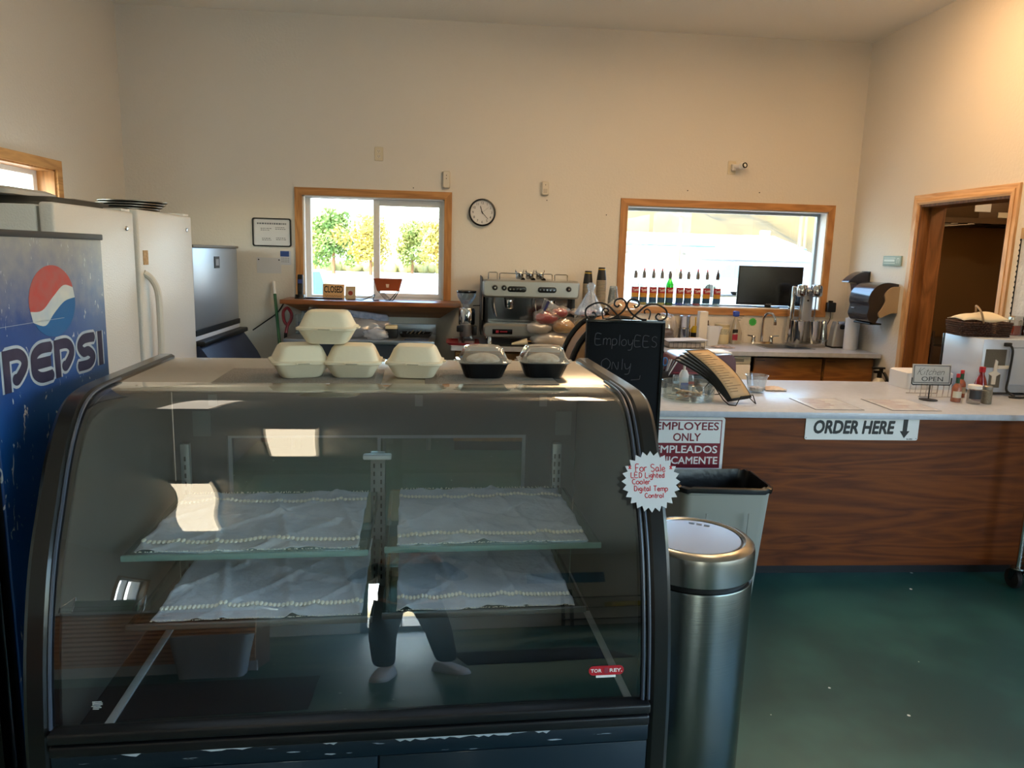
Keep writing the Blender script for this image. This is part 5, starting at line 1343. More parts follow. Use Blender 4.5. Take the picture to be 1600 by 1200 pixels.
bread((.76, 6.14, 1.11), (.12, .07, .07), 'red printed bag in the bread heap by the espresso machine', redb, filmc, 22, zipbag)
bread((.90, 6.145, 1.04), (.11, .07, .075), 'golden bun bag on the bread heap by the espresso machine', crust, filmc, 24)
bread((.86, 6.13, 1.17), (.085, .06, .05), 'small red bag lying on top of the larger red printed bag', redb, filmc, 26)
bread((1.08, 6.14, 1.185), (.15, .08, .035), 'flat white packet with red print on the top of the bread heap', mat('packet_white', '#d8d2cc', rough=.5, var='#b8686a', vscale=9, vsharp=.1), filmc, 36)
bread((1.10, 6.18, 1.05), (.12, .08, .08), 'pale round loaf in clear film on top of the bread heap', loafm, filmc, 32)
# arched bread bin on a stand, behind the blackboard
t = thing('bread_bin', 'black arched bread bin with tan sides behind the blackboard', 'bread bin', (1.12, 5.2, .70))
arc_ = [(1.12+.34*math.cos(a_), .82+.44*math.sin(a_)) for a_ in [PI*k/20 for k in range(21)]]
for yy in (5.0, 5.42):
    mb = MB(); mb.tube([(1.46, yy, .72)] + [(x_, yy, z_) for x_, z_ in arc_] + [(.78, yy, .72)], .022, 10); mb.build('arched_rim', blackg, t)
MB().prism([(1.44, .71)] + [(1.12+.33*math.cos(a_), .82+.43*math.sin(a_)) for a_ in [PI*k/20 for k in range(21)]] + [(.80, .71)], 'y', 5.03, 5.39).build('bin_body', mat('tan_board', '#a37a4c', rough=.7, var='#8d6238', vscale=8), t)
for z_ in (.90,): MB().box(.86, .93, 5.022, 5.029, z_, z_+.045).build('barcode_label', mat('label_white', '#c9c4bb', rough=.6), t)
mb = MB()
for k in range(9): mb.box(.865+.005*k, .8675+.005*k, 5.0205, 5.022, .905, .94)
mb.build('barcode_bars', ink, t)
t = thing('small_stand', 'small dark stand carrying the arched bread bin', 'stand', (1.12, 5.2, 0))
MB().box(.72, 1.52, 4.92, 5.5, .665, .70, .004).build('stand_top', mat('stand_dark', '#2b2420', rough=.5), t)
for a_ in (.75, 1.49):
    for b_ in (4.95, 5.47): MB().box(a_-.02, a_+.02, b_-.02, b_+.02, 0, .664).build('leg', MATS['stand_dark'], t)
t = thing('folding_tray', 'lower black arched rack in front of the bread bin', 'rack', (1.06, 4.72, .0))
arc2 = [(1.08+.30*math.cos(a_), .70+.33*math.sin(a_)) for a_ in [PI*k/20 for k in range(21)]]
mb = MB(); mb.tube([(1.38, 4.75, .02)] + [(x_, 4.75, z_) for x_, z_ in arc2] + [(.78, 4.75, .02)], .016, 10); mb.build('arched_frame', blackg, t)
MB().prism([(1.36, .45)] + [(1.08+.285*math.cos(a_), .70+.315*math.sin(a_)) for a_ in [PI*k/20 for k in range(21)]] + [(.80, .45)], 'y', 4.745, 4.755).build('panel', black, t)
# bags on top of the bread bin
mb = MB(); rnd = random.Random(31)
rg_ = []
for z_, rx_, ry_ in ((1.264, .095, .065), (1.275, .10, .07), (1.34, .065, .05), (1.40, .035, .025), (1.43, .018, .014), (1.47, .03, .008), (1.49, .012, .004)):
    rg_.append([Vector((.945+rx_*math.cos(q*PI/30)*(1+.10*(q % 3-1)), 5.20+ry_*math.sin(q*PI/30)*(1+.10*(q % 3-1)), z_)) for q in range(60)])
mb.loft(rg_); tag(mb.build('tied_bag', film, angle=1.2), 'tall clear plastic bag tied at the neck on the bread bin', 'bag')
t = thing('bagged_loaf', 'brown loaf in a clear bag lying on the bread bin behind the scrollwork', 'bread', (1.12, 5.2, 1.262))
bag('loaf', '', '', (1.19, 5.2, 1.264), (.11, .09, .055), 33, mat('loaf_brown', '#9a6a35', rough=.7, var='#b98a4e', vscale=10), kn=.06, parent=t); bag('wrapper', '', '', (1.19, 5.2, 1.262), (.13, .10, .062), 34, filmc, kn=.12, parent=t)
# inverted cup stacks
cupb = mat('cup_black', '#17181b', rough=.45); cupr = mat('cup_rim', '#a89b86', rough=.5); gold = mat('cup_gold', '#c2a03a', rough=.35, metal=.4)
def cup(band):
    t = thing('paper_cup', 'x', 'cup')
    MB().lathe([(.0005, .12), (.029, .12), (.030, .118), (.044, .004), (.0428, .004), (.0285, .1168), (.0278, .1188), (.0005, .1188)], (0, 0, 0), 20).build('cup_body', cupb, t)
    MB().lathe([(.0428, .001), (.0445, 0), (.0465, .004), (.0445, .008)], (0, 0, 0), 20, cap0=False, cap1=False).build('rim', cupr, t)
    MB().lathe([(.0332, .098), (.0318, .106)], (0, 0, 0), 20, cap0=False, cap1=False).build('gold_band', gold, t)
    return t
cp = cup(0); first = True
for sx_, n_, step, nm in ((1.162, 43, .0122, 'nearer the espresso machine'), (1.282, 44, .0127, 'nearer the wide window')):
    for k in range(n_):
        lb = ('topmost black paper cup of the inverted stack ' if k == n_-1 else 'black paper cup nested lower in the inverted stack ')+nm
        o = cp if first else dup(cp, (0, 0, 0)); first = False
        o.location = (sx_, 6.56, zc+step*k); o['label'] = lb; o['group'] = 'black paper cups stacked '+nm
clr = glass('clear_cup', '#eef2f4', .14, .02, .10, '#e8eef2')
def ccup():
    mb = MB(); mb.lathe([(.0458, .001), (.047, 0), (.049, .003), (.0475, .006), (.032, .125), (.030, .127), (.0005, .127), (.0005, .1262), (.0300, .1255), (.0312, .124), (.0458, .006)], (0, 0, 0), 20, cap0=False, cap1=False); return mb
c0 = tag(ccup().build('clear_cup', clr), 'x', 'cup')
for k in range(24):
    o = c0 if k == 0 else c0.copy()
    if k: COL.objects.link(o)
    o.location = (1.392, 6.56, zc+.0165*k); o['label'] = 'clear plastic cup in the tall stack beside the window frame'; o['group'] = 'clear plastic cups stacked by the window'
# syrup bottles on the sill of window_2
sill = W2[2]+.0105
lab_r, lab_y, lab_b = mat('label_red', '#a3242c', rough=.5), mat('label_yellow', '#c99a2c', rough=.5, var='#b5702a', vscale=60), mat('label_blue', '#274a6a', rough=.5)
bglass = glass('bottle_glass', '#c3cdcb', .14, .0, .07, '#9fa9a8'); bgreen = glass('bottle_green', '#2f9c4a', .10)
BT = [(992.3, 'clear', None, 'grey'), (1005.3, 'amber', '#d9a02c', 'red'), (1020, 'pale blue', '#b9d8e8', 'red'), (1033.3, 'golden', '#e0b040', 'red'), (1045.9, 'green', '#1f8a3c', 'grey'), (1061.9, 'deep blue', '#1c3fc0', 'red'),
      (1074.7, 'icy blue', '#a8bfe6', 'grey'), (1089.2, 'bright red', '#d0203a', 'red'), (1103.9, 'colourless', None, 'red'), (1120.5, 'faintly tinted', '#cfe0e4', 'dark')]
spout = {'grey': mat('spout_grey', '#6a6a6a', rough=.5), 'dark': mat('spout_dark', '#3c3436', rough=.5), 'red': mat('spout_red', '#c02c34', rough=.5)}
for i, (bx_, nm, col, sp) in enumerate(BT):
    x_ = 1.665+(bx_-992)*.006085; y_ = 6.885
    t = thing('syrup_bottle', nm+' syrup bottle on the window sill, '+('nearest the cup stacks', 'second from the cup stacks', 'third from the cup stacks', 'just before the green glass bottle', 'the only green glass bottle', 'just after the green bottle', 'just after the deep blue one', 'with red liquid at its foot', 'next to last towards the monitor', 'nearest the black monitor')[i], 'bottle', (x_, y_, sill), 'syrup bottles on the window sill')
    MB().lathe([(.034, 0), (.036, .004), (.036, .185), (.033, .205), (.018, .235), (.0145, .25), (.0145, .282), (.016, .284), (.016, .29)], (x_, y_, sill), 24).build('glass_body', bgreen if nm == 'green' else bglass, t)
    if col: MB().lathe([(.032, .003), (.0335, .006), (.0335, .15 if nm in ('amber', 'golden', 'green') else .05)], (x_, y_, sill), 20).build('syrup', mat('syrup_'+col[1:], col, rough=.1, trans=.35, emit=None), t)
    for z0_, z1_, mt, nn in ((.112, .166, lab_r, 'label_top'), (.072, .112, lab_y, 'label_middle'), (.026, .072, lab_b, 'label_foot')):
        mb = MB(); rr = .0368; n_ = 16
        mb.grid(n_, 1, lambda u, v: Vector((x_+rr*math.sin(-1.25+2.5*u), y_-rr*math.cos(-1.25+2.5*u), sill+z0_+(z1_-z0_)*v))); mb.build(nn, mt, t, solid=-.0004)
    text('Torani', wht, Matrix.Translation((x_, y_-.0385, sill+.140)) @ Matrix.Rotation(PI/2, 4, 'X') @ Matrix.Rotation(.18, 4, 'Z'), w=.054, h=.026, parent=t, bold=.02)
    MB().lathe([(.0175, .247), (.0175, .290), (.014, .30), (.011, .315), (.008, .318)], (x_, y_, sill), 14).build('pourer', spout['grey'] if sp != 'dark' else spout['dark'], t)
    if sp != 'grey': MB().lathe([(.0085, .314), (.007, .335), (.002, .345)], (x_, y_, sill), 10).build('pourer_tip', spout[sp], t)
# monitor on the sill
t = thing('monitor', 'black flat screen monitor standing on the sill of the wide window', 'monitor', (2.94, 6.87, sill))
mm = X((2.945, 6.865, sill+.012), -.12)
MB().box(-.30, .30, -.01, .022, .01, .375, .006, m=mm).build('screen_body', mat('monitor_black', '#121214', rough=.35), t)
MB().box(-.288, .288, -.0106, -.0096, .032, .362, m=mm).build('screen', mat('monitor_screen', '#161719', rough=.18), t)
MB().box(-.10, .10, -.03, .045, -.012, -.004, .002, m=mm).build('foot', black, t); MB().box(-.03, .03, .008, .02, -.005, .06, m=mm).build('neck', black, t)
text('AOC', mat('logo_grey', '#77777a', rough=.4), mm @ Matrix.Translation((0.0, -.0112, .021)) @ Matrix.Rotation(PI/2, 4, 'X'), w=.055, h=.014, bold=.02, parent=t)
mb = MB(); mb.tube(spl([(3.22, 6.84, sill+.01), (3.25, 6.80, 1.22), (3.27, 6.76, 1.17), (3.30, 6.77, 1.05)], 8), .003, 6); tag(mb.build('monitor_cable', black), 'thin black cable hanging from the monitor over the sill', 'cable')
# counter clutter
t = thing('coffee_bag', 'clear bag of coffee beans on the back counter behind the blackboard', 'bag', (1.98, 6.62, zc))
MB().loft([rrect(.14, .10, .03, 4, zc+.003, 1.90, 6.64), rrect(.17, .12, .05, 4, zc+.05, 1.90, 6.64), rrect(.16, .11, .05, 4, zc+.12, 1.90, 6.64), rrect(.12, .08, .03, 4, zc+.135, 1.90, 6.64)]).build('beans', mat('coffee_beans', '#3c2a20', rough=.7, bump=1.0, bscale=180, var='#54392a', vscale=150), t)
bag('wrapper', '', '', (1.90, 6.64, zc), (.11, .08, .15), 41, filmc, kn=.10, parent=t)
t = thing('shaker_can', 'stainless two part shaker can behind the paper rack', 'shaker', (2.075, 6.66, zc))
MB().lathe([(.055, 0), (.058, .01), (.058, .13), (.06, .135)], (2.085, 6.66, zc), 24).build('lower_can', chrome, t); MB().lathe([(.05, .136), (.055, .15), (.053, .24), (.058, .25), (.05, .256)], (2.085, 6.66, zc), 24).build('upper_cup', chrome, t)
t = thing('mustard_bottle', 'yellow squeeze bottle with a pump beside the shaker can', 'bottle', (2.19, 6.66, zc))
MB().lathe([(.036, 0), (.038, .01), (.038, .13), (.02, .16)], (2.19, 6.66, zc), 20).build('bottle_body', mat('mustard', '#c9a51c', rough=.4), t); MB().lathe([(.0385, .06), (.0385, .10)], (2.19, 6.66, zc), 20, cap0=False, cap1=False).build('label', dark, t); MB().rod((2.19, 6.66, zc+.16), (2.19, 6.66, zc+.24), .005).build('pump', MATS['mustard'], t)
t = thing('brown_bottle', 'dark brown bottle with a yellow label behind the tall white box', 'bottle', (2.31, 6.69, zc))
MB().lathe([(.035, 0), (.037, .01), (.037, .12), (.012, .18), (.012, .21)], (2.31, 6.69, zc), 20).build('bottle_body', mat('amber_glass', '#2a1810', rough=.15), t); MB().lathe([(.0375, .04), (.0375, .10)], (2.31, 6.69, zc), 20, cap0=False, cap1=False).build('label', MATS['mustard'], t)
t = thing('paper_rack', 'low wire rack holding a stack of white papers', 'rack', (1.98, 6.35, zc))
mb = MB()
for z_ in (.004, .055):
    mb.tube([(p.x, p.y, p.z) for p in rrect(.33, .22, .02, 3, zc+z_, 1.985, 6.34)], .003, 6, closed=True)
for k in range(9):
    x_ = 1.83+.039*k; mb.rod((x_, 6.232, zc+.004), (x_, 6.232, zc+.055), .002, n=5); mb.rod((x_, 6.232, zc+.004), (x_, 6.448, zc+.004), .002, n=5)
mb.build('wire_basket', mat('wire_grey', '#6a6a6a', rough=.3, metal=.8), t)
rnd = random.Random(9)
MB().box(1.84, 2.12, 6.245, 6.435, zc+.008, zc+.045, .002).build('boxes', mat('carton_red_white', '#c9c0b8', rough=.7, var='#a89a92', vscale=14), t)
for k in range(4):
    tag(MB().box(-.155, .155, -.11, .11, 0, .0012, m=X((1.985+.01*k, 6.34-.004*k, zc+.0585+.004*k), .03*k-.04, 0, -.01*k)).build('paper_sheet', mat('paper_white', '#d5d7dc', rough=.8)), ('lowest', 'second', 'third', 'uppermost')[k]+' white sheet on the wire paper rack', 'paper', 'sheets on the paper rack')
tag(MB().box(2.16, 2.235, 6.46, 6.53, zc, zc+.305, .002).build('tall_box', mat('tall_white_box', '#cfc9bd', rough=.7)), 'tall narrow white box standing on the back counter', 'box')
t = thing('white_pitcher', 'white plastic measuring pitcher beside the tall narrow box', 'pitcher', (2.30, 6.50, zc))
MB().loft([rrect(.10, .08, .02, 4, zc, 2.292, 6.5), rrect(.135, .10, .03, 4, zc+.175, 2.30, 6.5), rrect(.127, .092, .028, 4, zc+.175, 2.30, 6.5), rrect(.095, .072, .02, 4, zc+.01, 2.292, 6.5)]).build('body', mat('pitcher_white', '#cdd0d6', rough=.4), t)
MB().prism([(2.36, zc+.178), (2.385, zc+.17), (2.36, zc+.14)], 'y', 6.48, 6.52).build('spout', MATS['pitcher_white'], t)
t = thing('powder_tub', 'round cream tub of drink powder next to the spray bottle', 'tub', (2.45, 6.68, zc))
MB().lathe([(.062, 0), (.066, .01), (.066, .15), (.064, .155)], (2.45, 6.68, zc), 28).build('tub_body', mat('tub_cream', '#cdbf98', rough=.45), t); MB().lathe([(.068, .155), (.069, .16), (.068, .178), (.06, .18)], (2.45, 6.68, zc), 28).build('lid', mat('tub_lid', '#b8a983', rough=.35), t)
MB().grid(12, 1, lambda u, v: Vector((2.45+.0668*math.sin(-1+2*u), 6.68-.0668*math.cos(-1+2*u), zc+.09+.05*v))).build('label_band', mat('tub_label', '#8a8a80', rough=.6, var='#c2b998', vscale=50), t, solid=.0004)
t = thing('spray_bottle', 'clear spray bottle with a blue trigger head beside the sink', 'bottle', (2.59, 6.70, zc))
MB().loft([rrect(.10, .07, .025, 5, zc, 2.59, 6.70), rrect(.105, .075, .03, 5, zc+.10, 2.59, 6.70), rrect(.06, .05, .022, 5, zc+.19, 2.585, 6.70), rrect(.03, .03, .014, 5, zc+.235, 2.58, 6.70), rrect(.028, .028, .013, 5, zc+.25, 2.58, 6.70)]).build('bottle_body', glass('milky_bottle', '#e8e4da', .10, .1, .5, '#ddd6c6'), t)
MB().box(2.555, 2.605, 6.675, 6.725, zc+.25, zc+.30, .008).build('trigger_head', mat('trigger_blue', '#2f4fb0', rough=.35), t)
MB().grid(6, 2, lambda u, v: Vector((2.545+.05*u, 6.6615, zc+.035+.055*v))).build('label', mat('spray_label', '#8f2038', rough=.5), t, solid=-.0006)
MB().grid(6, 2, lambda u, v: Vector((2.545+.05*u, 6.663, zc+.10+.035*v))).build('print', dark, t, solid=-.0005)
t = thing('notice_card', 'small white card taped to the wall beside the spray bottle', 'card', (2.675, yw-.004, 1.10))
mk = on_back(2.675, yw, 1.15) @ Matrix.Rotation(-.03, 4, 'Z')
MB().box(-.07, .07, -.045, .045, .001, .0022, m=mk).build('card', mat('card_white', '#d8d2c6', rough=.7), t); mb = MB()
for k in range(3): mb.box(-.05, .02-.015*k, .012-.02*k, .018-.02*k, .0023, .0028, m=mk)
mb.build('written_lines', gr_ink, t); MB().box(.02, .055, .028, .036, .0023, .0028, m=mk).build('red_print', mat('print_red2', '#b05048', rough=.7), t)
pts = []
for k in range(28): a_ = 2*PI*k/28; rr = .042 if k % 2 == 0 else .031; pts.append((rr*math.cos(a_), rr*math.sin(a_)))
t = thing('green_star_tag', 'bright green starburst paper tag on the wall beside the faucet', 'tag', (2.782, yw-.003, 1.07)); MB().prism(pts, 'z', .001, .0022, on_back(2.782, yw, 1.111)).build('paper', mat('fluo_green', '#3fae4a', rough=.7), t)
mb = MB()
for k in range(3): mb.box(-.018, .018, .01-.011*k, .013-.011*k, .0023, .0027, m=on_back(2.782, yw, 1.111))
mb.build('print', mat('green_dark', '#1f6a30', rough=.7), t)
mb = MB(); mb.grid(14, 10, lambda u, v: Vector((2.26+.18*u+.01*math.sin(7*v), 6.31+.10*v+.01*math.sin(6*u), zc+.002+.02*abs(math.sin(5*u+2*v))*(math.sin(PI*u)*math.sin(PI*v))+.006*math.sin(9*v+4*u)**2)))
tag(mb.build('dish_cloth', mat('cloth_pinkish', '#c8b4b0', rough=.95, var='#7a7478', vscale=26), angle=2, solid=.002), 'crumpled striped dish cloth on the counter edge before the tub', 'cloth')
# milkshake mixer
t = thing('drink_mixer', 'chrome two spindle milkshake mixer on the counter beside the faucet', 'mixer', (3.21, 6.62, zc))
MB().loft([rrect(.31, .19, .03, 5, zc, 3.215, 6.60), rrect(.31, .19, .03, 5, zc+.022, 3.215, 6.60), rrect(.28, .16, .03, 5, zc+.03, 3.215, 6.60)]).build('base', cast, t)
MB().box(3.175, 3.27, 6.64, 6.69, zc+.03, 1.45, .01).build('column', mat('mixer_grey', '#a8adb5', rough=.3, metal=.5), t); MB().box(3.06, 3.10, 6.63, 6.69, zc+.03, 1.46, .008).build('mirror_post', chrome, t)
MB().box(3.09, 3.32, 6.62, 6.68, 1.385, 1.43, .01).build('bridge', chrome, t)
for xs in (3.135, 3.275):
    h_ = MB().lathe([(.03, 0), (.048, .008), (.052, .02), (.052, .085), (.046, .105), (.03, .112)], (xs, 6.60, 1.365), 24).build('motor_head', chrome, t)
    MB().rod((xs, 6.60, 1.367), (xs, 6.60, 1.13), .006).build('spindle', chrome, h_)
    MB().lathe([(.040, 0), (.043, .006), (.053, .195), (.056, .20), (.053, .203), (.05, .195), (.04, .01)], (xs+.005, 6.60, zc+.031), 26, cap0=True, cap1=False).build('mixing_cup', chrome, t)
MB().cyl((0, 0, 0), .008, .012, n=12, m=on_back(3.22, 6.64, 1.33)).build('switch', dark, t)
t = thing('shaker_cone', 'slim chrome shaker cone between the mixer and the can opener', 'shaker', (3.40, 6.66, zc)); MB().lathe([(.045, 0), (.046, .02), (.030, .19), (.026, .22), (.014, .235)], (3.405, 6.66, zc), 24).build('body', chrome, t)
MB().lathe([(.0455, .045), (.044, .06)], (3.405, 6.66, zc), 24, cap0=False, cap1=False).build('band', MATS['prep_steel'], t)
t = thing('can_opener', 'upright silver electric can opener with black trim by the towel rolls', 'can opener', (3.50, 6.55, zc))
MB().loft([rrect(.15, .11, .02, 4, zc, 3.495, 6.56), rrect(.13, .10, .02, 4, zc+.17, 3.50, 6.56), rrect(.11, .09, .02, 4, zc+.235, 3.505, 6.56)]).build('body', mat('opener_silver', '#a9a8a5', rough=.3, metal=.7), t)
MB().box(3.41, 3.575, 6.49, 6.63, zc, zc+.012, .004).build('foot', black, t); MB().loft([rrect(.05, .04, .015, 4, 0), rrect(.045, .035, .015, 4, .012)], m=on_back(3.505, 6.507, zc+.19)).build('cutter', blackg, t)
MB().box(3.46, 3.56, 6.505, 6.53, zc+.215, zc+.242, .006).build('lever', chrome, t)
roll = mat('paper_towel', '#d8d9de', rough=.95, bump=.2, bscale=60)
for i, (x_, y_) in enumerate(((3.535, 6.41), (3.602, 6.50))):
    t = thing('paper_towel_roll', ('white paper towel roll standing nearest the can opener', 'white paper towel roll standing against the corner wall')[i], 'paper roll', (x_, y_, zc), 'paper towel rolls in the corner')
    MB().lathe([(.0205, 0), (.054, 0), (.055, .004), (.055, .276), (.054, .28), (.0205, .28)], (x_, y_, zc), 30, cap0=False, cap1=False).build('roll', roll, t)
    MB().lathe([(.0195, .001), (.0205, .001), (.0205, .279), (.0195, .279)], (x_, y_, zc), 18, cap0=False, cap1=False).build('core', mat('cardboard_core', '#9a8260', rough=.9), t)
outlet(3.52, 1.21, 'cream outlet low on the wall carrying the black adaptor')
t = thing('power_adaptor', 'black power adaptor plugged in beside the wide window', 'adaptor', (3.505, yw-.03, 1.22))
MB().box(3.465, 3.545, yw-.07, yw-.0095, 1.222, 1.312, .008).build('body', black, t); MB().box(3.49, 3.52, yw-.05, yw-.015, 1.312, 1.328, .003).build('pins_cover', black, t)
mb = MB(); mb.tube(spl([(3.505, yw-.05, 1.224), (3.51, yw-.04, 1.16), (3.47, yw-.05, 1.08), (3.42, yw-.05, .99), (3.36, yw-.06, .93)], 8), .003, 6); mb.build('cord', black, t)

# ------------------------------------------------------------------ right wall
smoke = mat('smoky_plastic', '#26242c', rough=.22, coat=.4)
t = thing('soap_dispenser', 'black wall soap dispenser with a long overhanging head near the corner', 'dispenser', (XR-.08, 6.50, 1.36))
sp_ = spl([(XR-.001, 1.60), (XR-.06, 1.605), (XR-.13, 1.575), (XR-.185, 1.525), (XR-.19, 1.508), (XR-.16, 1.512), (XR-.12, 1.505), (XR-.105, 1.47), (XR-.095, 1.42), (XR-.075, 1.38), (XR-.04, 1.365), (XR-.001, 1.37)], 4)
MB().prism([tuple(p) for p in sp_], 'y', 6.43, 6.55).build('body', smoke, t); MB().box(XR-.012, XR-.001, 6.42, 6.56, 1.37, 1.61, .004).build('back_plate', black, t)
t = thing('towel_dispenser', 'smoky grey paper towel dispenser with beige sides beside the kitchen doorway', 'dispenser', (XR-.13, 6.12, 1.2))
tp = spl([(XR-.001, 1.515), (XR-.10, 1.525), (XR-.18, 1.50), (XR-.235, 1.44), (XR-.25, 1.37), (XR-.24, 1.33), (XR-.245, 1.29), (XR-.25, 1.25), (XR-.225, 1.205), (XR-.19, 1.19)], 5)
tpl = [tuple(p) for p in tp]
MB().prism(tpl + [(XR-.17, 1.185), (XR-.15, 1.23), (XR-.10, 1.26), (XR-.06, 1.30), (XR-.001, 1.30)], 'y', 5.975, 6.285).build('cover', smoke, t)
sd = [tuple(p) for p in spl([(XR-.002, 1.495), (XR-.07, 1.485), (XR-.12, 1.43), (XR-.11, 1.37), (XR-.135, 1.31), (XR-.16, 1.27), (XR-.145, 1.235), (XR-.10, 1.255), (XR-.05, 1.275), (XR-.002, 1.275)], 5)]
for ya, yb in ((5.955, 5.974), (6.286, 6.305)): MB().prism(sd, 'y', ya, yb).build('side_panel', mat('dispenser_beige', '#a8957c', rough=.5), t)
MB().box(XR-.205, XR-.10, 6.0, 6.26, 1.172, 1.186, .004).build('tear_bar', black, t)
MB().box(XR-.2525, XR-.2515, 6.19, 6.235, 1.30, 1.306).build('logo', mat('logo_pale', '#9a98a4', rough=.4), t)
t = thing('wall_plaque', 'pale green notice plaque on the wall above the towel dispenser', 'plaque', (XR-.01, 6.10, 1.665))
mk = on_right(XR, 6.10, 1.706)
MB().box(-.132, .132, -.042, .042, .001, .014, .003, m=mk).build('board', mat('plaque_green', '#8fa39c', rough=.5), t)
mb = MB(); mb.box(-.115, .04, -.006, .012, .0141, .0146, m=mk); mb.box(.075, .08, -.02, .02, .0141, .0146, m=mk); mb.box(.1, .105, -.02, .02, .0141, .0146, m=mk); mb.box(.075, .105, .018, .023, .0141, .0146, m=mk)
for r_ in (.024, -.02): mb.box(-.115, .05, r_-.003, r_+.002, .0141, .0146, m=mk)
mb.build('printed_lines', mat('plaque_print', '#c9d4cf', rough=.6), t)
t = thing('fire_extinguisher', 'white fire extinguisher with a black valve beside the doorway', 'extinguisher', (3.58, 6.0, .36))
MB().lathe([(.05, .36), (.058, .37), (.058, .66), (.045, .70), (.022, .725)], (3.6, 6.0, 0), 26).build('cylinder', mat('extinguisher_white', '#d6d2c8', rough=.3), t)
MB().rod((3.6, 6.0, .725), (3.6, 6.0, .775), .02).build('valve', black, t); mb = MB(); mb.box(3.53, 3.64, 5.985, 6.015, .80, .815, .004); mb.box(3.55, 3.62, 5.985, 6.015, .765, .785, .004); mb.box(3.60, 3.62, 5.985, 6.015, .77, .81); mb.build('lever', black, t)
mb = MB(); mb.tube(spl([(3.63, 5.99, .77), (3.64, 5.95, .72), (3.642, 5.93, .60), (3.63, 5.94, .50)], 6), .012, 8); mb.build('hose', black, t)
MB().box(3.655, 3.667, 5.96, 6.04, .55, .7).build('wall_bracket', black, t)
t = thing('hanging_chart', 'white textured chart with a black beaded edge hanging beside the doorway', 'chart', (XR-.01, 4.3, 1.13))
MB().box(XR-.012, XR-.002, 3.95, 4.66, 1.13, 1.90).build('sheet', mat('chart_white', '#cfd3d8', rough=.8, bump=.6, bscale=40, var='#b3b4b8', vscale=9), t)
MB().box(XR-.02, XR-.001, 3.94, 4.67, 1.86, 1.93, .004).build('top_rail', mat('rail_wood', '#b08a58', rough=.6), t)
mb = MB(); mb.rod((XR-.014, 4.665, 1.13), (XR-.014, 4.665, 1.90), .004, n=6)
for k in range(22): mb.ell((XR-.015, 4.667, 1.14+.034*k), (.006, .006, .009), 7)
mb.build('beaded_edge', black, t)

# ------------------------------------------------------------------ kitchen seen through the doorway
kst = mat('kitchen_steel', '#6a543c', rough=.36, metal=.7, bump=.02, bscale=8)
t = thing('steel_wall_panel', 'brown lit stainless wall panel behind the cooking line in the kitchen', 'panel', (5.2, 7.72, .9))
MB().box(4.0, 6.4, 7.71, 7.745, .9, 2.12).build('panel', kst, t)
t = thing('range_hood', 'stainless extraction hood seen through the top of the doorway', 'hood', (5.2, 7.3, 2.1))
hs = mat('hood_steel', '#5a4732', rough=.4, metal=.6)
MB().box(3.95, 5.0, 6.98, 7.70, 2.14, 2.36, .004).build('hood_box', hs, t); MB().box(5.0, 6.45, 6.98, 7.70, 2.10, 2.30, .004).build('hood_box', hs, t)
mb = MB()
for k in range(14): mb.box(4.0+.17*k, 4.10+.17*k, 7.05, 7.6, 2.085, 2.098)
mb.build('filters', black, t); MB().box(4.66, 4.86, 7.625, 7.69, 2.124, 2.138).build('hood_lamp', mat('hood_lamp_glow', '#ffd9a0', rough=.5, emit='#ffc888', estr=60), t); MB().box(3.95, 6.45, 6.95, 6.98, 2.09, 2.14).build('drip_edge', hs, t)
MB().box(5.42, 5.62, 6.99, 7.12, 2.02, 2.085, .004).build('lamp_cover', cream, t)
for x_, z_, w_, h_, mt, nm in ((4.95, 2.22, .16, .13, wht, 'notice'), (5.19, 2.17, .12, .05, cream, 'sticker')): MB().box(x_, x_+w_, 6.972, 6.979, z_-.02, z_+h_-.02).build(nm, mt, t)
t = thing('stove', 'dark cooking range under the kitchen hood', 'stove', (5.2, 7.3, 0))
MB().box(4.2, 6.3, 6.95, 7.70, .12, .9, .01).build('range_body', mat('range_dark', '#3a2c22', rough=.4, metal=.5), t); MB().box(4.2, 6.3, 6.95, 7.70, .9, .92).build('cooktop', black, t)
for a_ in (4.26, 6.24):
    for b_ in (7.0, 7.64): MB().cyl((a_, b_, 0), .03, .12).build('foot', black, t)
for k in range(4): MB().cyl((0, 0, 0), .025, .03, m=on_back(4.5+.4*k, 6.95, .80)).build('knob', black, t)
t = thing('kitchen_lamp', 'warm lamp on the kitchen ceiling', 'lamp', (5.1, 5.15, 2.83))
MB().box(4.85, 5.35, 5.0, 5.3, 2.84, 2.898, .004).build('housing', vinyl, t)
MB().box(4.88, 5.32, 5.03, 5.27, 2.83, 2.839).build('diffuser', mat('kitchen_lamp_glow', '#ffd9a0', rough=.5, emit='#ffe0b8', estr=60), t)
tag(MB().rod((4.62, 6.90, 0), (4.66, 6.93, 1.05), .014).build('mop_pole', mat('dark_pole', '#2a1c14', rough=.6)), 'dark pole leaning by the stove in the kitchen', 'pole')
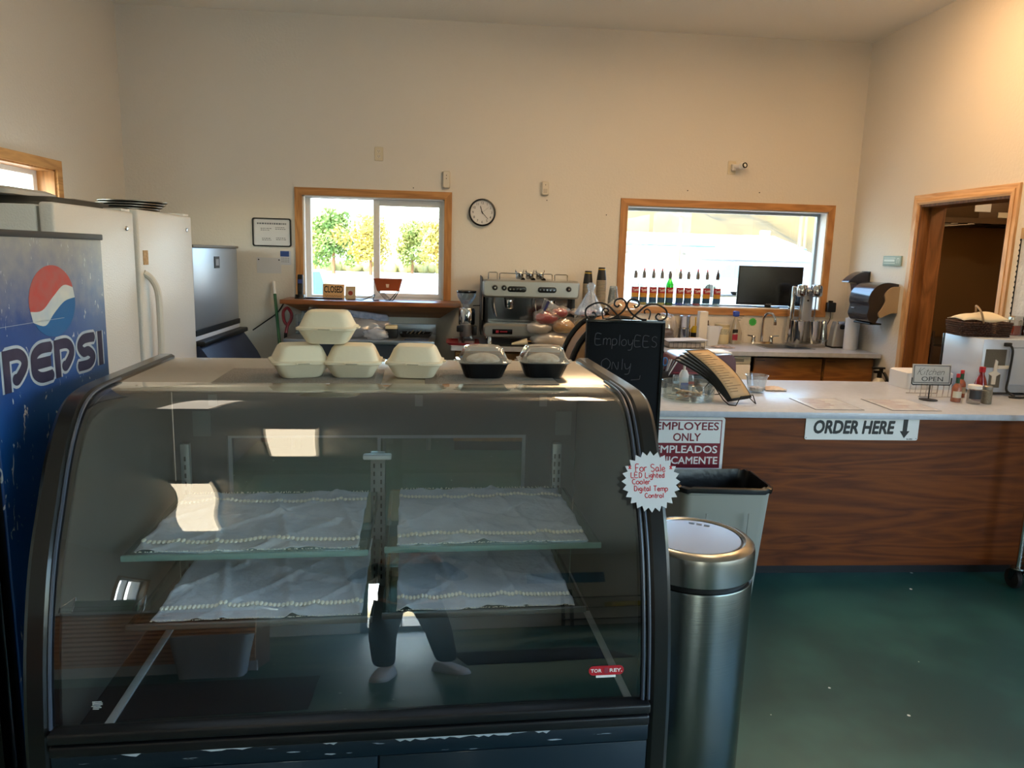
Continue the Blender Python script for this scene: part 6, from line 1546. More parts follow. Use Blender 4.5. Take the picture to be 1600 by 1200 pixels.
# ------------------------------------------------------------------ blackboard on legs
t = thing('blackboard', 'tall blackboard with iron scrollwork and chalk words Employees Only', 'blackboard', (.765, 3.3, 0))
board_m = mat('chalk_black', '#0b0c0f', rough=.85, spec=.2, var='#121418', vscale=3)
MB().box(.592, .940, 3.295, 3.315, .30, 1.386, .002).build('board', board_m, t)
mb = MB(); mb.box(.588, .944, 3.290, 3.32, 1.375, 1.389, .002); mb.box(.588, .600, 3.290, 3.32, .29, 1.376); mb.box(.932, .944, 3.290, 3.32, .29, 1.376); mb.box(.60, .932, 3.29, 3.32, .29, .304); mb.build('frame', blackg, t)
for x_ in (.60, .932): MB().box(x_-.012, x_+.012, 3.30, 3.318, 0, .30).build('leg', blackg, t)
for x_ in (.61, .922): MB().rod((x_, 3.318, 1.2), (x_, 3.52, .01), .008).build('leg', blackg, t)
iron = mat('iron_black', '#0b0b0c', rough=.4, metal=.3)
def spiral(cx, cz, r0, a0, turns, d=1, n=26):
    return [(cx+r0*(1-.8*k/n)*math.cos(a0+d*turns*2*PI*k/n), 3.305, cz+r0*(1-.8*k/n)*math.sin(a0+d*turns*2*PI*k/n)) for k in range(n+1)]
for s in (-1, 1):
    xm_ = .766
    def m_(p): return (xm_+s*(p[0]-xm_), p[1], p[2])
    outer = spiral(.915, 1.419, .036, -1.9, 1.15, 1)
    lead = spl([(.790, 3.305, 1.392), (.815, 3.305, 1.42), (.855, 3.305, 1.455), (.90, 3.305, 1.463), (.945, 3.305, 1.44), (.951, 3.305, 1.41), (.935, 3.305, 1.393), (.915, 3.305, 1.392), (.902, 3.305, 1.405), (.912, 3.305, 1.42), (.922, 3.305, 1.416)], 6)
    MB().tube([m_(p) for p in lead], .0042, 7).build('scroll', iron, t)
    lead = spl([(.86, 3.305, 1.392), (.83, 3.305, 1.396), (.79, 3.305, 1.42), (.768, 3.305, 1.455), (.785, 3.305, 1.483), (.815, 3.305, 1.478), (.822, 3.305, 1.458), (.808, 3.305, 1.447), (.80, 3.305, 1.456)], 6)
    MB().tube([m_(p) for p in lead], .0042, 7).build('scroll', iron, t)
    lead = spl([(.87, 3.305, 1.393), (.876, 3.305, 1.425), (.862, 3.305, 1.44), (.848, 3.305, 1.432), (.852, 3.305, 1.42)], 6)
    MB().tube([m_(p) for p in lead], .0034, 7).build('scroll', iron, t)
chalk = mat('chalk_grey', '#5a575c', rough=1.0)
mch = Matrix.Translation((.772, 3.2905, 1.298)) @ Matrix.Rotation(PI/2, 4, 'X')
handwriting('EmployEES', chalk, mch @ Matrix.Translation((0, 0, 0)) @ Matrix.Rotation(-.03, 4, 'Z'), .29, .048, .0011, t)
handwriting('ONly', chalk, mch @ Matrix.Translation((-.04, -.108, 0)) @ Matrix.Rotation(-.02, 4, 'Z'), .145, .05, .0011, t)
MB().tube([(.80, 3.2905, 1.118), (.84, 3.2905, 1.122), (.842, 3.2905, 1.14)], .001, 5).build('chalk_stroke', chalk, t)

# ------------------------------------------------------------------ order counter
plyf = wood('counter_ply', '#451b04', '#6c350a', 'X', .9, rough=.5, contrast=.17, spec=.25)
t = thing('order_counter', 'long order counter with pale laminate top and oak plywood front', 'counter', (2.3, 4.1, 0))
MB().box(.96, 3.655, 3.60, 4.62, .882, .914, .003).build('worktop', lam, t)
MB().box(.98, 3.65, 3.635, 3.655, .07, .881).build('front_panel', plyf, t)
MB().box(.98, 1.0, 3.656, 4.58, .07, .881).build('end_panel', plyf, t)
MB().box(1.02, 3.64, 3.70, 4.50, .0, .10).build('plinth', black, t); MB().box(1.0, 3.65, 4.56, 4.58, .07, .881).build('back_panel', plyf, t)
signw = mat('sign_white', '#d6d4d2', rough=.35)
t = thing('order_sign', 'white sign reading ORDER HERE with a black arrow on the counter front', 'sign', (2.118, 3.62, .765))
ms = on_back(2.118, 3.634, .8265)
MB().loft([rrect(.612, .124, .010, 4, .0005), rrect(.612, .124, .010, 4, .004)], m=ms).build('plate', signw, t)
text('ORDER HERE', mat('sign_black', '#101012', rough=.5), ms @ Matrix.Translation((-.045, .006, .0042)) @ Matrix(((1, .10, 0, 0), (0, 1, 0, 0), (0, 0, 1, 0), (0, 0, 0, 1))), w=.43, h=.066, bold=.05, parent=t)
MB().prism([(-.013, .05), (.013, .05), (.011, -.012), (.026, -.012), (-.001, -.05), (-.028, -.012), (-.013, -.012)], 'z', .004, .0048, ms @ Matrix.Translation((.232, 0, 0))).build('arrow', MATS['sign_black'], t)
text('B-1093', MATS['sign_black'], ms @ Matrix.Translation((.262, -.055, .0042)), w=.03, h=.007, bold=.02, parent=t)
for a_, b_ in ((-.298, -.052), (.298, -.052), (-.298, .052), (.298, .052)): MB().cyl((a_, b_, .004), .0022, .0006, n=8, m=ms).build('hole', dark, t)
t = thing('employees_sign', 'red and white sign reading EMPLOYEES ONLY EMPLEADOS UNICAMENTE on the counter front', 'sign', (1.195, 3.62, .595))
ms = on_back(1.19, 3.634, .735); mar = mat('sign_maroon', '#6e1626', rough=.35)
MB().loft([rrect(.39, .282, .014, 4, .0005), rrect(.39, .282, .014, 4, .004)], m=ms).build('plate', signw, t)
MB().box(-.180, .180, -.126, .005, .004, .0046, m=ms).build('red_field', mar, t)
mb = MB()
for q in ((-.180, .180, .122, .127), (-.180, -.175, .005, .122), (.175, .180, .005, .122)): mb.box(*q, .004, .0046, m=ms)
mb.build('red_border', mar, t)
text('EMPLOYEES', mar, ms @ Matrix.Translation((0, .094, .0044)), w=.325, h=.040, bold=.022, parent=t); text('ONLY', mar, ms @ Matrix.Translation((0, .036, .0044)), w=.142, h=.040, bold=.022, parent=t)
text('EMPLEADOS', signw, ms @ Matrix.Translation((0, -.028, .0050)), w=.325, h=.038, bold=.02, parent=t); text('UNICAMENTE', signw, ms @ Matrix.Translation((0, -.086, .0050)), w=.335, h=.038, bold=.02, parent=t)
# laminated menus lying on the counter
zc2 = .9145
lamsh = mat('menu_print', '#ccd0d6', rough=.25, var='#b3b3ba', vscale=14)
for pts_, lb in ((((1.876, 3.985), (2.148, 3.985), (2.142, 3.668), (1.876, 3.668)), 'laminated menu with a black edge on the counter above the ORDER HERE sign'), (((2.298, 3.99), (2.569, 3.99), (2.570, 3.672), (2.295, 3.672)), 'laminated menu with a black edge before the Kitchen Open sign')):
    c = Vector((sum(p[0] for p in pts_)/4, sum(p[1] for p in pts_)/4)); t = thing('menu_sheet', lb, 'menu', (c.x, c.y, zc2), 'laminated menus lying on the order counter')
    MB().prism([tuple(c+(Vector(p)-c)*1.0) for p in pts_], 'z', zc2, zc2+.0012).build('black_edge', black, t)
    MB().prism([tuple(c+(Vector(p)-c)*.965) for p in pts_], 'z', zc2+.0012, zc2+.0018).build('printed_page', lamsh, t)
    mb = MB(); rnd = random.Random(len(lb))
    for k in range(9):
        y_ = c.y+.12-.028*k; mb.box(c.x-.10, c.x-.10+.06+.12*rnd.random(), y_, y_+.006, zc2+.0018, zc2+.0021)
    mb.build('printed_lines', mat('menu_ink', '#8a6f72', rough=.6), t)
# kitchen open sign
t = thing('kitchen_open_sign', 'framed sign reading Kitchen OPEN on a black wire stand', 'sign', (2.70, 3.99, zc2))
MB().lathe([(.048, 0), (.048, .004), (.012, .008)], (2.70, 3.99, zc2), 28).build('stand_base', iron, t); MB().rod((2.70, 3.99, zc2+.006), (2.70, 3.99, 1.005), .0035).build('stand_rod', iron, t)
mb = MB(); mb.tube([(2.583, 3.98, 1.045), (2.583, 3.98, 1.012), (2.590, 3.98, 1.004), (2.810, 3.98, 1.004), (2.817, 3.98, 1.012), (2.817, 3.98, 1.045)], .0035, 7); mb.build('cradle', iron, t)
mk = X((2.70, 3.985, 1.064), -.03, PI/2-.08)
MB().box(-.112, .112, -.056, .056, -.008, 0, .002, m=mk).build('board', mat('board_grey', '#b2b0ae', rough=.6), t)
mb = MB()
for q in ((-.106, .106, .046, .050), (-.106, .106, -.050, -.046), (-.106, -.102, -.046, .046), (.102, .106, -.046, .046)): mb.box(*q, 0, .001, m=mk)
mb.build('border', mat('border_grey', '#4b4a4c', rough=.6), t)
dk = mat('sign_ink', '#2b2b2e', rough=.6)
handwriting('Kitchen', dk, mk @ Matrix.Translation((0, .015, .001)) @ Matrix(((1, .35, 0, 0), (0, 1, 0, 0), (0, 0, 1, 0), (0, 0, 0, 1))), .16, .036, .0012, t)
text('OPEN', dk, mk @ Matrix.Translation((.004, -.027, .0004)), w=.125, h=.026, parent=t)
# sauces
def bottle(x, y, prof, mt, label, cap_prof, cap_m, lab=None, cat='bottle', name='sauce_bottle', group=None, neck=None):
    t = thing(name, label, cat, (x, y, zc2), group)
    MB().lathe(prof, (x, y, zc2), 24).build('bottle_body', mt, t)
    MB().lathe(cap_prof, (x, y, zc2), 18).build('cap', cap_m, t)
    if neck: MB().lathe(neck[0], (x, y, zc2), 18, cap0=False, cap1=False).build('neck_band', neck[1], t)
    if lab:
        r_, z0_, z1_, m_ = lab; MB().grid(10, 1, lambda u, v: Vector((x+r_*math.sin(-1.3+2.2*u), y-r_*math.cos(-1.3+2.2*u), zc2+z0_+(z1_-z0_)*v))).build('label', m_, t, solid=-.0004)
    return t
hot = mat('hot_sauce', '#9c5a44', rough=.2, coat=.5); redcap = mat('cap_red', '#b01c2a', rough=.4); grn = mat('neck_green', '#1f4a34', rough=.5); labw = mat('label_cream', '#cfc6b4', rough=.6)
for x_, y_, s in ((2.835, 3.95, 'nearest the Kitchen Open sign'), (2.965, 4.10, 'further back beside the ketchup')):
    t = bottle(x_, y_, [(.024, 0), (.026, .004), (.026, .075), (.020, .092), (.0105, .105), (.0095, .125)], hot, 'hot sauce bottle with red cap and green neck, '+s, [(.0095, .139), (.0105, .14), (.0105, .158), (.009, .16)], redcap, (.0265, .025, .062, labw), 'bottle', 'hot_sauce_bottle', 'hot sauce bottles on the order counter', ([(.0105, .104), (.0105, .139)], grn))
bottle(3.01, 4.0, [(.036, 0), (.038, .006), (.037, .08), (.025, .125), (.0135, .155), (.0135, .165)], mat('ketchup', '#7a1418', rough=.15, coat=.6), 'ketchup bottle with a red cap among the sauces', [(.0155, .165), (.0165, .167), (.0165, .193), (.014, .195)], redcap, (.0378, .055, .075, mat('ketchup_label', '#c9b9b0', rough=.5)))
bottle(2.905, 3.90, [(.034, 0), (.036, .004), (.036, .078), (.032, .084)], glass('jar_glass', '#d9d8d4', .10, .0, .1), 'small jar with a white lid and black label before the ketchup', [(.035, .085), (.036, .087), (.036, .104), (.033, .106)], vinyl, (.0364, .03, .08, mat('jar_label', '#2e3036', rough=.5)), 'jar', 'spice_jar')
bottle(2.985, 3.905, [(.024, 0), (.026, .004), (.026, .075), (.022, .08)], mat('pepper_fill', '#6a6052', rough=.6, var='#8b8272', vscale=200), 'small pepper shaker beside the jar with the white lid', [(.0245, .08), (.0255, .082), (.0255, .098), (.02, .102)], mat('shaker_cap', '#8d8a84', rough=.4, metal=.6), None, 'shaker', 'pepper_shaker')
t = thing('packet_rack', 'small wire rack behind the Kitchen Open sign', 'rack', (2.80, 4.13, zc2))
mb = MB()
for k in range(6):
    x_ = 2.70+.034*k; mb.tube(spl([(x_, 4.07, zc2+.003), (x_+.003, 4.07, zc2+.09), (x_+.012, 4.10, zc2+.105), (x_+.012, 4.17, zc2+.105), (x_+.012, 4.19, zc2+.003)], 4), .0022, 6)
for y_ in (4.07, 4.19): mb.rod((2.69, y_, zc2+.004), (2.885, y_, zc2+.004), .0025, n=6)
mb.build('wires', chrome, t)
tag(MB().loft([rrect(.30, .20, .012, 3, zc2, 2.935, 4.44), rrect(.30, .20, .012, 3, zc2+.10, 2.935, 4.44), rrect(.28, .18, .012, 3, zc2+.108, 2.935, 4.44)]).build('white_box', mat('box_white', '#d2d3d6', rough=.5)), 'plain white box between the Kitchen Open sign and the microwave', 'box')
# microwave seen from behind
t = thing('microwave', 'white microwave turned with its vented back to the room', 'microwave', (3.38, 4.36, zc2))
mw = mat('microwave_white', '#bcc8dc', rough=.3, metal=.2)
x0, x1, y0_, y1_, z0_, z1_ = 3.135, 3.65, 4.185, 4.545, zc2+.015, 1.25
MB().box(x0, x1, y0_, y1_, z0_, z1_, .004).build('housing', mw, t)
MB().box(x0+.002, x1, y1_+.001, y1_+.03, z0_+.002, z1_-.002, .006).build('door', blackg, t)
for a_ in (x0+.04, x1-.04):
    for b_ in (y0_+.04, y1_-.04): MB().cyl((a_, b_, zc2), .014, .016).build('foot', black, t)
mb = MB(); mb.box(x0+.17, x1+.0, y0_-.012, y0_-.0005, z0_+.045, z1_-.045, .012, 3); mb.build('rear_bulge', mw, t)
vm = mat('vent_mesh', '#75716a', rough=.6, bump=1.0, bscale=300)
mb = MB(); mb.box(x0+.02, x0+.15, y0_-.002, y0_-.0004, z1_-.17, z1_-.06); mb.box(x0+.06, x0+.13, y0_-.002, y0_-.0004, z0_+.03, z0_+.11); mb.build('vent', vm, t)
mb = MB(); mb.prism([(x0+.075, z0_+.05), (x0+.10, z0_+.05), (x0+.10, z0_+.10), (x0+.125, z0_+.115), (x0+.10, z0_+.13), (x0+.10, z0_+.19), (x0+.085, z0_+.20), (x0+.08, z0_+.13), (x0+.05, z0_+.115), (x0+.075, z0_+.10)], 'y', y0_-.008, y0_-.001); mb.build('bracket', vinyl, t)
MB().box(x0+.10, x0+.18, y0_-.02, y0_-.001, z0_+.145, z0_+.165, .004).build('cord_clip', vinyl, t)
MB().box(x0+.125, x0+.165, y0_-.02, y0_-.0005, z1_-.04, z1_-.018, .003).build('cord_socket', black, t)
MB().tube(spl([(x0+.15, y0_-.02, z1_-.03), (x0+.165, y0_-.03, z1_-.07), (x0+.165, y0_-.026, z0_+.10), (x0+.16, y0_-.03, z0_+.02), (x0+.18, y0_-.07, zc2+.007), (x0+.13, y0_-.10, zc2+.007), (x0+.19, y0_-.12, zc2+.007), (x0+.30, y0_-.06, zc2+.007), (x0+.48, y0_-.05, zc2+.007)], 8), .0065, 8).build('power_cord', black, t)
# on the microwave
zm = 1.2505
wick = mat('wicker', '#4a2f26', rough=.6, var='#2c1b16', vscale=40)
t = thing('wicker_basket', 'dark wicker basket with a hoop handle on the microwave', 'basket', (3.245, 4.40, zm))
mb = MB(); cb = X((3.245, 4.40, zm), -.12)
for r_ in range(7):
    z_ = .007+.013*r_; k_ = 1+.012*r_
    base_ = rrect(.285*k_, .19*k_, .03, 5, 0); N_ = 96; P_ = []
    seg = [base_[i % len(base_)] for i in range(len(base_)+1)]
    L_ = [(seg[i+1]-seg[i]).length for i in range(len(base_))]; tot = sum(L_)
    for q in range(N_):
        d_ = tot*q/N_; i = 0
        while d_ > L_[i]: d_ -= L_[i]; i += 1
        p = seg[i]+(seg[i+1]-seg[i])*(d_/max(L_[i], 1e-9)); nrm = Vector((p.x, p.y, 0)).normalized()
        P_.append(p+nrm*.004*math.cos(PI*(q+r_))+Vector((0, 0, z_)))
    mb.tube(P_, .0062, 6, closed=True, m=cb)
for q in range(48):
    d_ = 0
base_ = rrect(.27, .175, .03, 5, .002); mb.loft([base_, [p+Vector((0, 0, .004)) for p in base_]], m=cb)
mb.build('weave', wick, t)
MB().tube([cb @ Vector(p) for p in spl([(-.03, -.105, .085), (-.05, -.10, .15), (-.045, -.03, .185), (0, .05, .155), (.03, .105, .085)], 8)], .006, 8).build('handle', mat('handle_willow', '#8d7558', rough=.5), t)
mb = MB(); mb.grid(18, 12, lambda u, v: cb @ Vector((-.148+.28*u, -.10+.19*v, .099+.05*(math.sin(PI*u)*math.sin(PI*v))**.6+.008*math.sin(8*u+3*v)-.0*(1 if (u < .06) else 0))))
tag(mb.build('napkin_cloth', mat('cloth_cream', '#d6cbb4', rough=.95, bump=.2, bscale=30), angle=2, solid=.002), 'cream cloth covering the dark wicker basket', 'cloth')
for x_, fill, s in ((3.515, '#8d3a26', 'amber syrup'), (3.59, '#2a1418', 'dark syrup')):
    t = thing('syrup_pourer', 'square glass pourer of '+s+' with a chrome top on the microwave', 'pourer', (x_, 4.44, zm), 'glass pourers on the microwave')
    MB().loft([rrect(.062, .062, .01, 3, zm, x_, 4.44), rrect(.066, .066, .012, 3, zm+.09, x_, 4.44), rrect(.05, .05, .012, 3, zm+.10, x_, 4.44)]).build('glass_body', glass('pourer_glass', '#e6e4e0', .12), t)
    MB().loft([rrect(.052, .052, .008, 3, zm+.004, x_, 4.44), rrect(.054, .054, .008, 3, zm+.065, x_, 4.44)]).build('syrup', mat('pourer_'+fill[1:], fill, rough=.1), t)
    MB().loft([rrect(.066, .066, .015, 3, zm+.101, x_, 4.44), rrect(.064, .064, .015, 3, zm+.118, x_, 4.44), rrect(.04, .04, .01, 3, zm+.125, x_, 4.44)]).build('chrome_top', chrome, t)
    MB().tube(spl([(x_+.03, 4.44, zm+.11), (x_+.055, 4.44, zm+.10), (x_+.055, 4.44, zm+.05), (x_+.034, 4.44, zm+.03)], 5), .004, 6).build('handle', chrome, t)
bag('plastic_bag', 'clear bag with pale wrapped food at the edge of the microwave', 'bag', (3.56, 4.29, zm), (.08, .06, .06), 51, filmw)
# left end of the order counter
t = thing('acrylic_tray', 'round clear acrylic dish of wrapped sticks on the order counter', 'dish', (1.275, 3.935, zc2))
c_ = (1.275, 3.935, zc2)
MB().lathe([(.142, 0), (.145, .004), (.145, .092), (.143, .094), (.139, .092), (.139, .008), (.02, .007)], c_, 56, cap1=True).build('dish', glass('acrylic_clear', '#eff6f6', .12, .0, .04), t)
st = [mat('stick_tan', '#b99a72', rough=.8), mat('stick_white', '#cfc6b8', rough=.8), mat('stick_brown', '#8a5f3d', rough=.8)]
rnd = random.Random(21)
def stick(k):
    a_ = rnd.random()*PI; r_ = .075*math.sqrt(rnd.random()); b_ = rnd.random()*6.28
    p = Vector((c_[0]+r_*math.cos(b_), c_[1]+r_*math.sin(b_), zc2+.011+.0008*k)); L_ = .045
    o = MB().box(-L_, L_, -.006, .006, 0, .003, .001, 1, m=X(p, a_, .0, rnd.gauss(0, .05))).build('sweet_packet', st[k % 3])
    tag(o, 'narrow paper packet loose in the round acrylic dish', 'packet', 'paper packets in the acrylic dish')
for k in range(34): stick(k)
t = thing('pump_bottle', 'white pump bottle of hand sanitiser behind the acrylic dish', 'bottle', (1.318, 4.15, zc2))
MB().loft([rrect(.05, .04, .015, 4, zc2, 1.318, 4.15), rrect(.052, .042, .016, 4, zc2+.10, 1.318, 4.15), rrect(.03, .028, .012, 4, zc2+.125, 1.318, 4.15)]).build('bottle_body', mat('sanit_white', '#cdd3da', rough=.3), t)
MB().rod((1.318, 4.15, zc2+.125), (1.318, 4.15, zc2+.17), .008, .006).build('pump_stem', vinyl, t); MB().box(1.295, 1.33, 4.12, 4.165, zc2+.168, zc2+.18, .004).build('pump_head', vinyl, t)
MB().box(1.296, 1.340, 4.1275, 4.1285, zc2+.015, zc2+.055).build('label', mat('sanit_label', '#3d66a8', rough=.5), t)
for x_, lm, s in ((1.275, '#7fa0b8', 'small clear gel bottle on the left of the pump bottle'), (1.362, '#a83a40', 'small clear gel bottle with a red label beside the pump bottle')):
    t = thing('gel_bottle', s, 'bottle', (x_, 4.16, zc2))
    MB().loft([rrect(.034, .028, .01, 4, zc2, x_, 4.16), rrect(.036, .03, .01, 4, zc2+.085, x_, 4.16), rrect(.028, .024, .009, 4, zc2+.095, x_, 4.16)]).build('bottle_body', glass('gel_glass', '#cfdbe2', .12, .05, .35, '#b8c6d2'), t)
    MB().box(x_-.017, x_+.017, 4.1435, 4.1445, zc2+.045, zc2+.06).build('label', mat('gel_label'+lm[1:], lm, rough=.5), t)
t = thing('pen_holder', 'dark mesh cup of pens and scissors at the counter end', 'pen holder', (1.225, 4.30, zc2))
MB().lathe([(.040, 0), (.042, .004), (.046, .10), (.044, .10), (.04, .006)], (1.225, 4.30, zc2), 24).build('cup', mat('mesh_dark', '#25262c', rough=.5, bump=.6, bscale=200), t)
for k, (dx, dy, col) in enumerate(((.03, .0, '#8d8f98'), (.04, .01, '#b8bac0'), (.05, .0, '#6e7078'), (.01, .02, '#2a3f8f'), (.06, -.01, '#c2c4c8'))):
    o = MB().rod((1.225+dx*.2, 4.30, zc2+.012), (1.225+dx*1.6, 4.30+dy, zc2+.165), .004, n=8).build('pen', mat('pen_'+col[1:], col, rough=.35))
    tag(o, ('grey pen in the mesh cup', 'pale grey pen leaning in the mesh cup', 'dark grey pen leaning out of the mesh cup', 'blue pen upright in the mesh cup', 'white pen leaning furthest out of the mesh cup')[k], 'pen')
for i, (x_, col) in enumerate(((1.195, '#3f63b8'), (1.235, '#2c6ea8'))):
    t = thing('scissors', ('scissors with royal blue handles standing in the mesh cup by the blackboard', 'scissors with teal blue handles standing behind the pens')[i], 'scissors', (x_, 4.31, zc2+.05))
    for s in (-1, 1):
        c2 = Vector((x_+.014*s, 4.31, zc2+.15)); MB().tube([c2+Vector((.014*math.cos(a_*.5236), 0, .024*math.sin(a_*.5236))) for a_ in range(12)], .0042, 7, closed=True).build('handle', mat('scissor_'+col[1:], col, rough=.35), t)
        MB().rod((x_+.006*s, 4.31, zc2+.128), (x_-.004*s, 4.31, zc2+.02), .004, .002, 6).build('blade', chrome, t)
t = thing('receipt_machine', 'maroon topped machine with a black base behind the menu stand', 'machine', (1.48, 4.42, zc2))
maroon = mat('maroon_case', '#4e1422', rough=.3, coat=.3)
MB().box(1.27, 1.69, 4.30, 4.56, zc2, zc2+.075, .008).build('base', mat('machine_black', '#17171a', rough=.4), t)
mb = MB(); mb.prism([(tuple(p)) for p in spl([(1.275, zc2+.076), (1.285, zc2+.14), (1.33, zc2+.185), (1.42, zc2+.195), (1.56, zc2+.195), (1.665, zc2+.19), (1.685, zc2+.076)], 5)], 'y', 4.305, 4.555); mb.build('cover', maroon, t)
MB().box(1.565, 1.675, 4.36, 4.54, zc2+.192, zc2+.204, .003).build('top_flap', mat('flap_white', '#d9d7d2', rough=.5), t)
MB().box(1.30, 1.60, 4.297, 4.3, zc2+.085, zc2+.088).build('red_line', mat('thin_red', '#9a2430', rough=.4), t)
t = thing('card_reader', 'small black card terminal between the dish and the menus', 'terminal', (1.43, 4.08, zc2))
MB().box(-.035, .035, -.05, .05, 0, .045, .008, m=X((1.43, 4.10, zc2), .2, .25)).build('body', mat('machine_black', '#17171a'), t); MB().box(-.022, .022, .005, .04, .0455, .047, m=X((1.43, 4.10, zc2), .2, .25)).build('screen', mat('screen_grey', '#8b95a0', rough=.2), t)
# menus on their stand
def menu(k):
    off = Vector((-.0022*k, .0055*k, -.003*k))
    A0, A1 = Vector((1.462, 3.775, zc2+.022)), Vector((1.588, 3.81, zc2+.034)); T0, T1 = Vector((1.235-.011*k, 3.90+.004*k, 1.184-.011*k)), Vector((1.372-.014*k, 3.935+.003*k, 1.187-.010*k))
    def f(u, v):
        a = A0+(A1-A0)*u; b = T0+(T1-T0)*u
        return a+(b-a)*v + Vector((.055, -.03, .045))*math.sin(PI*v)*.34 + off
    return f
tan = mat('menu_tan', '#b3926a', rough=.5, var='#a88760', vscale=10)
for k in range(5):
    f = menu(k); o = thing('menu_booklet', ('front tan paged menu on the wire stand', 'second menu behind the tan front menu', 'middle menu fanned behind the tan front menu', 'fourth menu fanned behind the tan front menu', 'rearmost menu fanned on the wire stand')[k], 'menu', f(.5, 0), 'menus on the wire stand')
    MB().grid(4, 14, f).build('cover', black, o, angle=2, solid=.002)
    if k: MB().grid(4, 14, lambda u, v: f(.12+.84*u, .03+.965*v)+Vector((.0012, -.0022, .0012))).build('page', mat('page_bluewhite', '#b4bcc8', rough=.5), o, angle=2, solid=.0004)
    else:
        MB().grid(4, 14, lambda u, v: f(.05+.90*u, .03+.95*v)+Vector((.0016, -.0030, .0016))).build('page', tan, o, angle=2, solid=.0004)
        mb = MB(); rnd = random.Random(14)
        for q in range(17):
            v_ = .90-.048*q; w_ = .25+.45*rnd.random()
            mb.grid(3, 1, lambda u, v: f(.15+w_*u, v_+.010*v)+Vector((.0024, -.0044, .0024)))
        mb.build('printed_lines', mat('menu_brown_ink', '#74583a', rough=.6), o, angle=2, solid=.0003)
t = thing('menu_stand', 'black bent wire stand holding the fanned menus', 'stand', (1.5, 3.85, zc2))
mb = MB(); mb.tube([(1.40, 3.93, zc2+.10), (1.43, 3.80, zc2+.02), (1.445, 3.755, zc2+.003), (1.475, 3.735, zc2+.003), (1.50, 3.74, zc2+.05), (1.575, 3.765, zc2+.055), (1.60, 3.78, zc2+.006), (1.61, 3.80, zc2+.003)], .003, 6)
mb.tube([(1.40, 3.93, zc2+.10), (1.36, 4.02, zc2+.003), (1.50, 4.06, zc2+.003), (1.53, 3.96, zc2+.10), (1.605, 3.80, zc2+.004)], .003, 6); mb.build('wire_frame', iron, t)
t = thing('clear_tub', 'clear plastic deli cup beside the fanned menus', 'cup', (1.755, 4.16, zc2))
MB().lathe([(.042, 0), (.046, .004), (.061, .095), (.066, .097), (.066, .103), (.062, .104), (.058, .095), (.042, .008)], (1.755, 4.16, zc2), 32).build('cup', glass('deli_cup', '#eef3f6', .14, .02, .12, '#e0e8f0'), t)
MB().lathe([(.035, .01), (.04, .03), (.02, .035)], (1.755, 4.16, zc2), 16).build('change', mat('coins', '#8a6a52', rough=.5, var='#c8bfb4', vscale=80), t)
mb = MB(); mb.grid(10, 8, lambda u, v: Vector((1.83+.13*u+.01*math.sin(5*v), 4.20+.10*v, zc2+.004+.016*math.sin(PI*u)*math.sin(PI*v)+.005*math.sin(12*u+6*v)**2)))
tag(mb.build('folded_rag', mat('rag_tan', '#b9a08e', rough=.9, var='#d2c6ba', vscale=16), angle=2, solid=.003), 'folded tan rag on the counter past the clear deli cup', 'cloth')
t = thing('small_glass', 'short clear glass standing at the counter front before the folded rag', 'glass', (1.86, 3.88, zc2))
# ------------------------------------------------------------------ wire shelving at the counter end
bpy.data.objects.remove(t)
t = thing('wire_cart', 'chrome wire shelving cart on rubber casters at the far counter end', 'cart', (3.27, 3.28, 0))
xa, xb, ya, yb = 2.965, 3.60, 3.06, 3.48
for x_ in (xa, xb):
    for y_ in (ya, yb):
        MB().rod((x_, y_, .125), (x_, y_, 1.55), .0127, n=14).build('post', chrome, t)
        c3 = thing('caster', '', ''); del c3['label']; del c3['category']; bpy.data.objects.remove(c3)
        w_ = MB(); w_.lathe([(.025, 0), (.05, .004), (.055, .012), (.055, .024), (.05, .032), (.025, .036)], (0, 0, 0), 22, Matrix.Translation((x_-.018, y_+.02, .0555)) @ Matrix.Rotation(PI/2, 4, 'Y'))
        wo = w_.build('caster_wheel', mat('rubber_black', '#141416', rough=.7), t)
        mb = MB(); mb.lathe([(.034, .112), (.036, .118), (.034, .124)], (x_, y_, 0), 18)
        for s in (-.026, .026): mb.prism([(y_-.02, .112), (y_+.02, .112), (y_+.03, .05), (y_+.01, .05)], 'x', x_+s-.002, x_+s+.002)
        mb.build('fork', MATS['brushed_steel'], wo)
for z_ in (.17, .85, 1.45):
    mb = MB()
    for q in (-.012, .012):
        mb.tube([(xa, ya, z_+q), (xb, ya, z_+q), (xb, yb, z_+q), (xa, yb, z_+q)], .0032, 6, closed=True)
    n_ = 22
    for k in range(1, n_): mb.rod((xa+(xb-xa)*k/n_, ya, z_), (xa+(xb-xa)*k/n_, yb, z_), .0022, n=5)
    mb.rod((xa, (ya+yb)/2, z_-.004), (xb, (ya+yb)/2, z_-.004), .003, n=5)
    mb.build('wire_shelf', chrome, t)
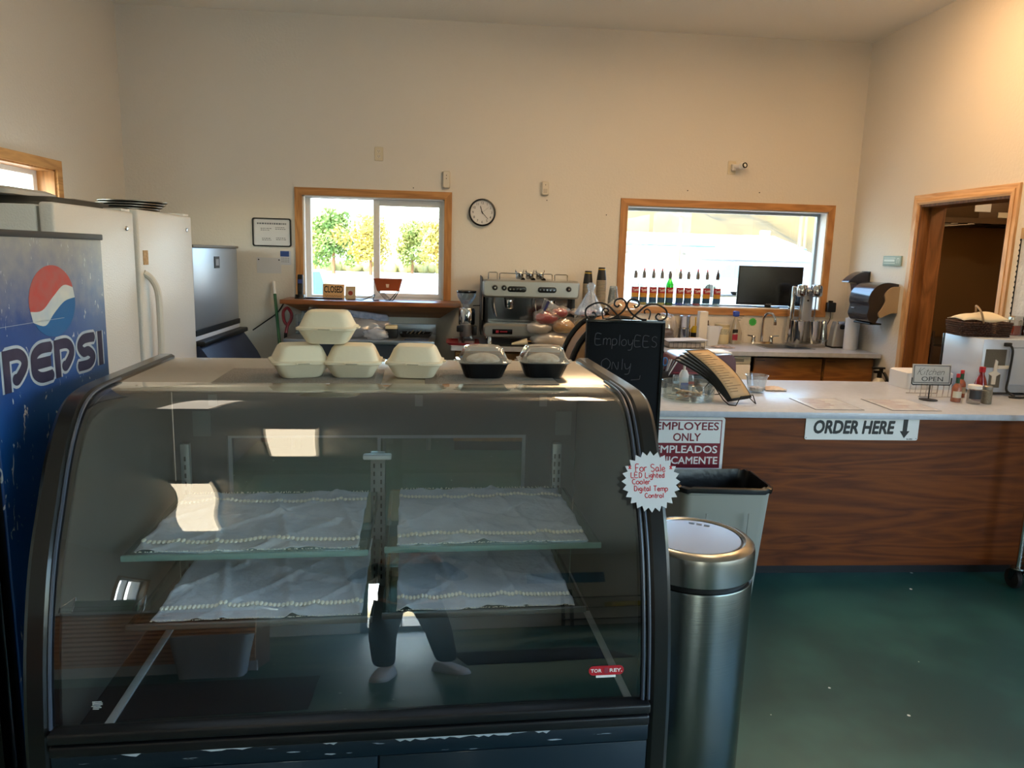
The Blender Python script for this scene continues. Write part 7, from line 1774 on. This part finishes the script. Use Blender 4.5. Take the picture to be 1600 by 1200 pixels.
# ------------------------------------------------------------------ the front half of the shop (seen mirrored in the curved glass)
t = thing('striped_counter', 'long counter with a pale top and copper ribbed front behind the photographer', 'counter', (-1.75, -1.45, 0))
MB().box(-2.80, -.80, -1.75, -.98, .93, .97, .004).build('worktop', mat('pale_top', '#c3c8d2', rough=.3), t)
rib = mat('ribbed_copper', '#d8a478', rough=.45, var='#c48a5c', vscale=3)
mb = MB()
prof = []
n_ = 12
for k in range(n_*8+1):
    z_ = .15+.77*k/(n_*8); prof.append((-1.03+.018*math.cos(2*PI*k/8), z_))
mb.prism(prof + [(-1.06, .92), (-1.06, .15)], 'x', -2.78, -.84); mb.build('ribbed_front', rib, t)
MB().box(-2.78, -.84, -1.70, -1.061, .0, .929).build('carcass', mat('counter_brown', '#5a3826', rough=.6), t)
MB().box(-2.79, -.83, -1.06, -1.015, .0, .148).build('base_board', mat('base_white', '#c9cfd8', rough=.5), t)
t = thing('literature_rack', 'wire rack of leaflets standing on the ribbed counter', 'rack', (-1.75, -1.2, .971))
MB().box(-1.90, -1.55, -1.28, -1.25, .972, 1.16, m=None).build('leaflets', mat('leaflet', '#c2c6d2', rough=.6, var='#5a9a72', vscale=6), t)
mb = MB()
for x_ in (-1.92, -1.53):
    mb.tube([(x_, -1.10, .975), (x_, -1.10, 1.06), (x_, -1.30, 1.22), (x_, -1.30, .975)], .005, 6)
for z_ in (1.0, 1.06): mb.rod((-1.92, -1.10, z_), (-1.53, -1.10, z_), .004, n=6)
mb.build('wire_frame', steelb, t)
t = thing('lidded_bin', 'pale grey ribbed bin standing against the end of the ribbed counter', 'bin', (-1.02, -.80, 0))
mb = MB(); mb.loft([rrect(.32, .24, .03, 4, 0, -1.03, -.82), rrect(.40, .30, .04, 4, .56, -1.03, -.82), rrect(.38, .28, .04, 4, .56, -1.03, -.82), rrect(.31, .23, .03, 4, .03, -1.03, -.82)]); mb.build('body', mat('bin_pale', '#9fa6b2', rough=.5), t)
for x_ in (-1.13, -.93): MB().box(x_-.008, x_+.008, -.685, -.672, .05, .52, m=None).build('rib', mat('bin_pale', '#9fa6b2'), t)
rug = mat('rug_brown', '#3a2826', rough=1.0, bump=.6, bscale=140, var='#45302c', vscale=40)
tag(MB().box(-2.5, -.45, -.55, .35, .0005, .010, .003).build('floor_mat', rug), 'dark brown floor mat in front of the ribbed counter', 'mat')
tag(MB().box(.35, 1.35, -1.6, -.7, .0005, .010, .003).build('floor_mat', mat('rug_grey', '#2c2a2c', rough=1.0, bump=.6, bscale=140)), 'dark grey floor mat behind the photographer', 'mat')
tag(MB().box(1.9, 3.0, -6.485, -6.46, 1.9, 2.35, .004).build('wall_banner', mat('banner_blue', '#2b6a98', rough=.6, var='#3a86b0', vscale=3)), 'blue banner on the shop front wall', 'banner')
t = thing('storage_rack', 'dark storage rack against the shop front wall', 'rack', (3.0, -6.1, 0))
for x_ in (2.35, 3.55):
    for y_ in (-6.4, -5.95): MB().box(x_-.02, x_+.02, y_-.02, y_+.02, 0, 1.6).build('post', black, t)
for z_ in (.25, .75, 1.25): MB().box(2.33, 3.57, -6.42, -5.93, z_, z_+.03).build('shelf', mat('rack_dark', '#3a3430', rough=.6), t)
tag(MB().box(2.9, 3.4, -6.3, -6.0, .781, 1.0, .01).build('storage_box', mat('box_yellow', '#c2a622', rough=.5)), 'yellow box on the dark storage rack', 'box')
# the photographer
def skinned(name, pts, edges, radii, material, parent, sub=2, root=0):
    me = bpy.data.meshes.new(name); me.from_pydata([Vector(p)-wpos(parent) for p in pts], edges, [])
    o = bpy.data.objects.new(name, me); COL.objects.link(o); o.parent = parent
    sk_ = o.modifiers.new('skin', 'SKIN'); sk_.use_smooth_shade = True
    for i, v in enumerate(me.skin_vertices[0].data):
        r_ = radii[i]; v.radius = r_ if isinstance(r_, tuple) else (r_, r_); v.use_root = (i == root)
    sb = o.modifiers.new('sub', 'SUBSURF'); sb.levels = sub; sb.render_levels = sub
    bpy.context.view_layer.update()
    m2 = bpy.data.meshes.new_from_object(o.evaluated_get(bpy.context.evaluated_depsgraph_get()))
    o.modifiers.clear(); o.data = m2; m2.materials.clear(); m2.materials.append(material)
    for p in m2.polygons: p.use_smooth = True
    return o
skin_m = mat('skin', '#b98468', rough=.55, sss=.15)
person = thing('person', 'person in dark trousers, dark top and white sneakers holding up a phone', 'person', (.0, -.42, 0))
bpts = [(0, -.42, .95), (0, -.42, 1.12), (0, -.43, 1.32), (0, -.43, 1.44), (0, -.41, 1.52), (0, -.40, 1.60),
        (-.17, -.42, 1.42), (-.27, -.36, 1.20), (-.13, -.12, 1.44), (-.095, -.055, 1.55),
        (.17, -.42, 1.42), (.27, -.36, 1.20), (.13, -.12, 1.44), (.095, -.055, 1.55),
        (-.10, -.42, .88), (-.13, -.36, .50), (-.12, -.42, .10), (.10, -.42, .88), (.17, -.46, .50), (.22, -.52, .10)]
bed = [(0, 1), (1, 2), (2, 3), (3, 4), (4, 5), (3, 6), (6, 7), (7, 8), (8, 9), (3, 10), (10, 11), (11, 12), (12, 13), (0, 14), (14, 15), (15, 16), (0, 17), (17, 18), (18, 19)]
brad = [(.15, .11), (.14, .10), (.16, .11), (.12, .09), .055, .06, .065, .048, .036, .026, .065, .048, .036, .026, .085, .062, .04, .085, .062, .04]
body = skinned('body', bpts, bed, brad, skin_m, person)
cloth_d = mat('trousers_dark', '#15161b', rough=.9, bump=.2, bscale=60); top_m = mat('top_dark', '#1d2026', rough=.9, bump=.2, bscale=60)
skinned('trousers', [(0, -.42, 1.0)] + bpts[14:20], [(0, 1), (1, 2), (2, 3), (0, 4), (4, 5), (5, 6)], [(.15, .12), .10, .078, .062, .10, .078, .062], cloth_d, person)
skinned('jacket', [(0, -.42, .86)] + bpts[1:4] + [(0, -.42, 1.48)] + [bpts[6], bpts[7], bpts[8], bpts[10], bpts[11], bpts[12]], [(0, 1), (1, 2), (2, 3), (3, 4), (3, 5), (5, 6), (6, 7), (3, 8), (8, 9), (9, 10)], [(.185, .145), (.17, .13), (.18, .13), (.15, .11), .085, .092, .066, .05, .092, .066, .05], top_m, person)
mb = MB(); mb.ell((0, -.385, 1.70), (.078, .098, .118), 20)
for v in mb.bm.verts:
    p = v.co
    if p.z < 1.68 and p.y > -.36: p.x *= .86
mb.ell((0, -.283, 1.685), (.014, .02, .018), 10)
for s in (-1, 1): mb.ell((s*.079, -.39, 1.69), (.012, .022, .032), 10)
head = mb.build('head', skin_m, person, angle=2)
for s in (-1, 1): MB().ell((s*.030, -.295, 1.705), (.012, .008, .008), 10).build('eye', wht, head)
MB().ell((0, -.293, 1.645), (.024, .008, .007), 10).build('mouth', mat('lip', '#8a4a42', rough=.5), head)
mb = MB(); mb.ell((0, -.40, 1.725), (.088, .102, .112), 20)
for v in mb.bm.verts:
    if v.co.y > -.34 and v.co.z < 1.76: v.co.y = -.36
    if v.co.z < 1.64: v.co.z = 1.64
mb.build('hair', mat('hair_brown', '#2a1d16', rough=.7), person, angle=2)
sh = mat('sneaker_white', '#d6d6d8', rough=.6)
for x_, y_, rz in ((-.12, -.36, .25), (.22, -.46, -.5)):
    m_s = X((x_, y_, 0), rz)
    s_ = MB().loft([rrect(.085, .27, .04, 5, .010, 0, .02), rrect(.095, .29, .045, 5, .020, 0, .02), rrect(.09, .28, .043, 5, .045, 0, .018), rrect(.08, .19, .04, 5, .085, 0, -.02), rrect(.072, .09, .034, 5, .115, 0, -.06)], m=m_s).build('sneaker', sh, person)
    MB().loft([rrect(.098, .295, .046, 5, .0, 0, .02), rrect(.10, .297, .047, 5, .022, 0, .02)], m=m_s).build('sole', mat('sole_white', '#c2c2c2', rough=.7), s_)
for s in (-1, 1):
    c0 = Vector((s*.095, -.055, 1.55))
    pts_ = [c0, c0+Vector((-s*.005, .012, .045)), c0+Vector((-s*.012, .018, .075))]; ed_ = [(0, 1), (1, 2)]; rd_ = [(.028, .018), (.034, .014), (.034, .013)]
    palm = skinned('hand', pts_, ed_, rd_, skin_m, person, 2)
    for k in range(4):
        f0 = c0+Vector((s*.004, .012, .035+.018*k)); L_ = (.055, .066, .070, .062)[k]
        skinned('finger', [f0, f0+Vector((-s*L_*.35, .010, .004)), f0+Vector((-s*L_*.75, .006, .006)), f0+Vector((-s*L_, -.008, .006))], [(0, 1), (1, 2), (2, 3)], [.0095, .009, .008, .0065], skin_m, palm, 1)
    f0 = c0+Vector((-s*.012, -.004, .03)); skinned('thumb', [f0, f0+Vector((-s*.02, -.006, .02)), f0+Vector((-s*.042, -.008, .032))], [(0, 1), (1, 2)], [.011, .010, .008], skin_m, palm, 1)
t = thing('phone', 'phone held up in both hands of the person', 'phone', (0, -.045, 1.64))
MB().box(-.078, .078, -.050, -.042, 1.588, 1.664, .004).build('phone_case', black, t)
